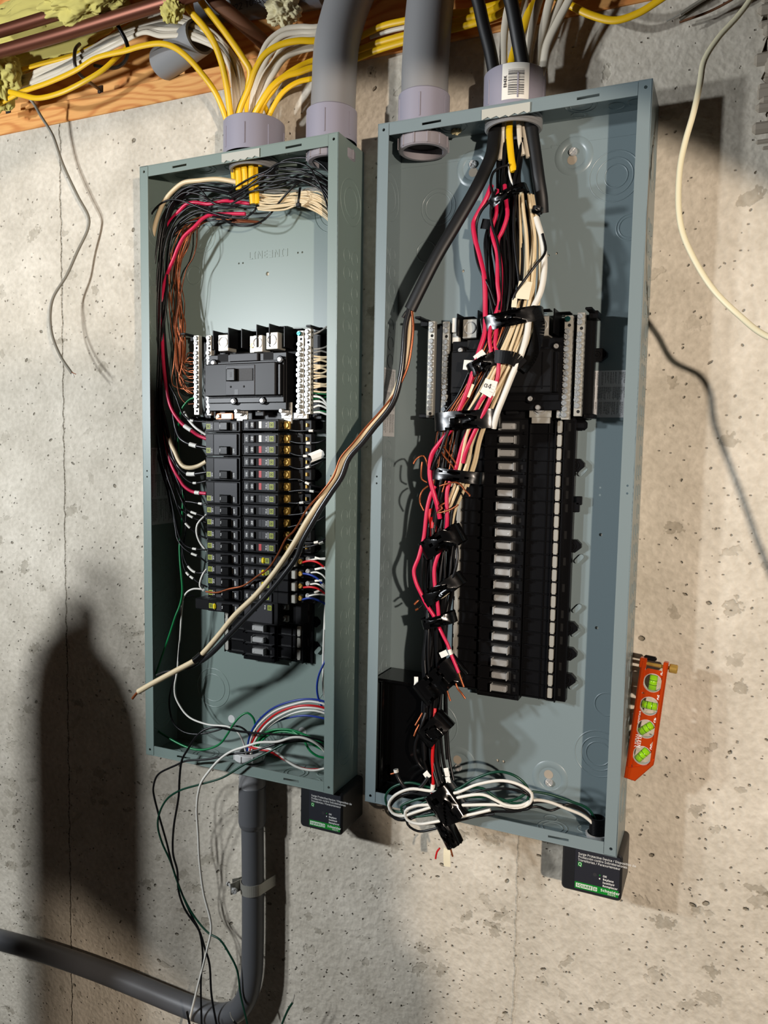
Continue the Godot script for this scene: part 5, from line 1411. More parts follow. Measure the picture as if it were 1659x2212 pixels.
func right_wires() -> void:
	LEFT_EDGE = pts_of([160,-15.6,42,160.3,-55.4,52,160.6,-94.8,62,158.5,-113.8,66,145.6,-155.7,70,154.1,-206.3,76,160.5,-250.3,82,160.1,-281.4,88,144.1,-327.1,94,123.2,-372.7,94,96.9,-406.8,94,92.9,-441.4,90,91.1,-482.8,88,83.3,-531.5,86,77.7,-583.8,86,73.9,-630,86,79.6,-662.5,86,83.8,-691.8,86,78,-742.4,86,81.3,-788.9,86,81.1,-835.5,88,86.7,-888,90,102.2,-924.5,93,113.5,-955.2,95,120.4,-993.8,96])
	RIGHT_EDGE = pts_of([208.2,-19,42,213.9,-61.3,52,212.1,-100.8,62,217.4,-120.3,66,232,-163.9,70,235.1,-212.5,76,234.3,-254.7,82,228.4,-284.7,88,215.6,-329.2,94,194.9,-373.5,94,181.6,-406.7,94,166.8,-440.3,90,158.3,-480.8,88,134.1,-529,86,127.5,-580.4,86,132.1,-625,86,125.6,-658,86,121,-687.7,86,121,-736.9,86,118.1,-783.5,86,117.3,-829.6,88,123.6,-881.2,90,136.6,-917.6,93,140.9,-949.3,95,136.9,-990,96])
	var o: MeshInstance3D
	# service cable cut back: black jacket from the hub, then its conductors across to the left panel
	o = wire("service_cable", "thick black jacketed cable slanting down across the right panel from the hub", "cable", "", "jacket_black", 9.2, [158.5,-3,38,156.7,-16.5,44,157.4,-52.2,58,150.9,-75.7,66,143.2,-98.2,74,117.5,-147.6,84,94.8,-187.7,90,73.5,-229.9,94,59.4,-258.5,96], 6.5, 14)
	sleeve(o, "torn_jacket", "jacket_black", 3.2, .985, 1.0)
	bare_end(o, "jacket_black", 2.2, [58.8,-258.2,98,54.3,-263.3,100,50.8,-269.5,101], "torn_flap")
	o = wire("service_conductor", "thick cream conductor slanting across both panels to a bare copper end", "wire", "", "wire_cream", 4.5, [60.3,-257.8,95,59.4,-277.7,95,56.3,-315.4,97,49.4,-350.1,100,35.2,-385,104,5.7,-421,109,-10.9,-441.3,111,-28.5,-462.4,113,-43.1,-488.3,114,-57.2,-511.9,115,-75,-537.4,115,-87.9,-556.8,116,-105.6,-586.3,117,-120.5,-609.1,118,-143.6,-639.8,119,-172,-672,120,-208.5,-705.7,120,-237.5,-739.2,120,-265.6,-770.2,121,-279,-782.7,122,-318.1,-806,124,-361.3,-831.4,128,-389.1,-848.6,130], 0, 12)
	bare_end(o, "copper", 2.3, [-388.2,-847.7,130,-394,-853.6,131,-399.9,-861.2,132])
	sleeve_at(o, V(0, 0, 0) + (pts_of([-276.3,-779.4,122])[0] - V(0, 0, 0)), 6.4, 9.0, "tape_black")
	o = wire("service_conductor", "thick grey-black conductor lying beside the cream one, ending in black tape", "wire", "", "wire_dark_grey", 4.2, [59.5,-258.3,98,55.1,-281.5,101,54,-316,103,51.1,-347.4,104,40.3,-386.5,106,12.8,-421,109,-3,-441.2,111,-21.9,-462.3,113,-32.7,-489.3,114,-48.2,-511.6,115,-65.3,-536.9,116,-76.6,-556.1,117,-93.4,-585.4,118,-102.4,-607.8,118,-124.8,-638.2,119,-153.3,-670.4,119,-186,-703.5,119,-219.7,-737.4,119,-245.1,-763.4,119,-260,-776.5,119,-275.1,-787.3,119], 0, 12)
	wire("service_conductor", "thin dark strand peeping out under the cream conductor's taped end", "wire", "", "wire_dark_grey", 2.0, [-273.8,-786.4,116,-292.6,-798.6,116,-319.2,-806.4,117,-346.2,-813.6,118,-361.4,-820.8,119])
	o = wire("service_conductor", "thin bare copper wire following the cream conductor, bent left over the breakers", "wire", "", "copper", 1.55, [63.8,-261.3,100,66.7,-282.1,101,65.1,-310.1,102,60,-338.1,103,45.5,-369.5,106,24.1,-396.8,110,2.4,-421.2,114,-13.3,-441.4,118,-31.7,-462.5,120,-41.8,-489.4,122,-60.8,-512.5,122,-87.4,-537.9,116,-106.2,-560,106,-121.8,-575.4,98,-136.6,-585.9,92,-155.2,-611.4,84,-176.3,-636.4,78,-198.6,-650.8,74,-228.1,-669.6,71,-254.9,-677.1,70,-281.1,-685.9,68,-303.7,-686.8,66], 0, 9)
	# the jackets that end just under the hub
	var yj := wire("cable_jacket", "wide yellow cable jacket ending below the right panel's hub", "cable", "", "jacket_yellow", 4.6, [176.6,6,42,176.9,-8.8,46,178.4,-24.9,52,182.7,-51.5,58,186.2,-68.1,62,189.7,-81.1,64], 2.6, 10)
	bare_end(yj, "wire_white", 1.5, [181.9,-68.1,60,182.9,-80.7,62,187.7,-95,64,194.9,-104.7,62], "conductor")
	wire("cable_jacket", "white cable jacket just left of the wide yellow one, under the hub", "cable", "", "jacket_white", 3.4, [165.8,9.2,38,168.3,-17.5,44,168.9,-43.8,50,167.4,-60,54], 2.2)
	wire("cable_jacket", "white cable jacket just right of the wide yellow one, under the hub", "cable", "", "jacket_white", 3.6, [186.8,5.2,40,189.8,-18.4,46,194,-42,52,198.8,-58.2,54], 2.2)
	wire("cable_jacket", "dim white cable jacket farthest right under the hub, before the black cable", "cable", "", "jacket_white", 3.4, [192.7,5.8,36,195.1,-17,40,199.4,-39.9,44,203.7,-59.1,46], 2.2)
	wire("service_cable", "second thick black cable straight down from the hub, behind the bundle", "cable", "", "jacket_black", 8.4, [202.2,-3.1,40,205.7,-19.3,42,212.3,-53.6,44,218.6,-90.1,44,222.2,-113.2,40,222.6,-129.6,34], 6, 12)
	# whites on the bundle's right
	var wb: Array = [.70, .75, .79, .83, .87, .90, .93, .96, .98]
	for i in 9:
		var k1: float = [10.2, 12.6, 13.2, 11.8, 13.6, 12.9, 13.9, 12.4, 9.6][i]
		o = bundle_wire("neutral_wire", "cream wire on the right side of the hanging bundle, %s from the left" % ORD[i].replace("topmost", "first"), "wire_cream", 2.3, 2.6, k1, wb[i], .52 + .05 * i, .02, 1.0 + (i % 3) * 2.0)
		if k1 > 11.0:
			sleeve(o, "bare_end", "copper", 1.0, .995, 1.02)
	o = wire("neutral_wire", "thickest white wire on the bundle's right, printed with dark letters", "wire", "", "wire_white", 4.0, [221.9,-144.3,66,232.9,-176.2,72,238,-213.1,78,235.6,-243.4,84,227.6,-264.1,88,223.5,-279.2,92,222.6,-294.1,94,217,-322.7,98,206.5,-348.5,99,195.8,-376.3,99,186.3,-400.8,98,181.3,-418.8,94], 0, 10)
	# copper grounds on the bundle's left
	for i in 13:
		var k1: float = [11.2, 12.6, 10.8, 12.2, 11.5, 12.8, 11.0, 12.0, 12.4, 11.7, 10.9, 12.7, 11.3][i]
		o = bundle_wire("ground_wire", "bare copper wire fanning out on the left of the bundle, %s from the outside" % ORD[i].replace("topmost", "first"), "copper" if i % 3 else "copper_dull", 1.0, 6.5, k1, .28 + .02 * i, .04 + .035 * i, .012, 2.0 + (i % 4))
	for i in 5:
		var cc: Array = [[90.4,-479.7,88,81.7,-457.5,90,76.4,-458.9,94,71.8,-463.5,96,69.6,-468.6,97], [88.1,-493.7,92,82.1,-489.3,96,81.9,-476.6,98,82.9,-465.7,98], [91.1,-498.6,94,84.5,-503.9,96,81,-511.7,97,80.1,-521.4,96,85.1,-532.8,94], [110.2,-497.7,100,118.8,-494.9,102,133.9,-491.8,102,141.2,-495.3,102,146.3,-501.3,103,154.6,-508.3,104,154,-509.6,104], [117.4,-520.3,96,112.2,-524.2,100,115.7,-527.7,102,107.1,-534.5,100,128.4,-528.3,102,138,-521.6,102]][i]
		wire("copper_tail", "curled copper wire end below the copper fan, %s" % ["hooked out to the upper left", "standing straight up at the left", "bowed down at the left edge", "bent across to the cream wires", "kinked over the red wires"][i], "wire", "", "copper", 1.25, cc, 0, 7)
	for i in 2:
		wire("copper_tail", "bright stiff copper end slanting over the black wires, %s of two" % ["upper", "lower"][i], "wire", "", "copper", 1.2, [[112,-442.5,98,118.9,-450.5,98,130.8,-465.8,97,132.2,-468.9,97], [108.8,-448.8,98,115.1,-457.5,98,123.3,-466,98,129.4,-473.4,98]][i])
	# black wires
	for i in 30:
		var s0 := .06 + .62 * (i % 11) / 10.0
		var s1 := fposmod(.04 + .92 * ((i * 7) % 30) / 29.0, 1.0)
		var k1: float = [23.5, 21.0, 24.0, 19.0, 22.4, 24.0, 20.5, 23.0, 21.6, 24.0, 18.6][i % 11]
		bundle_wire("branch_wire", "black wire hanging in the big taped bundle of the right panel", "wire_black", 2.15, .2 + .1 * (i % 4), k1, s0, s1, .07, 2.0 - (i % 5) * 4.0).set_meta("group", "black wires in the taped bundle")
	for i in 7:
		var s0 := .1 + .13 * i
		bundle_wire("branch_wire", "black wire hanging in the big taped bundle of the right panel", "wire_black", 2.2, 13.5, [20.0, 22.5, 19.2, 23.8, 21.0, 23.5, 22.0][i], s0, fposmod(s0 * 1.7 + .2, .95), .1, 3.0).set_meta("group", "black wires in the taped bundle")
	var loops := [["black wire bulging out to the left of the bundle below the hub", 1.8, [183.7,-72.7,66,173,-76.8,72,165.6,-83.1,76,163.4,-97.7,80,167.1,-116.4,82,151.8,-132,80,145.2,-145.7,78,145.9,-169.9,78,151.2,-194.9,80,159.5,-220.5,84,169.1,-245.9,88,175.5,-270.5,90]], ["black wire crossing the cream wires from the upper right", 1.7, [233.5,-168.5,76,239.2,-191,80,235.8,-201.9,86,230.8,-208.1,88,213.5,-232.4,92,203.6,-246.7,92,200,-260,90]], ["black wire winding over the left pink wire", 1.7, [141.1,-156.9,76,144.7,-178.3,82,149.2,-196.1,86,154.8,-211.1,88,168.4,-234,90,178.9,-259.1,92]], ["black wire between the two upper red wires", 1.9, [171.2,-107.5,80,167.8,-120.1,84,165.8,-137.6,84,168.9,-155.6,84,176.3,-174.6,86,181.4,-199.2,88,183.8,-234.9,88,183.4,-265.3,92]], ["black wire slanting through the lower middle of the bundle", 2.3, [124.5,-413.2,100,117.1,-431.9,102,110.4,-450.7,102,102,-466.5,100,98.1,-475.5,98]], ["grey-black wire bowing out at the right above the slanted tape", 2.1, [132,-572.2,88,135.3,-592,92,133.8,-611,94,128.2,-625.5,94,117.6,-633.2,92]], ["black wire bowed far left above the lowest tapes", 2.2, [94.9,-818.6,92,91.9,-831.2,96,87.5,-848,98,82.9,-862.2,98,82.6,-879.1,98,87.8,-892.4,96,95,-899.1,96]]]
	for l in loops:
		wire("branch_wire", l[0], "wire", "", "wire_black", l[1], l[2])
	# pinks and reds
	var reds := [["thick pink wire bulging left of the bundle, crossing to its middle lower down", 3.3, [162.9,-98.7,74,156.5,-116.5,76,145.5,-134.4,76,140.7,-143.6,76,140.6,-151.3,78,143.9,-167.5,80,153,-194.8,84,160.8,-221.4,88,164,-263.9,90,165.5,-294,94,160.1,-316.9,98,154.4,-339.6,100,146.6,-368.7,102,134.8,-397.2,101,126.8,-416.2,99,107.8,-438.4,96,95.4,-455,94,91.8,-474.5,92,93.2,-489.7,92,98.5,-507.4,92,103.2,-523.9,90,106.3,-543.2,86]], ["pink wire running down the left middle of the bundle under the third tape", 2.7, [170.1,-104.9,72,170.6,-124,76,171.6,-137.7,78,167.1,-156.8,80,170,-170.6,84,176.5,-190.6,86,179.5,-229.6,90,182.5,-255.1,90,176.3,-279.3,94,173.4,-296.7,98,176.7,-321.6,100,178.9,-343.6,98]], ["pink wire under the white handwritten tag, ending above the slanted tape", 2.8, [178.3,-98.1,66,183.8,-124.8,74,186.7,-141,78,181.1,-161.7,80,175.8,-173.6,82,181.3,-209.7,82,182.5,-252.3,86,181.7,-292.6,96,181.9,-310.3,99,187.2,-333.4,101,185.8,-357.8,101,176.8,-370.8,101,167,-380.1,101,157.4,-399.1,101,152.7,-413.1,99,140.6,-439.6,97,131.6,-470.5,95,122.9,-491.5,95,119.6,-503.5,96,119.5,-524.4,96,120.3,-541.8,95,118.4,-561.2,92]], ["pink wire right of the handwritten tag, ending among the cream wires", 2.8, [178.8,-370.9,102,178.6,-378.7,102,169.5,-399.1,101,163.8,-410.4,100,153.3,-432.1,99,144.5,-452.5,98,141,-465.6,96]], ["pink wire down the left edge, swinging out below the silver-looking tape", 2.7, [99.8,-498.5,90,94.7,-509.1,92,89.8,-530.5,93,85.7,-571.5,93,81.7,-589.2,94,79.5,-599,95,73.4,-617.4,96,77,-633.6,96,86,-650.4,96,90.7,-659.9,95,97.2,-669,95,103.2,-677.4,94,108.2,-688,92]], ["pink wire in the middle between the silver-looking and the knotted tape", 2.7, [112.7,-574.4,92,110.4,-588,96,104.3,-610.4,97,105.7,-636.7,97,109.6,-660.1,96,111.4,-676.4,95,111,-690.9,92]], ["pink wire at the lower right with a white sleeve and a bare end", 2.4, [109.6,-691.1,92,115,-697.7,95,120.7,-706.1,97,126.7,-715.1,98,132.1,-727.2,99,139.2,-741.8,99,144.2,-752.1,99]]]
	for l in reds:
		o = wire("branch_wire", l[0], "wire", "", "wire_pink", l[1], l[2], 0, 10)
	bare_end(o, "copper", 1.5, [144.2,-752.1,99,147.8,-761.3,99,152,-771,99])
	sleeve(o, "marker_sleeve", "tape_white", 3.0, .55, .66)
	wire("branch_wire", "flat dark red wire showing inside the bundle above the silver-looking tape", "wire", "", "wire_red", 5.5, [90,-531.5,80,95.4,-547,86,97.6,-562.9,87,94.1,-579.7,84], 2.0)
	o = wire("branch_wire", "dark red wire showing at the bottom of the bundle", "wire", "", "wire_red", 2.4, [107.2,-811.2,88,107.7,-829.9,92,107.8,-855.9,94,107.8,-881.9,96,110.6,-907.4,98,110.2,-931.3,99,112.1,-950.4,99])
	sleeve(o, "marker_sleeve", "tape_white", 3.2, .76, .82)
	sleeve(o, "marker_sleeve", "tape_white", 3.2, .84, .89)
	for e in [["black wire stub with a bare end below the lower right tape", "wire_black", 2.0, [121.8,-762.4,94,125.5,-773.1,96,127.4,-780.4,97], [127.4,-780.4,97,129.6,-786.6,97,132.6,-794,97]], ["pink-sheathed stub with a bent bare end at the lower right", "wire_pink", 1.8, [134.8,-752,97,137.3,-759.1,98,139.2,-765.8,99], [139.2,-765.1,99,143.5,-774.9,99,148.6,-779,100,154.8,-786.5,100]]]:
		o = wire("branch_wire", e[0], "wire", "", e[1], e[2], e[3])
		bare_end(o, "copper", 1.45, e[4])
	for e in [[[89.4,-819.5,92,85.5,-828.9,96,81.6,-836.9,98], "upper"], [[84.9,-837,92,82.4,-844.2,96,79.9,-852.7,98], "lower"]]:
		wire("copper_tail", "short bare copper end sticking out left over the black box, " + e[1] + " one", "wire", "", "copper", 1.2, e[0])
	for e in [[[85.3,-657,92,81.4,-658.6,96,76.5,-664.5,99], "upper"], [[84.9,-666.2,92,81,-670.5,96,78.1,-672.2,99], "lower"]]:
		o = wire("branch_wire", "short black stub with a copper tip poking left at the slanted tape, " + e[1] + " one", "wire", "", "wire_black", 1.4, e[0])
		sleeve(o, "bare_end", "copper", 1.5, .5, 1.0)
	# paper tags and white tape
	strip("paper_tag", "white tag with a handwritten mark over the pink wires", "tape_white", [179.8,-356.7,104,176.7,-366.9,105,171.9,-375.9,105], 17, "tag")
	var hw := obj("handwriting", text_mesh("α4", .009, .0002, false), M.ink, get_node("paper_tag_001"))
	hw.transform = Transform3D(Basis(Vector3.BACK, -.35), pts_of([174.9,-364,105.6])[0])
	strip("paper_tag", "second white tag just right of the handwritten one", "tape_white", [184.5,-358.5,103,182.6,-368.1,104,181,-377.1,104], 7, "tag")
	strip("paper_tag", "small blank white tag tucked above the second wide tape", "tape_white", [167.7,-319.6,101,161.9,-324.3,102,155.7,-329,102], 9, "tag")
	strip("paper_tag", "white tag corner peeping out left of the second wide tape", "tape_white", [145.1,-329.3,97,144.4,-336.7,98,143.9,-342.1,98], 12, "tag")
	strip("paper_tag", "wrinkled cream tape flag on the cream wires above the first wide tape", "tape_cream", [217.3,-230.5,90,215.7,-240.7,92,213.7,-252.9,92], 18, "tag")
	strip("paper_tag", "narrow cream tape flag left of the wrinkled one", "tape_cream", [203.9,-251.1,92,203.8,-257.8,93,203.4,-263,93], 7, "tag")
	strip("paper_tag", "narrow cream slip among the black wires over the third tape", "tape_cream", [154.1,-361.5,102,150.9,-370.6,103,147.9,-378.5,103], 4, "tag")
	strip("paper_tag", "pale strip of tape on the slanted tape's twist", "tape_cream", [109.5,-651.7,98,117.8,-647.5,99,125.7,-640.4,99], 7, "tag")
	strip("paper_tag", "white sleeve at the bundle's left edge over the box's top", "tape_white", [80.5,-767.6,96,81.1,-775.9,97,80.6,-781.3,97], 6, "tag")
	strip("paper_tag", "white sleeves lying side by side beside the low pink wire", "tape_white", [116.7,-731.7,99,121.7,-728.9,100,127,-725.6,100], 8, "tag")
	strip("paper_tag", "white tag on the curved dark lead before the black box", "tape_white", [97.9,-901.8,98,101.2,-904.8,99,104.8,-908.2,99], 9, "tag")
	strip("paper_tag", "white numbered sleeve at the right of the lowest tapes", "tape_white", [128.7,-889.9,98,130.6,-895.2,99,132.1,-900.8,99], 7, "tag")
	strip("paper_tag", "second white numbered sleeve under the first", "tape_white", [131.1,-902.1,98,132.9,-906,99,133.7,-909.8,99], 7, "tag")
	strip("paper_tag", "cream paper flag hanging lowest under the bundle", "tape_cream", [134.6,-1004.1,100,134.5,-1013.8,101,135.6,-1029.7,101], 10, "tag")
	# tapes
	band("narrow black tape twisted round the bundle's neck", [165.1,-128.8,95,213.4,-107.7,91], 12.5, 36, "tape_black", "tape_band", 1.4)
	band("first wide black tape, round the bundle above the main breaker", [157.2,-284.5,101,238.8,-270.7,99], 20, 48)
	strip("tape_tail", "loose black tape tail hanging right of the first wide tape", "tape_black", [228,-269.3,94,235.7,-279.8,92,235.9,-293.9,88,231.3,-310.8,84,224.8,-328.2,82,214.2,-342.8,82], 15)
	band("second wide black tape, over the main breaker", [142.5,-347,105,186.5,-327.1,109], 18.75, 40)
	strip("tape_tail", "right half of the second wide tape, folded under the white wires", "tape_black", [182.6,-326.4,104,196.5,-327.6,105,209.7,-330.8,104,218.7,-338.8,100], 17)
	band("third wide black tape, below the main breaker", [95.4,-411.6,104,187.8,-405.4,105], 25, 44)
	band("fourth black tape, pinching copper and cream wires together", [91.6,-480,100,165.8,-485.9,99], 16.25, 42)
	band("fifth tape, crumpled and shining silver, across the bundle", [81.8,-592.3,101,138.1,-559.4,99], 26.25, 40, "tape_gloss", "tape_band", 1.2)
	band("sixth black tape, slanting up to the right with a pale twist", [84.6,-664.5,102,141.1,-621.1,99], 18.75, 36, "tape_black", "tape_band", 0.7)
	band("seventh black tape, knotted round the bundle", [85.3,-693.1,102,132.1,-678.2,99], 15, 38, "tape_black", "tape_band", 1.8)
	band("eighth black tape, widest, with two bright folds", [83.4,-798.4,103,141.9,-743,103], 33.75, 36, "tape_gloss", "tape_band", 0.8)
	band("ninth black tape, slanting near the bundle's lower end", [92.3,-860.5,104,124.9,-821.2,102], 27.5, 34, "tape_gloss", "tape_band", 0.7)
	band("tenth black tape, wrapped round the coiled leads", [112.7,-956.5,111,148.5,-926.4,111], 47.5, 36, "tape_gloss", "tape_band", 1.4)
	band("lowest black tape at the bundle's tip", [125.1,-988,109,145.1,-975.5,109], 37.5, 26, "tape_gloss", "tape_band", 1.2)
	band("thin black cable tie round the cream wires below the hub", [222.8,-137.4,91,236.2,-141.1,87], 5, 24, "zip_black", "cable_tie", .2, "cable tie")
	strip("tape_tail", "short black tape flag behind the upper pink wires", "tape_black", [149.8,-146.4,72,156.9,-148.2,74,164.5,-150.2,74], 13)
	for e in [[[123.3,-1006.6,99,119.6,-1012.4,100,117.8,-1023,100], "wire_red", "short red wire tail under the lowest tape"], [[136.8,-996.7,99,140.1,-1004.9,100,143,-1013.6,100], "copper", "copper tail under the lowest tape"]]:
		wire("copper_tail", e[2], "wire", "", e[1], 1.3, e[0])
	o = wire("loose_lead", "dark grey lead curving before the black box, with a white cap", "wire", "", "wire_dark_grey", 2.6, [103,-907.6,98,97.7,-917.2,100,90.6,-925.7,101,80.1,-931.2,101,70.9,-929.7,101,62.8,-922.4,101,56.9,-913.4,101,54.5,-904.9,101])
	sleeve(o, "end_cap", "tape_white", 3.5, .93, 1.0)
	bare_end(o, "copper", 1.3, [54.2,-909.5,100,49.9,-912.4,100,46.3,-913.7,100])
	# the surge device's leads: from the nipple, coiled twice behind the bundle
	var base: Array = [327.6,-964.7,42,325,-952.6,44,312.1,-935.7,52,291,-924.7,64,267.8,-917.6,74,249.9,-915.2,84,235.9,-922.8,90,216.6,-925.1,94,202.1,-920.2,96,184,-915.7,97,144.4,-929.1,97,107.5,-949.8,98,88.5,-959.5,99,66.4,-970,100,51.9,-968.3,100,45.8,-958.5,100,53.5,-943.8,100,77.8,-928.4,99,106.9,-925.6,98,142.2,-922.2,97,175.7,-902.9,97,211.3,-891.5,95,236.3,-894.4,93,249.1,-903.9,90,246.6,-918.1,88,230.9,-927,90,203.1,-927.3,94,144.7,-939,97,107.8,-945.2,99,85.9,-951.4,100,72.3,-961.4,101,75.4,-973,101,92.5,-975.4,101,115.7,-968,100,143.8,-956.3,99,167.4,-947,98,195.4,-934.4,98]
	for i in 4:
		var off: Array = [[0, 0, 4], [-3.0, -5.0, 2], [1.0, -9.0, 0], [-5.0, 5.6, -1]][i]
		var p := base.duplicate()
		for k in range(4, p.size() / 3):
			var s := 1.0 + .10 * sin(k * 1.3 + i * 1.7)
			p[k * 3] += off[0] * s + (3.5 * sin(k * .8 + i * 2.0) if i > 0 else 0.0)
			p[k * 3 + 1] += off[1] * s + (3.5 * cos(k * 1.1 + i * 2.6) if i > 0 else 0.0)
			p[k * 3 + 2] += off[2]
		for k in 4:
			p[k * 3] += [0, 2.0, 1.0, 3.0][i] * (1.0 if k < 2 else 1.5)
			p[k * 3 + 2] += [2.0, -1.0, 1.0, -3.0][i]
			p[k * 3 + 1] += [-3.0, 0.0, 3.0, 6.0][i] * (.2 if k < 2 else 1.0)
		o = wire("surge_lead", ["white lead coiled behind the bundle's end, from the bottom right nipple", "black lead coiled closest to the white one", "black lead coiled outermost under the white one", "dark green lead coiled along the top of the loops"][i], "wire", "", ["wire_white", "wire_black", "wire_black", "wire_dark_green"][i], [2.2, 1.7, 1.7, 1.8][i], p, 0, 9)
		sleeve(o, "bare_end", "tin", .9, .995, 1.0)

# ------------------------------------------------------------------ timber, pipes and cables above the panels
func overhead() -> void:
	# sill plate on the wall, rim board behind it, joists, subfloor
	var s := Mb.new()
	s.box(Vector3(-.95, TOP + .1515, -.058), Vector3(2.7, .037, .124), .0015)
	var sm: StandardMaterial3D = M.wood
	for i in s.v.size():
		s.uv[i] = Vector2((s.v[i].x + 2.4) / 1.1, (s.v[i].y - TOP + s.v[i].z) / .16)
	struct("trim_2", s.mesh(), sm)
	var s2 := Mb.new()
	s2.box(Vector3(1.3, TOP + .1515, -.062), Vector3(1.8, .037, .116), .0015)
	struct("trim_3", s2.mesh(), M.wood_dark)
	var r := Mb.new()
	r.box(Vector3(-.95, TOP + .30, -.045), Vector3(2.7, .26, .04), .001)
	for i in r.v.size():
		r.uv[i] = Vector2((r.v[i].x + 2.1) / 1.2, (r.v[i].y - TOP - .1) / .26)
	struct("trim_4", r.mesh(), sm)
	for k in 7:
		var x: float = [-1.45, -1.02, -.58, -.16, .26, .68, 1.10][k]
		var j := Mb.new()
		j.box(Vector3(x, TOP + .39, 3.0), Vector3(.04, .20, 6.0), .002)
		var jo := obj(numbered("floor_joist"), j.mesh(), M.wood_dark)
		jo.set_meta("kind", "structure")
	var o: MeshInstance3D
	# fibreglass batts stuffed between the joists
	batt("yellow glass-wool batt hanging in rags over the copper pipes", [-504,264.1,112], Vector3(.085, .034, .03), 3)
	batt("yellow glass-wool batt bulging at the left edge under the pipes", [-765.1,202.2,60], Vector3(.045, .05, .03), 5)
	batt("pale glass-wool tuft hanging right beside the second pipe", [-342,215.8,100], Vector3(.02, .022, .012), 7)
	batt("dim glass-wool batt deep behind the copper pipes", [-752.1,303.7,5], Vector3(.22, .06, .02), 9)
	wire("copper_pipe", "lower brown copper pipe slanting across the top left corner", "pipe", "", "copper_pipe", 10.5, [-780.1,218.9,100,-711.5,218.8,100,-561.9,220.4,100,-425.4,223.9,100,-296.1,226.9,100,-185.4,230.8,100], 0, 20)
	wire("copper_pipe", "upper brown copper pipe, ending behind the yellow glass wool", "pipe", "", "copper_pipe", 9.5, [-791.6,259.9,90,-722.5,259.1,90,-567.6,261.3,90,-453,263.3,90,-360.8,265.5,90], 0, 20)
	wire("copper_pipe", "dark brown pipe slanting down into the joist space", "pipe", "", "wood_dark", 11.0, [-306.2,254.8,70,-287.6,231.6,60,-258.6,206.9,40,-235.6,186.3,10,-227.9,179.1,-5], 0, 16)
	o = wire("drain_pipe", "dark grey plastic pipe with dot-printed numbers, at the top edge", "pipe", "", "pvc_dark", 28, [-359.4,274,0,-286.6,264.6,0,-217,258.5,0,-134.3,253.2,0], 0, 20)
	text_on(o, "230922 1041", pts_of([-270.2,239.7,26])[0], .014, Basis(Vector3.BACK, .06), M.ink)
	# the cut-off grey pipe end that points down to the left
	var e := pts_of([-433.9,188.4,12,-352.5,194.3,40,-319.8,195.2,52])
	var stub := thing("pipe_stub", "cut-off grey plastic pipe end pointing down left, over the sill", "pipe", Transform3D())
	var b := Mb.new()
	var f := axis_y(e[0], e[1] - e[0])
	b.lathe([Vector2(.0225, .0015), Vector2(.0255, 0), Vector2(.0265, .002), Vector2(.0265, .11), Vector2(.0225, .11), Vector2(.0225, .0015)], f, 32)
	obj("pipe", b.mesh(), M.pvc_grey, stub)
	foam("blob of cured cream spray foam between pipe and joist", [-194.1,221.6,20], .026)
	# cable hangers
	o = wire("cable_hanger", "grey steel cable hook screwed to the sill under the white cables", "hook", "", "dark_steel", 3.0, [-590.5,236.8,40,-586.9,223.8,52,-582.1,208.7,60,-578.3,189,62,-575.2,177.5,56,-572.5,172.4,40,-576.5,173,20,-578.6,173.7,8], 0, 10)
	hook_plate(o, [-581.3,171.1,2])
	o = wire("cable_hanger", "black cable hook hanging round the cables left of the grey pipe end", "hook", "", "black_plastic", 3.2, [-480,253.4,90,-473.4,238.4,86,-464.7,218.3,80,-458.8,202.3,72,-463.2,191.9,62,-482.9,185.7,48,-509.1,186.7,36,-540.8,195.3,24,-583.8,212,12], 0, 10)
	o = wire("cable_hanger", "short grey hook plate at the far left of the sill", "hook", "", "dark_steel", 2.6, [-780.4,187.3,30,-790,183.9,20,-804.3,181.8,6], 0, 8)
	hook_plate(o, [-809.3,175.7,2])
	# white cables that run along the sill and turn down into the left hub
	var wa: Array = [-845,224.5,20,-749.1,210.6,30,-658.1,212.8,40,-578.3,219.7,44,-492.4,234.6,48,-438.7,242,50,-381.4,236,52,-336.1,216.9,54,-300.6,190.5,54,-268.9,159.3,52,-252.7,132.1,48,-250.1,98.9,44,-247.8,56.3,42,-246.3,9.3,40]
	var wc: Array = [-840.8,199.6,24,-744.9,190.4,34,-654.2,190.1,44,-572.6,197.8,50,-487,211.7,54,-431.9,215.3,58,-397.2,202.7,60,-355.1,194.4,62,-315.7,180.7,62,-289.1,163.5,60,-271.2,138,56,-263.5,110.2,52,-261.3,77.5,50,-262.4,15.7,48]
	for i in 7:
		wire("white_cable", "white cable along the sill, turning down into the left hub, %s from the top" % ORD[i].replace("topmost", "first"), "cable", "", "jacket_white" if i != 3 else "jacket_grey", 4.2, between(wa, wc, i / 6.0, 2.0), 2.6, 10)
	var ra: Array = [-96.3,194.7,10,-130.1,181,26,-157.5,184.5,34,-182.6,180.5,40,-204.2,165.3,44,-217.3,144.8,46,-226.8,120.3,46,-233.9,92.1,44,-238.4,54.9,42,-240.3,8.5,40]
	var rb: Array = [-90.5,154.4,20,-133.9,148.7,34,-153.5,143.6,40,-174,133.3,46,-190.1,114.2,50,-207.3,97.6,50,-216.8,79.8,48,-219.6,58.8,46,-219.1,38.8,44,-220.1,5.1,42]
	for i in 6:
		wire("white_cable", "white cable arching from behind the first grey conduit into the left hub, %s from outside" % ORD[i].replace("topmost", "first"), "cable", "", "jacket_white", 4.4, between(ra, rb, i / 5.0, 1.6), 2.8, 10)
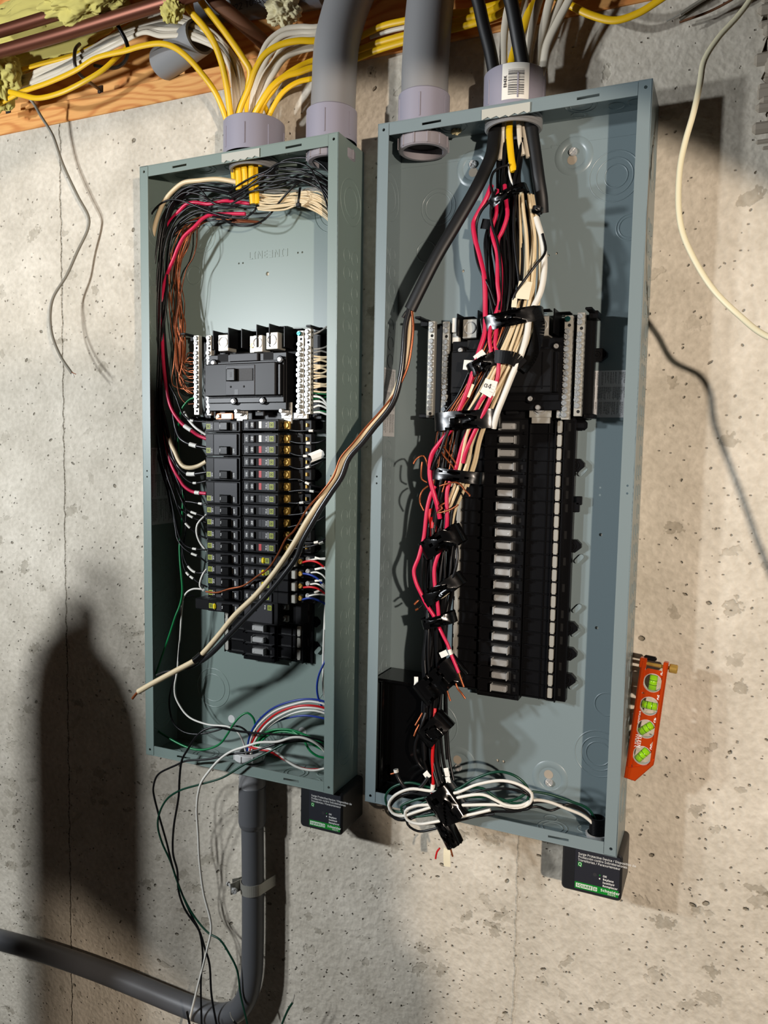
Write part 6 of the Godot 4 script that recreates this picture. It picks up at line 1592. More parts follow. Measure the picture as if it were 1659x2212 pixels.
	# yellow cables
	var ys := [["yellow cable arching lowest along the sill, over the grey pipe end", [-797.2,156,60,-759.3,156.5,62,-706.1,165.3,64,-638.3,169.5,66,-573.3,177.3,68,-526,188,70,-457.4,187,72,-426.5,186.8,74,-383.8,182.1,76,-356.8,170.8,76,-332.1,151.3,74,-309.6,126.3,70,-289.9,99.3,64,-280.5,74.7,56,-275.6,53.2,50,-270.8,10.5,46,-266.8,-33.1,44], 4.6], ["wide yellow cable falling steeply from the pipes, left of the hub's middle", [-327.3,225.9,90,-317.3,210.7,86,-300.4,191.4,82,-282.7,166.3,78,-272,137.3,72,-266.4,104.8,66,-264.2,61,58,-263.2,28.4,52,-255.7,-13.9,50,-255.2,-48.4,48], 5.4], ["wide yellow cable falling right of the first steep one", [-316.7,242.1,70,-307,228.5,70,-285.1,201.3,68,-263,173.1,64,-241.6,142.1,58,-232.9,124.9,52,-240.2,103.3,46,-247.8,64.6,42,-246.1,0.9,44,-245.3,-43.3,46], 5.2], ["yellow cable arching from behind the conduit, widest in front of the white ones", [-85.4,156.6,30,-120.2,148.6,50,-143,149.2,58,-172.1,146,64,-195.9,135,68,-212.2,116.3,68,-225.8,92,66,-243.5,66.5,62,-250.9,48.6,58,-247.9,4.7,54,-242.2,-23.2,52,-242.6,-43.5,50], 5.2], ["middle yellow arch into the hub's right half", [-84.7,118.5,30,-130.1,114.4,44,-146,107.7,52,-166.3,102.7,58,-185.9,88.2,64,-202.5,71.1,64,-219.5,53.4,60,-225.5,38.7,56,-229.5,-4,52,-230.6,-44.9,50,-229.2,-72.4,48], 5.0], ["thin yellow arch just behind the middle one", [-90.2,137.1,20,-136,129.8,34,-155.7,118.9,44,-176.1,105.8,50,-188.6,91.6,52,-205.8,74.4,52,-220.3,49.1,50,-225.9,-2.4,46,-224.8,-37.4,46,-220.7,-73.3,48], 4.2], ["lowest yellow arch, nearest the first conduit", [-84.5,100.6,30,-129.9,98.7,44,-150.6,93.3,52,-170.4,80.1,58,-184.6,64.6,58,-200.9,42.7,54,-212.9,8.9,48,-218.7,-16.6,44], 4.0], ["short yellow cable slanting down at the hub's right edge", [-227.8,99.3,34,-217.4,80.2,38,-205.9,59,40,-198.2,40.7,40,-197.4,3.4,38], 3.8], ["slack yellow cable under the white ones at the far left", [-726.3,167.7,70,-688.1,153.6,74,-650.7,142.1,76,-597,142.5,76,-548.9,154.2,72,-514.4,170.9,64,-491.2,193.3,54,-476.4,211.4,44], 4.6], ["pale yellow cable on top of the white ones at the far left", [-772.4,216.8,40,-747.7,216.5,42,-678.1,217.7,44,-603.8,218.3,44,-548.9,225.8,42], 4.2]]
	for y in ys:
		wire("yellow_cable", y[0], "cable", "", "jacket_yellow", y[2], y[1], y[2] * .58, 12)
	var y2 := [["upper yellow cable between the two grey conduits", [-95.7,157.3,10,-68.9,159.7,14,-25,166.3,18,12.4,165.6,20,56.4,165.6,20,101.8,158.9,20,150.8,159.8,20]], ["middle yellow cable between the two grey conduits", [-95.4,139.9,10,-73.2,140.7,14,-29,144.4,18,10.7,145.6,20,57.6,148.1,22,107.5,147.2,24,139.2,150.5,24,171,164.3,24]], ["lower yellow cable between the two grey conduits", [-93.1,125.7,14,-72.9,127.6,18,-26.9,132.4,22,10.5,134.2,24,59.4,135.9,26,114.5,136.5,28,153.6,142,28,184.3,160.5,26]]]
	for y in y2:
		wire("yellow_cable", y[0], "cable", "", "jacket_yellow", 5.0, y[1], 3.0, 12)
	wire("white_cable", "white cable tip between the yellow ones and the second conduit", "cable", "", "jacket_white", 3.6, [-49.5,159.2,10,-14,159.6,14,12.4,158.6,16,48,160.5,16], 2.4)
	# the slack grey lead hanging on the wall at the far left
	o = wire("hanging_lead", "thin grey cable dangling down the bare wall left of the panels", "cable", "", "jacket_grey", 2.5, [-737.9,175.3,60,-693.8,157.8,66,-679,145.6,62,-675.6,127.5,48,-665.7,99.7,32,-647.9,48.7,26,-616.2,-8.8,24,-591.6,-50.6,22,-594,-68.4,22,-611.7,-109,30,-626.6,-150,40,-649.8,-190.4,50,-651.2,-224.7,56,-644.7,-258.3,58,-623.3,-296.1,60,-595.4,-326.1,62], 0, 10)
	bare_end(o, "wire_white", 1.0, [-596.5,-324.5,62,-592.2,-329.4,62,-590.1,-333.5,62], "conductor")
	bare_end(o, "copper", .7, [-594.3,-324.6,63,-587.9,-327.2,63,-584.7,-328.1,63], "bare_end")
	# right: cables into the right hub, loose ends
	wire("service_cable", "thick black cable dropping into the right hub at its left edge", "cable", "", "jacket_black", 8.6, [122.3,173.7,60,130.8,150.5,56,138.2,119.7,52,147.7,84.7,48,153.2,53.9,44,157.8,14.9,42], 6.8, 14)
	wire("service_cable", "thick black cable dropping into the right hub's middle", "cable", "", "jacket_black", 9.2, [174.1,151.8,80,181.6,129.6,76,188.2,97.7,70,192.8,70.1,62,196.2,50.1,56,201,14.6,48,203.2,-4.8,44], 7.2, 14)
	var ws := [["white cable left of the black cable in the right hub", [176.4,166.7,40,171.2,149.2,42,166.8,129.5,42,164.1,97.5,42,165.2,61.6,42,166,20.4,40], 5.4], ["white cable right of the black cable in the right hub", [216.2,158.1,40,210.6,141,42,202.4,110.7,42,197.3,79.5,42,196.3,56.2,42,193.6,10.1,40], 5.4], ["wide white cable in the middle of the right group", [233.6,148.1,52,227,132.4,52,219,101.3,50,212.3,78.1,48,208.5,52.3,46,194.7,9.1,42], 5.6], ["white cable second from the right over the right hub", [245.4,148.7,46,239.4,132.9,46,224.5,100.4,46,216.9,75.2,46,213.5,52.3,44,196.7,9.6,40], 5.2], ["white cable farthest right over the right hub", [259.9,140.3,56,252.3,125.1,56,239.2,103.9,54,225.4,77.3,52,218.9,48.4,48,198.5,8.5,42], 5.4], ["dim white cable behind the right group", [189.7,172.2,24,186.2,142.4,26,184.2,106.2,28,184.1,62.6,32,185.5,12.9,36], 5.0]]
	for w in ws:
		wire("white_cable", w[0], "cable", "", "jacket_white", w[2], w[1], w[2] * .6, 12)
	wire("yellow_cable", "yellow cable crossing behind the black one into the right hub", "cable", "", "jacket_yellow", 5.4, [212.8,160.9,36,205.9,144,38,195.8,128.1,40,189,108.4,40,179.1,86.7,40,174.2,60,42,175.3,6.2,42], 3.2, 12)
	wire("yellow_cable", "yellow cable drooping at the top right of the wall", "cable", "", "jacket_yellow", 4.8, [218.9,151.8,40,249.7,128.1,40,280.2,107.3,42,309.6,94.8,44,337.6,97.1,46,361.8,106.3,48,380.3,114.3,50], 3.0, 12)
	o = wire("cable_end", "upper grey cable end with a bare tip at the top right", "cable", "", "jacket_grey", 2.2, [446.7,118.8,50,422.2,103.2,46,401.7,95.7,42,386.1,89.1,40])
	bare_end(o, "tin", .9, [386.1,89.1,40,376.7,85.6,40,370.3,83.6,40])
	o = wire("cable_end", "lower grey cable end with a frayed tip at the top right", "cable", "", "jacket_grey", 2.6, [451.5,123.2,40,428,106.1,36,406.6,96.6,34,384.7,86.8,32])
	wire("cable_end", "brown stiff wire end below the grey ones at the top right", "wire", "", "wood_dark", 1.6, [472.1,115.7,26,442.4,101.8,24,416.7,95.1,20,383.5,91.6,16])
	wire("hanging_cable", "long cream cable hanging in a curve down the right side", "cable", "", "cord_cream", 3.3, [476.6,80.4,100,463.8,56.5,104,452,39.2,108,433.7,17.6,114,420.2,-7.5,120,417.3,-34.5,126,412.4,-67.6,132,405.5,-100.4,138,401.7,-128.6,142,403,-176.6,150,409.2,-205.4,154,426.3,-242.6,162,444.7,-272.2,170,468.8,-299.7,180,498.5,-328.3,205] + [550,-348,245,569,-366,262,581,-397,275,600,-439,280,616,-479,280,632,-528,275,654,-586,270], 2.6, 12)

func text_on(o: Node, s: String, p: Vector3, h: float, basis: Basis, m: Material) -> void:
	var t := obj("print", text_mesh(s, h, .0003), m, o)
	t.transform = Transform3D(basis, p)

func hook_plate(o: MeshInstance3D, c: Array) -> void:
	var b := Mb.new()
	var p := pts_of(c)[0]
	b.box(p, Vector3(.012, .022, .003), .0008)
	obj("plate", b.mesh(), M.dark_steel, o)
	put_screw(o, p + Vector3(0, 0, .0015), .0035, .002, "dark_steel", "cross")

# glass wool: a lumpy mass of soft noise
func batt(label: String, c: Array, size: Vector3, sd: int) -> void:
	lump("insulation_batt", label, "insulation", pts_of(c)[0], size, sd, .26, 2.2, M.insulation)

func foam(label: String, c: Array, r: float) -> void:
	lump("spray_foam", label, "foam", pts_of(c)[0], Vector3(r, r * .85, r * .7), 21, .35, 1.6, M.spray_foam)

func lump(called: String, label: String, cat: String, p: Vector3, size: Vector3, sd: int, amp: float, freq: float, m: Material) -> void:
	var nz := FastNoiseLite.new()
	nz.seed = sd
	nz.frequency = freq * .5
	nz.fractal_octaves = 5
	nz.fractal_gain = .5
	var b := Mb.new()
	var la := 56
	var lo := 90
	for i in la + 1:
		for j in lo + 1:
			var th := PI * i / la
			var ph := TAU * j / lo
			var d := Vector3(sin(th) * cos(ph), cos(th), sin(th) * sin(ph))
			var k := 1.0 + amp * nz.get_noise_3dv(d * 1.6 * Vector3(1, 1, 1) + Vector3(sd, 0, 0)) * 1.8
			b.v.append(p + d * size * k)
			b.n.append(d)
			b.uv.append(Vector2.ZERO)
	for i in la:
		for j in lo:
			var a := i * (lo + 1) + j
			var c := a + lo + 1
			b.ix.append_array([a, a + 1, c, a + 1, c + 1, c])
	for i in b.n.size():
		b.n[i] = Vector3.ZERO
	for i in range(0, b.ix.size(), 3):
		var n := (b.v[b.ix[i + 2]] - b.v[b.ix[i]]).cross(b.v[b.ix[i + 1]] - b.v[b.ix[i]])
		for k in 3:
			b.n[b.ix[i + k]] += n
	for i in b.n.size():
		b.n[i] = b.n[i].normalized()
	tag(obj(numbered(called), b.mesh(), m), label, cat)

# ------------------------------------------------------------------ conduits, surge devices, level and the like
func tube_part(o: Node, called: String, flat: Array, r: float, m: String, seg := 28) -> void:
	var b := Mb.new()
	b.sweep(smooth_path(pts_of(flat), .008), r * .001, 0, seg)
	obj(called, b.mesh(), M[m], o)

func hub(called: String, label: String, x: float, z: float, r: float, h: float, ribs: int) -> Node3D:
	var o := thing(called, label, "conduit fitting", Transform3D(Basis(), V(x, 0, z)))
	var b := Mb.new()
	b.lathe([Vector2(r, -.001), Vector2(r, h - .001), Vector2(r - .001, h), Vector2(r - .0042, h), Vector2(r - .0045, h - .002), Vector2(.0335, -.004), Vector2(.0335, -.02)], Transform3D(), 48)
	obj("body", b.mesh(), M.pvc_lilac, o)
	for i in ribs:
		var a := TAU * (i + .35) / ribs
		var f := Transform3D(Basis(Vector3.UP, a), Vector3(sin(a) * r, h * .42, cos(a) * r))
		var k := Mb.new()
		k.box(Vector3.ZERO, Vector3(.0022, h * .62, .0022), .0004, f)
		obj("rib", k.mesh(), M.pvc_lilac, o)
	var t := Mb.new()
	var prof := []
	for i in 4:
		prof.append_array([Vector2(.0365, -.020 + i * .004), Vector2(.0385, -.018 + i * .004)])
	prof.push_front(Vector2(.0365, -.0205))
	prof.push_front(Vector2(.0335, -.0205))
	t.lathe(prof, Transform3D(), 44)
	obj("thread", t.mesh(), M.pvc_grey, o)
	return o

func conduit(label: String, path: Array, r: float, x: float, z: float, ra: float, h: float) -> Node3D:
	var o := thing("conduit", label, "conduit", Transform3D())
	tube_part(o, "pipe", path, r, "pvc_grey", 36)
	var b := Mb.new()
	var f := Transform3D(Basis(), V(x, 0, z))
	b.lathe([Vector2(ra, -.001), Vector2(ra, h - .002), Vector2(ra - .002, h), Vector2(r * .001 - .0005, h)], f, 44)
	obj("adapter", b.mesh(), M.pvc_lilac, o)
	for i in 6:
		var a := TAU * (i + .2) / 6
		var k := Mb.new()
		k.box(Vector3.ZERO, Vector3(.002, h * .7, .002), .0004, f * Transform3D(Basis(Vector3.UP, a), Vector3(sin(a) * ra, h * .45, cos(a) * ra)))
		obj("rib", k.mesh(), M.pvc_lilac, o)
	return o

func locknut(label: String, x: float, y: float, z: float, r: float, ri: float, h: float, m: String, n := 12) -> void:
	var o := thing("locknut", label, "conduit fitting", Transform3D(Basis(), V(x, y, z)))
	var b := Mb.new()
	b.lathe([Vector2(ri, 0), Vector2(r - .002, 0), Vector2(r, .002), Vector2(r, h - .002), Vector2(r - .002, h), Vector2(ri, h), Vector2(ri, 0)], Transform3D(), 40)
	obj("ring", b.mesh(), M[m], o)
	for i in n:
		var a := TAU * i / n
		var k := Mb.new()
		k.box(Vector3.ZERO, Vector3(.0026, h * .86, .0026), .0006, Transform3D(Basis(Vector3.UP, a), Vector3(sin(a) * r, h / 2, cos(a) * r)))
		obj("lug", k.mesh(), M[m], o)
	var d := Mb.new()
	d.lathe([Vector2(ri, h * .7), Vector2(0, h * .7)], Transform3D(), 28)
	obj("bore", d.mesh(), M.dark_hole, o)

func surge_box(label: String, x0: float, x1: float, y0: float, y1: float) -> void:
	var o := thing("surge_protector", label, "surge protector", Transform3D(Basis(), V(x0, y1, 0)), "surge protectors under the panels")
	var w := x1 - x0
	var h := y1 - y0
	var b := Mb.new()
	b.prism(rounded(0, -h * .001, w * .001, 0, .006), .071, Transform3D(Basis(), Vector3(0, 0, .003)), .0022)
	obj("housing", b.mesh(), M.surge_body, o)
	var f := Mb.new()
	f.prism(rounded(w * .00022, -h * .001 + .004, w * .001 - .003, -.004, .002), .0006, Transform3D(Basis(), Vector3(0, 0, .074)))
	obj("face_plate", f.mesh(), M.surge_face, o)
	var z := 74.6
	var k := w / 75.0
	obj("green_band", slabs([[w * .23, h - 15.0, z, w - 3.6, h - 5.8, z + .2]], 0), M.surge_green, o)
	obj("logo_plate", slabs([[w * .25, h - 13.2, z + .2, w * .25 + 21 * k, h - 7.6, z + .4]], 0), M.print_white, o)
	line_text(o, "SQUARE", w * .25 + 10.5 * k, h - 10.4, z + .5, 5.0 * k, M.surge_green, true, 0)
	obj("logo_box", slabs([[w * .25 + 22 * k, h - 13.0, z + .2, w * .25 + 26.6 * k, h - 7.8, z + .4]], 0), M.print_white, o)
	line_text(o, "D", w * .25 + 24.3 * k, h - 10.4, z + .5, 4.6 * k, M.surge_green, true, 0)
	line_text(o, "Schneider", w - 13.5 * k, h - 11.2, z + .4, 4.9 * k, M.print_white, true, 0)
	line_text(o, "Electric", w - 11.5 * k, h - 7.8, z + .4, 2.2 * k, M.print_white, false, 0)
	var x := w * .27
	var y := h - 54.0
	for t in ["Surge Protective Device / Dispositivo de", "Protección contra Sobretensiones", "Transitorias / Parasurtenseur"]:
		line_text(o, t, x, y, z + .2, 4.0 * k, M.print_white, false, -1)
		y += 4.3
	obj("green_mark", slabs([[x, y - 1.6, z, x + 5.4, y + 4.4, z + .2]], 0), M.surge_green, o)
	line_text(o, "Q", x + 2.7, y + 1.4, z + .3, 6.0 * k, M.print_white, false, 0)
	var d := Mb.new()
	d.lathe([Vector2(.0026, .0002), Vector2(0, .0002)], axis_y(q(w * .56, h - 30, z), Vector3.BACK), 18)
	obj("test_dimple", d.mesh(), M.grey_face, o)
	for i in 2:
		var l := Mb.new()
		l.lathe([Vector2(.0011, 0), Vector2(.0008, .0006), Vector2(0, .0008)], axis_y(q(w * .64, h - 30.5 + i * 4.6, z), Vector3.BACK), 12)
		obj("indicator", l.mesh(), M.surge_green if i == 0 else M.print_white, o)
	y = h - 30.5
	for t in ["OK", "Replace", "Sustituir", "Remplacer"]:
		line_text(o, t, w * .69, y, z + .2, 3.6 * k, M.print_white, true, -1)
		y += 4.4

func line_text(o: Node, s: String, x: float, y: float, z: float, h: float, m: Material, bold: bool, align: int) -> void:
	var tm := text_mesh(s, h * .001, .0002, bold)
	if align < 0:
		tm.horizontal_alignment = HORIZONTAL_ALIGNMENT_LEFT
	var t := obj("print", tm, m, o)
	t.position = q(x, y, z)

func outside_things() -> void:
	# hubs on top of the panels
	var h1 := hub("conduit_hub", "short lilac-grey hub full of yellow and white cables on the left panel", -234, 38, .0475, .050, 8)
	var h2 := hub("conduit_hub", "short lilac-grey hub with a barcode sticker on the right panel", 181, 41, .0410, .050, 6)
		# barcode sticker wrapped on the hub's front
	var st := Mb.new()
	var bars := Mb.new()
	var r := .0414
	var seg := 14
	for i in seg:
		var a0 := -.14 + .86 * i / seg
		var a1 := -.14 + .86 * (i + 1) / seg
		st.quad(Vector3(sin(a0) * r, .004, cos(a0) * r), Vector3(sin(a1) * r, .004, cos(a1) * r), Vector3(sin(a1) * r, .049, cos(a1) * r), Vector3(sin(a0) * r, .049, cos(a0) * r), Vector3(sin(a0), 0, cos(a0)))
	var rr := RandomNumberGenerator.new()
	rr.seed = 8
	var y := .0095
	while y < .041:
		var t := rr.randf_range(.0004, .0014)
		for i in 8:
			var a0 := .06 + .50 * i / 8.0
			var a1 := .06 + .50 * (i + 1) / 8.0
			var q2 := r + .0002
			bars.quad(Vector3(sin(a0) * q2, y, cos(a0) * q2), Vector3(sin(a1) * q2, y, cos(a1) * q2), Vector3(sin(a1) * q2, y + t, cos(a1) * q2), Vector3(sin(a0) * q2, y + t, cos(a0) * q2), Vector3(sin(a0), 0, cos(a0)))
		y += t + rr.randf_range(.0005, .0014)
	var sk := obj("barcode_sticker", st.mesh(), M.tape_white, h2)
	obj("barcode", bars.mesh(), M.ink, sk)
	var et := obj("print", text_mesh("E943K", .0052, .0002, true), M.ink, sk)
	et.transform = Transform3D(Basis(Vector3.UP, -.02) * Basis(Vector3.BACK, PI / 2), Vector3(sin(-.03) * (r + .0006), .026, cos(-.03) * (r + .0006)))
	# masking tape scraps on the panels' top lips
	for k in 2:
		var s := Mb.new()
		var c: Array = [[-227.6,-12.6,84.4], [181.8,-11.4,84.4]][k]
		var p := pts_of(c)[0]
		var n := 16
		var len: float = [.068, .064][k]
		for i in n:
			var xa := -len / 2 + len * i / n
			var xb := -len / 2 + len * (i + 1) / n
			var ja := .0026 * sin(i * 2.1 + k) + .001 * sin(i * 5.7)
			var jb := .0026 * sin((i + 1) * 2.1 + k) + .001 * sin((i + 1) * 5.7)
			s.quad(p + Vector3(xa, -.0055 - ja * .6, 0), p + Vector3(xb, -.0055 - jb * .6, 0), p + Vector3(xb, .0065, .0002), p + Vector3(xa, .0065, .0002), Vector3.BACK)
		var o2 := obj(numbered("masking_tape"), s.mesh(), M.tape_crepe)
		tag(o2, ["torn whitish tape scrap on the left panel's top lip below the hub", "torn whitish tape scrap on the right panel's top lip below the barcode hub"][k], "tape")
	# the two big grey conduits and their rings inside the panels
	conduit("first big grey conduit, bending away over the left panel's right corner", [-93.7,8.1,42,-93.4,41.1,42,-92.4,73.9,42,-89.9,139.8,40,-85.2,174.2,34,-78.6,210.4,24,-64.7,256,6,-31.2,289.8,-10], 33.0, -95, 42, .0376, .047)
	conduit("second big grey conduit, straight over the right panel's left corner", [52.2,0.1,42,52.1,34.6,42,51.9,81.4,42,53.6,137.8,40,56,175.2,38,57.1,228.3,30,60.3,282.4,20], 33.0, 51.5, 42, .0362, .045)
	locknut("grey ribbed plastic ring under the second conduit, open and empty", 51.8, -31, 42, .0355, .0285, .018, "pvc_nut", 12)
	locknut("grey ribbed plastic ring under the first conduit, half behind the right lip", -95, -27, 42, .0360, .0285, .016, "pvc_nut", 12)
	foam("scrap of cured foam under the right panel's top wall, beside the ring", [95.5,-2.4,30], .007)
	# the dark conduit below the left panel
	var cd := thing("conduit", "dark grey conduit below the left panel, turning left along the wall", "conduit", Transform3D())
	tube_part(cd, "pipe", [-232,-1070.7,35,-230.6,-1134.9,35,-229.6,-1215.9,35,-229.6,-1289.7,35,-232,-1348.3,35,-240.2,-1384.2,35,-258.1,-1415.2,35,-286.9,-1434.8,35,-321.3,-1443.7,35,-371.7,-1445.5,35,-477.2,-1443.1,35,-589.5,-1442.3,35,-709.3,-1446.3,35,-837.5,-1456.5,35,-1003.8,-1471.5,35,-1217.1,-1492.1,35], 18.6, "pvc_dark", 32)
	var b := Mb.new()
	b.lathe([Vector2(.0190, -1.084), Vector2(.0212, -1.080), Vector2(.0228, -1.074), Vector2(.0228, -1.012), Vector2(.0215, -1.010)], Transform3D(Basis(), Vector3(-.2322, TOP, .035)), 40)
	obj("coupling", b.mesh(), M.pvc_dark, cd)
	var ad := Mb.new()
	ad.lathe([Vector2(.0222, -1.020), Vector2(.0222, -.9705), Vector2(.018, -.9705)], Transform3D(Basis(), Vector3(-.2322, TOP, .035)), 40)
	obj("adapter", ad.mesh(), M.pvc_grey, cd)
	locknut("white plastic locknut on the conduit at the left panel's bottom wall", -238, -967, 35, .0255, .0165, .013, "pvc_white", 8)
	# strap with its screw
	var sp := thing("pipe_strap", "zinc pipe clamp with a machine screw round the dark conduit", "pipe clamp", Transform3D(Basis(Vector3.BACK, .04), V(-230.5, -1186, 35)))
	var s1 := Mb.new()
	var arc := PackedVector3Array()
	for i in 25:
		var a := PI * .98 + (PI * 1.30) * i / 24.0 - PI * 1.06
		arc.append(Vector3(cos(a) * .0198, 0, sin(a) * .0198))
	arc.append(Vector3(-.024, 0, .016))
	arc.append(Vector3(-.0275, 0, .024))
	s1.sweep(arc, .0105, .0009, 8, Vector3.ZERO)
	strap_mesh(sp, arc, .019)
	var arc2 := PackedVector3Array([Vector3(.0192, 0, .004), Vector3(.022, 0, -.012), Vector3(.026, 0, -.030)])
	strap_mesh(sp, arc2, .019)
	var arc3 := PackedVector3Array([Vector3(-.019, 0, -.012), Vector3(-.026, 0, .002), Vector3(-.034, 0, .010)])
	strap_mesh(sp, arc3, .019)
	var sc := Mb.new()
	sc.sweep(PackedVector3Array([Vector3(-.040, .001, .012), Vector3(-.018, 0, .026)]), .0022, 0, 10)
	obj("bolt", sc.mesh(), M.steel, sp)
	put_screw(sp, Vector3(-.0195, 0, .0245), .0052, .004, "steel", "cross", Vector3(.35, 0, .94))
	put_screw(sp, Vector3(-.040, .001, .0125), .0036, .003, "steel", "cross", Vector3(-.8, 0, -.2))
	# surge protectors
	surge_box("black surge protector under the left panel's right corner", -117.5, -43.5, -1039, -971.5)
	surge_box("black surge protector under the right panel's right corner", 289, 367, -1035.5, -971.5)
	level_tool()

func strap_mesh(o: Node, path: PackedVector3Array, width: float) -> void:
	var b := Mb.new()
	for i in path.size() - 1:
		var t := (path[i + 1] - path[i]).normalized()
		var nn := t.cross(Vector3.UP).normalized()
		var up := Vector3.UP * width / 2
		for sg in [-1.0, 1.0]:
			var d: Vector3 = nn * .0006 * sg
			b.quad(path[i] - up + d, path[i + 1] - up + d, path[i + 1] + up + d, path[i] + up + d, nn * sg)
		for sg in [-1.0, 1.0]:
			b.quad(path[i] + up * sg - nn * .0006, path[i + 1] + up * sg - nn * .0006, path[i + 1] + up * sg + nn * .0006, path[i] + up * sg + nn * .0006, Vector3.UP * sg)
	obj("band", b.mesh(), M.zinc, o)

func level_tool() -> void:
	# a torpedo level held by its magnets to the right panel's side; its own frame runs along its edge
	var p := pts_of([376.5,-714.1,44,363.7,-869.4,62])
	var yv := (p[0] - p[1]).normalized()
	var zv := (Vector3.BACK - yv * Vector3.BACK.dot(yv)).normalized()
	var xv := yv.cross(zv)
	var o := thing("spirit_level", "orange aluminium torpedo level with four green vials, on the panel's right side", "level", Transform3D(Basis(xv, yv, zv), p[1]))
	var L := p[0].distance_to(p[1])
	var w := .033
	var web := Mb.new()
	# web between the rails with four round windows: built from wedges round each hole
	var cy := [L - .030, L - .061, L - .095, .034]
	cy = [L * .818, L * .625, L * .435, L * .215]
	var rad := .0122
	for k in 4:
		var c := Vector2(w * .54, cy[k])
		var hi: float = (cy[k - 1] + cy[k]) / 2 if k > 0 else L * .93
		var lo: float = (cy[k + 1] + cy[k]) / 2 if k < 3 else .016
		for i in 28:
			var a0 := TAU * i / 28
			var a1 := TAU * (i + 1) / 28
			var pts := []
			for a in [a0, a1]:
				var d := Vector2(cos(a), sin(a))
				var tx := INF
				if absf(d.x) > .001:
					tx = ((w * .86 if d.x > 0 else w * .20) - c.x) / d.x
				var ty := INF
				if absf(d.y) > .001:
					ty = ((hi if d.y > 0 else lo) - c.y) / d.y
				pts.append([c + d * rad, c + d * minf(tx, ty)])
			web.quad(Vector3(pts[0][0].x, pts[0][0].y, .009), Vector3(pts[0][1].x, pts[0][1].y, .009), Vector3(pts[1][1].x, pts[1][1].y, .009), Vector3(pts[1][0].x, pts[1][0].y, .009), Vector3.BACK)
			web.quad(Vector3(pts[0][0].x, pts[0][0].y, .009), Vector3(pts[1][0].x, pts[1][0].y, .009), Vector3(pts[1][0].x, pts[1][0].y, 0), Vector3(pts[0][0].x, pts[0][0].y, 0), Vector3(-cos(a0), -sin(a0), 0))
	obj("web", web.mesh(), M.orange_metal, o)
	var rail := Mb.new()
	rail.box(Vector3(w * .10, L / 2, .004), Vector3(w * .2, L * .985, .017), .0022)
	obj("rail", rail.mesh(), M.orange_metal, o)
	var rail2 := Mb.new()
	rail2.box(Vector3(w * .93, L * .58, .004), Vector3(w * .15, L * .84, .017), .0018)
	obj("rail", rail2.mesh(), M.orange_metal, o)
	var nose := Mb.new()
	nose.prism(PackedVector2Array([Vector2(0, .001), Vector2(w * .42, .0), Vector2(w, .026), Vector2(w, .034), Vector2(w * .8, .024), Vector2(w * .2, .016), Vector2(0, .016)]), .013, Transform3D(), .001)
	obj("nose", nose.mesh(), M.orange_metal, o)
	for x in [w * .08, w * .92]:
		var jaw := Mb.new()
		jaw.box(Vector3(x, L * .965, .004), Vector3(.0085 if x < .01 else .006, .013, .016), .001)
		obj("jaw", jaw.mesh(), M.orange_metal, o)
	var bolt := Mb.new()
	bolt.sweep(PackedVector3Array([Vector3(w * .15, L * .962, .004), Vector3(w * 1.05, L * .962, .004)]), .0024, 0, 12)
	obj("bolt", bolt.mesh(), M.brass, o)
	var knob := Mb.new()
	knob.lathe([Vector2(.0048, 0), Vector2(.0058, .001), Vector2(.0058, .0092), Vector2(.0048, .0102), Vector2(0, .0102)], axis_y(Vector3(w * 1.05, L * .962, .004), Vector3.RIGHT), 14)
	obj("knob", knob.mesh(), M.brass, o)
	var mg := Mb.new()
	mg.box(Vector3(.010, L * 1.005, -.003), Vector3(.016, .006, .009), .002)
	obj("magnet_cap", mg.mesh(), M.black_plastic, o)
	for k in 4:
		var c := Vector3(w * .54, cy[k], .0035)
		var ring_ := Mb.new()
		ring_.lathe([Vector2(rad + .0004, .004), Vector2(rad - .0008, .0052), Vector2(rad - .0016, -.002)], axis_y(c, Vector3.BACK), 32)
		obj("window_ring", ring_.mesh(), M.pvc_white, o)
		var ang: float = [0.0, PI / 2, -.80, -.62][k]
		var v := Mb.new()
		var dv := Vector3(-sin(ang), cos(ang), 0)
		v.lathe([Vector2(0, -.0095), Vector2(.005, -.0092), Vector2(.005, .0092), Vector2(0, .0095)], axis_y(c, dv), 18, true)
		var vo := obj("vial", v.mesh(), M.vial, o)
		for e in [-.003, .003]:
			var l := Mb.new()
			l.lathe([Vector2(.0051, -.0003), Vector2(.00515, 0), Vector2(.0051, .0003)], axis_y(c + dv * e, dv), 18)
			obj("vial_line", l.mesh(), M.dark_hole, vo)
		var tx := obj("print", text_mesh(["0°", "90°", "45°", "30°"][k], .0062, .0002, true), M.print_white, o)
		tx.transform = Transform3D(Basis(Vector3.BACK, -PI / 2), Vector3(w * .84, cy[k] + rad * 1.02, .0094))
	for t in [["KLEIN", w * .36, L * .325, .0058], ["TOOLS", w * .22, L * .325, .0058], ["935AB4V", w * .22, L * .52, .0040]]:
		var tx := obj("print", text_mesh(t[0], t[3], .0002, true), M.print_white, o)
		tx.transform = Transform3D(Basis(Vector3.BACK, -PI / 2), Vector3(t[1], t[2], .0130 if t[1] < w * .2 else .0094))

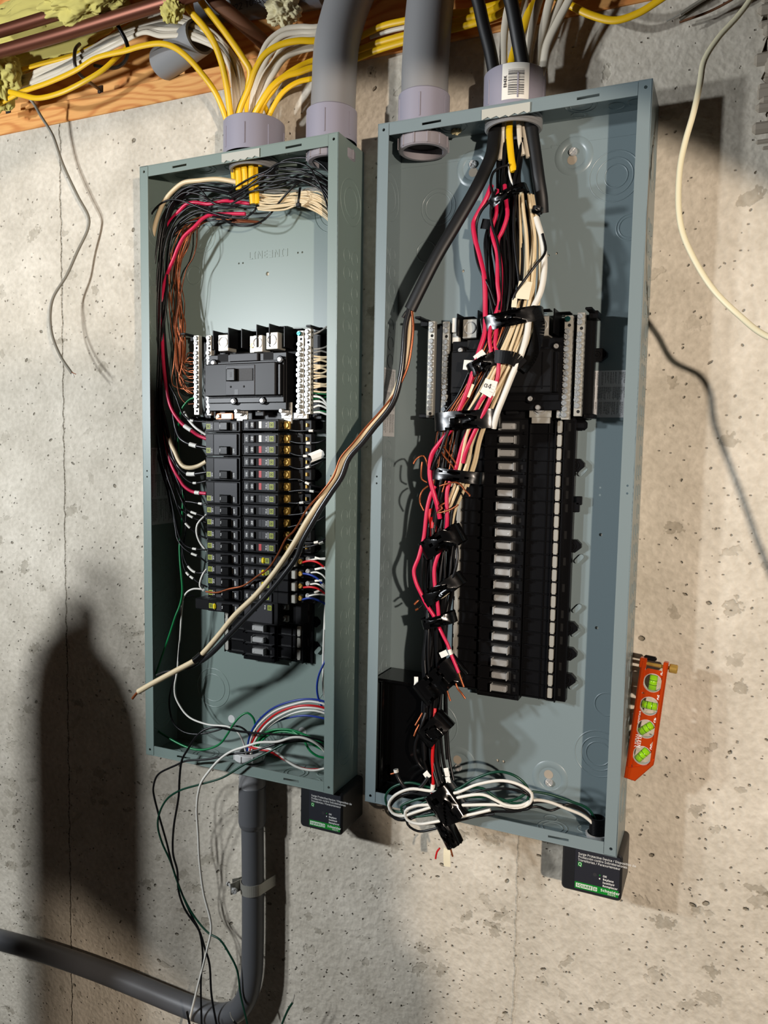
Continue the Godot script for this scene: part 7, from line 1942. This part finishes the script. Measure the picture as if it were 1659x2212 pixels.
# ------------------------------------------------------------------ out of frame: the person with the phone, and a water tank
# one skin over tapered capsules [a, b, ra, rb] (metres), joined smoothly, meshed as surface nets
func skin(bones: Array, cell: float, k: float) -> ArrayMesh:
	var lo := Vector3(1e9, 1e9, 1e9)
	var hi := -lo
	for s in bones:
		var e := Vector3.ONE * (maxf(s[2], s[3]) + k * 4.0 + cell * 2.0)
		lo = lo.min((s[0] as Vector3).min(s[1]) - e)
		hi = hi.max((s[0] as Vector3).max(s[1]) + e)
	var n := Vector3i(((hi - lo) / cell).ceil()) + Vector3i.ONE
	var sum := PackedFloat32Array()
	sum.resize(n.x * n.y * n.z)
	for s in bones:
		var a: Vector3 = s[0]
		var ab: Vector3 = s[1] - a
		var l2 := maxf(ab.length_squared(), 1e-9)
		var e := Vector3.ONE * (maxf(s[2], s[3]) + k * 4.0 + cell)
		var i0 := Vector3i(((a.min(s[1]) - e - lo) / cell).floor()).max(Vector3i.ZERO)
		var i1 := Vector3i(((a.max(s[1]) + e - lo) / cell).ceil()).min(n - Vector3i.ONE)
		for z in range(i0.z, i1.z + 1):
			for y in range(i0.y, i1.y + 1):
				var row := (z * n.y + y) * n.x
				for x in range(i0.x, i1.x + 1):
					var p := lo + Vector3(x, y, z) * cell
					var t := clampf((p - a).dot(ab) / l2, 0.0, 1.0)
					var d := p.distance_to(a + ab * t) - lerpf(s[2], s[3], t)
					if d < k * 4.0:
						sum[row + x] += exp(-d / k)
	var id := {}
	var vs := PackedVector3Array()
	var st := [0, 1, n.x, n.x + 1, n.x * n.y, n.x * n.y + 1, n.x * n.y + n.x, n.x * n.y + n.x + 1]
	for z in n.z - 1:
		for y in n.y - 1:
			for x in n.x - 1:
				var o := (z * n.y + y) * n.x + x
				var c := 0
				for j in 8:
					if sum[o + st[j]] > 1.0:
						c += 1
				if c == 0 or c == 8:
					continue
				var p := Vector3.ZERO
				var m := 0
				for e in [[0, 1], [2, 3], [4, 5], [6, 7], [0, 2], [1, 3], [4, 6], [5, 7], [0, 4], [1, 5], [2, 6], [3, 7]]:
					var fa := -k * log(maxf(sum[o + st[e[0]]], 1e-9))
					var fb := -k * log(maxf(sum[o + st[e[1]]], 1e-9))
					if (fa < 0.0) != (fb < 0.0):
						var t := fa / (fa - fb)
						var pa := Vector3(e[0] & 1, (e[0] >> 1) & 1, (e[0] >> 2) & 1)
						var pb := Vector3(e[1] & 1, (e[1] >> 1) & 1, (e[1] >> 2) & 1)
						p += pa.lerp(pb, t)
						m += 1
				id[o] = vs.size()
				vs.append(lo + (Vector3(x, y, z) + p / maxf(m, 1)) * cell)
	var ix := PackedInt32Array()
	for o in id:
		var inside: bool = sum[o] > 1.0
		for ax in 3:
			var s1: int = st[[1, 2, 4][ax]]
			if (sum[o + s1] > 1.0) == inside:
				continue
			var u: int = st[[2, 4, 1][ax]]
			var w: int = st[[4, 1, 2][ax]]
			if id.has(o - u) and id.has(o - w) and id.has(o - u - w):
				var a: int = id[o]
				var b: int = id[o - u]
				var c: int = id[o - u - w]
				var d: int = id[o - w]
				if inside:
					ix.append_array([a, c, b, a, d, c])
				else:
					ix.append_array([a, b, c, a, c, d])
	var nn := PackedVector3Array()
	nn.resize(vs.size())
	for i in range(0, ix.size(), 3):
		var g := (vs[ix[i + 2]] - vs[ix[i]]).cross(vs[ix[i + 1]] - vs[ix[i]])
		for j in 3:
			nn[ix[i + j]] += g
	for i in nn.size():
		nn[i] = nn[i].normalized()
	var arr := []
	arr.resize(Mesh.ARRAY_MAX)
	arr[Mesh.ARRAY_VERTEX] = vs
	arr[Mesh.ARRAY_NORMAL] = nn
	arr[Mesh.ARRAY_INDEX] = ix
	var m := ArrayMesh.new()
	m.add_surface_from_arrays(Mesh.PRIMITIVE_TRIANGLES, arr)
	return m

func photographer() -> void:
	# out of view behind the camera's place, shading the lower left wall; own frame: +x to the person's right, -z the way the person looks
	var base := Transform3D(Basis(Vector3.UP, .42).scaled(Vector3.ONE * 1.04), V(632, -1850, 1330))
	var o := thing("person", "unseen person in a dark shirt and jeans holding up a phone before the panels", "person", base)
	var inv := base.affine_inverse()
	var lens := V(473.5, -450.5, 1094.2)
	var hub_ := inv * lens
	mat("skin", Color(.78, .58, .47), .6)
	mat("shirt", Color(.14, .16, .22), .85)
	mat("jeans", Color(.16, .20, .30), .85)
	mat("hair", Color(.12, .08, .05), .8)
	var grip := hub_ + Vector3(.050, -.075, .028)          # right hand, under the phone's edge
	var grip2 := hub_ + Vector3(-.075, -.085, .030)
	var sh := 1.42
	var body := [[Vector3(0, .98, .02), Vector3(0, 1.14, 0), .125, .12], [Vector3(0, 1.14, 0), Vector3(0, 1.34, .01), .125, .135], [Vector3(-.10, 1.33, .01), Vector3(.10, 1.33, .01), .10, .10], [Vector3(0, 1.40, .01), Vector3(0, 1.55, -.02), .06, .055],
		[Vector3(0, 1.585, -.03), Vector3(0, 1.66, -.015), .070, .088], [Vector3(0, 1.56, -.075), Vector3(0, 1.60, -.07), .035, .045], [Vector3(0, 1.625, -.105), Vector3(0, 1.60, -.118), .010, .014], [Vector3(-.083, 1.61, -.01), Vector3(-.083, 1.64, -.005), .014, .018], [Vector3(.083, 1.61, -.01), Vector3(.083, 1.64, -.005), .014, .018]]
	var arms := []
	for s in [[1.0, grip], [-1.0, grip2]]:
		var shoulder := Vector3(.185 * s[0], sh - .03, .01)
		var elbow := Vector3(.215 * s[0] + .02, 1.10, -.16)
		var wrist: Vector3 = s[1] + Vector3(.012 * s[0], -.06, .045)
		arms.append([shoulder, elbow, wrist])
		body.append_array([[shoulder, elbow, .055, .042], [elbow, wrist, .043, .028]])
	var legs := []
	for s in [-1.0, 1.0]:
		var hip := Vector3(.09 * s, .94, .02)
		var knee := Vector3(.105 * s, .50, .0)
		var ankle := Vector3(.115 * s, .09, .03)
		legs.append([hip, knee, ankle])
		body.append_array([[hip, knee, .088, .058], [knee, ankle, .058, .038], [ankle + Vector3(0, -.04, .02), ankle + Vector3(0, -.06, -.14), .040, .034]])
	obj("body", skin(body, .015, .014), M.skin, o)
	var shirt := [[Vector3(0, .98, .02), Vector3(0, 1.14, 0), .137, .132], [Vector3(0, 1.14, 0), Vector3(0, 1.35, .01), .136, .146], [Vector3(-.11, 1.34, .01), Vector3(.11, 1.34, .01), .11, .11]]
	for a in arms:
		shirt.append([a[0], a[0].lerp(a[1], .7), .068, .060])
	obj("shirt", skin(shirt, .017, .014), M.shirt, o)
	var pants := [[Vector3(-.05, .95, .02), Vector3(.05, .95, .02), .128, .128]]
	for l in legs:
		pants.append_array([[l[0], l[1], .100, .070], [l[1], l[2], .070, .058]])
	obj("trousers", skin(pants, .017, .014), M.jeans, o)
	for l in legs:
		obj("shoe", skin([[l[2] + Vector3(0, -.045, .04), l[2] + Vector3(0, -.052, -.15), .050, .040]], .012, .008), M.black_plastic, o)
	obj("hair", skin([[Vector3(0, 1.66, .015), Vector3(0, 1.685, .0), .092, .090], [Vector3(0, 1.61, .045), Vector3(0, 1.64, .03), .072, .08]], .012, .01), M.hair, o)
	for s in [-1.0, 1.0]:
		var e := Mb.new()
		e.lathe([Vector2(0, -.010), Vector2(.008, -.006), Vector2(.010, 0), Vector2(.008, .006), Vector2(0, .010)], Transform3D(Basis(), Vector3(.032 * s, 1.635, -.094)), 14, true)
		obj("eye", e.mesh(), M.print_white, o)
	var mo := Mb.new()
	mo.box(Vector3(0, 1.568, -.106), Vector3(.042, .006, .012), .002)
	obj("mouth", mo.mesh(), M.print_red, o)
	for h in 2:
		var g: Vector3 = [grip, grip2][h]
		var sgn := 1.0 if h == 0 else -1.0
		var wrist: Vector3 = arms[h][2]
		var palm := g + Vector3(.012 * sgn, -.012, .012)
		var hb := [[wrist, palm, .026, .026], [palm, palm + Vector3(.004 * sgn, .045, .004), .026, .022]]
		for f in 4:
			var r0 := palm + Vector3(.010 * sgn, .048 - f * .020, .0)
			var r1 := r0 + Vector3(.012 * sgn, .004, -.030)
			var r2 := r1 + Vector3(-.020 * sgn, .002, -.016)
			hb.append_array([[r0, r1, .0095, .009], [r1, r2, .009, .0085], [r2, r2 + Vector3(-.016 * sgn * [.9, 1.1, 1.0, .7][f], 0, .002), .0085, .0075]])
		hb.append_array([[palm + Vector3(-.008 * sgn, -.002, .004), palm + Vector3(-.020 * sgn, .024, .006), .013, .011], [palm + Vector3(-.020 * sgn, .024, .006), palm + Vector3(-.034 * sgn, .046, .002), .011, .009]])
		obj("hand", skin(hb, .0045, .003), M.skin, o)
	# the phone, its lens at the camera's place
	var cam: Camera3D = get_node("camera")
	var ph := thing("phone", "black phone held up in both hands before the panels", "phone", cam.transform.translated_local(Vector3(0, 0, .004)))
	var b := Mb.new()
	b.prism(rounded(-.052, -.130, .020, .018, .010), .008, Transform3D(), .0012)
	obj("body", b.mesh(), M.gloss_black, ph)

func tank() -> void:  # out of view, placed to block the left lamps from the lower left wall
	var o := thing("unseen_water_tank", "unseen grey-blue domed water tank left of the panels, shading the lower left wall", "water tank", Transform3D(Basis(), Vector3(-.872, 0, .62)))
	var b := Mb.new()
	b.lathe([Vector2(0, .03), Vector2(.09, .03), Vector2(.105, .06), Vector2(.105, 1.16), Vector2(.098, 1.21), Vector2(.08, 1.25), Vector2(.05, 1.275), Vector2(0, 1.28)], Transform3D(), 40, true)
	obj("tank", b.mesh(), M.surge_face, o)
	var f := Mb.new()
	f.lathe([Vector2(.115, 0), Vector2(.135, 0), Vector2(.135, .05), Vector2(.115, .05)], Transform3D(), 36)
	obj("foot_ring", f.mesh(), M.black_plastic, o)
	var v := Mb.new()
	v.lathe([Vector2(.035, 1.27), Vector2(.035, 1.33), Vector2(.028, 1.34), Vector2(0, 1.34)], Transform3D(), 24)
	obj("valve_head", v.mesh(), M.black_plastic, o)
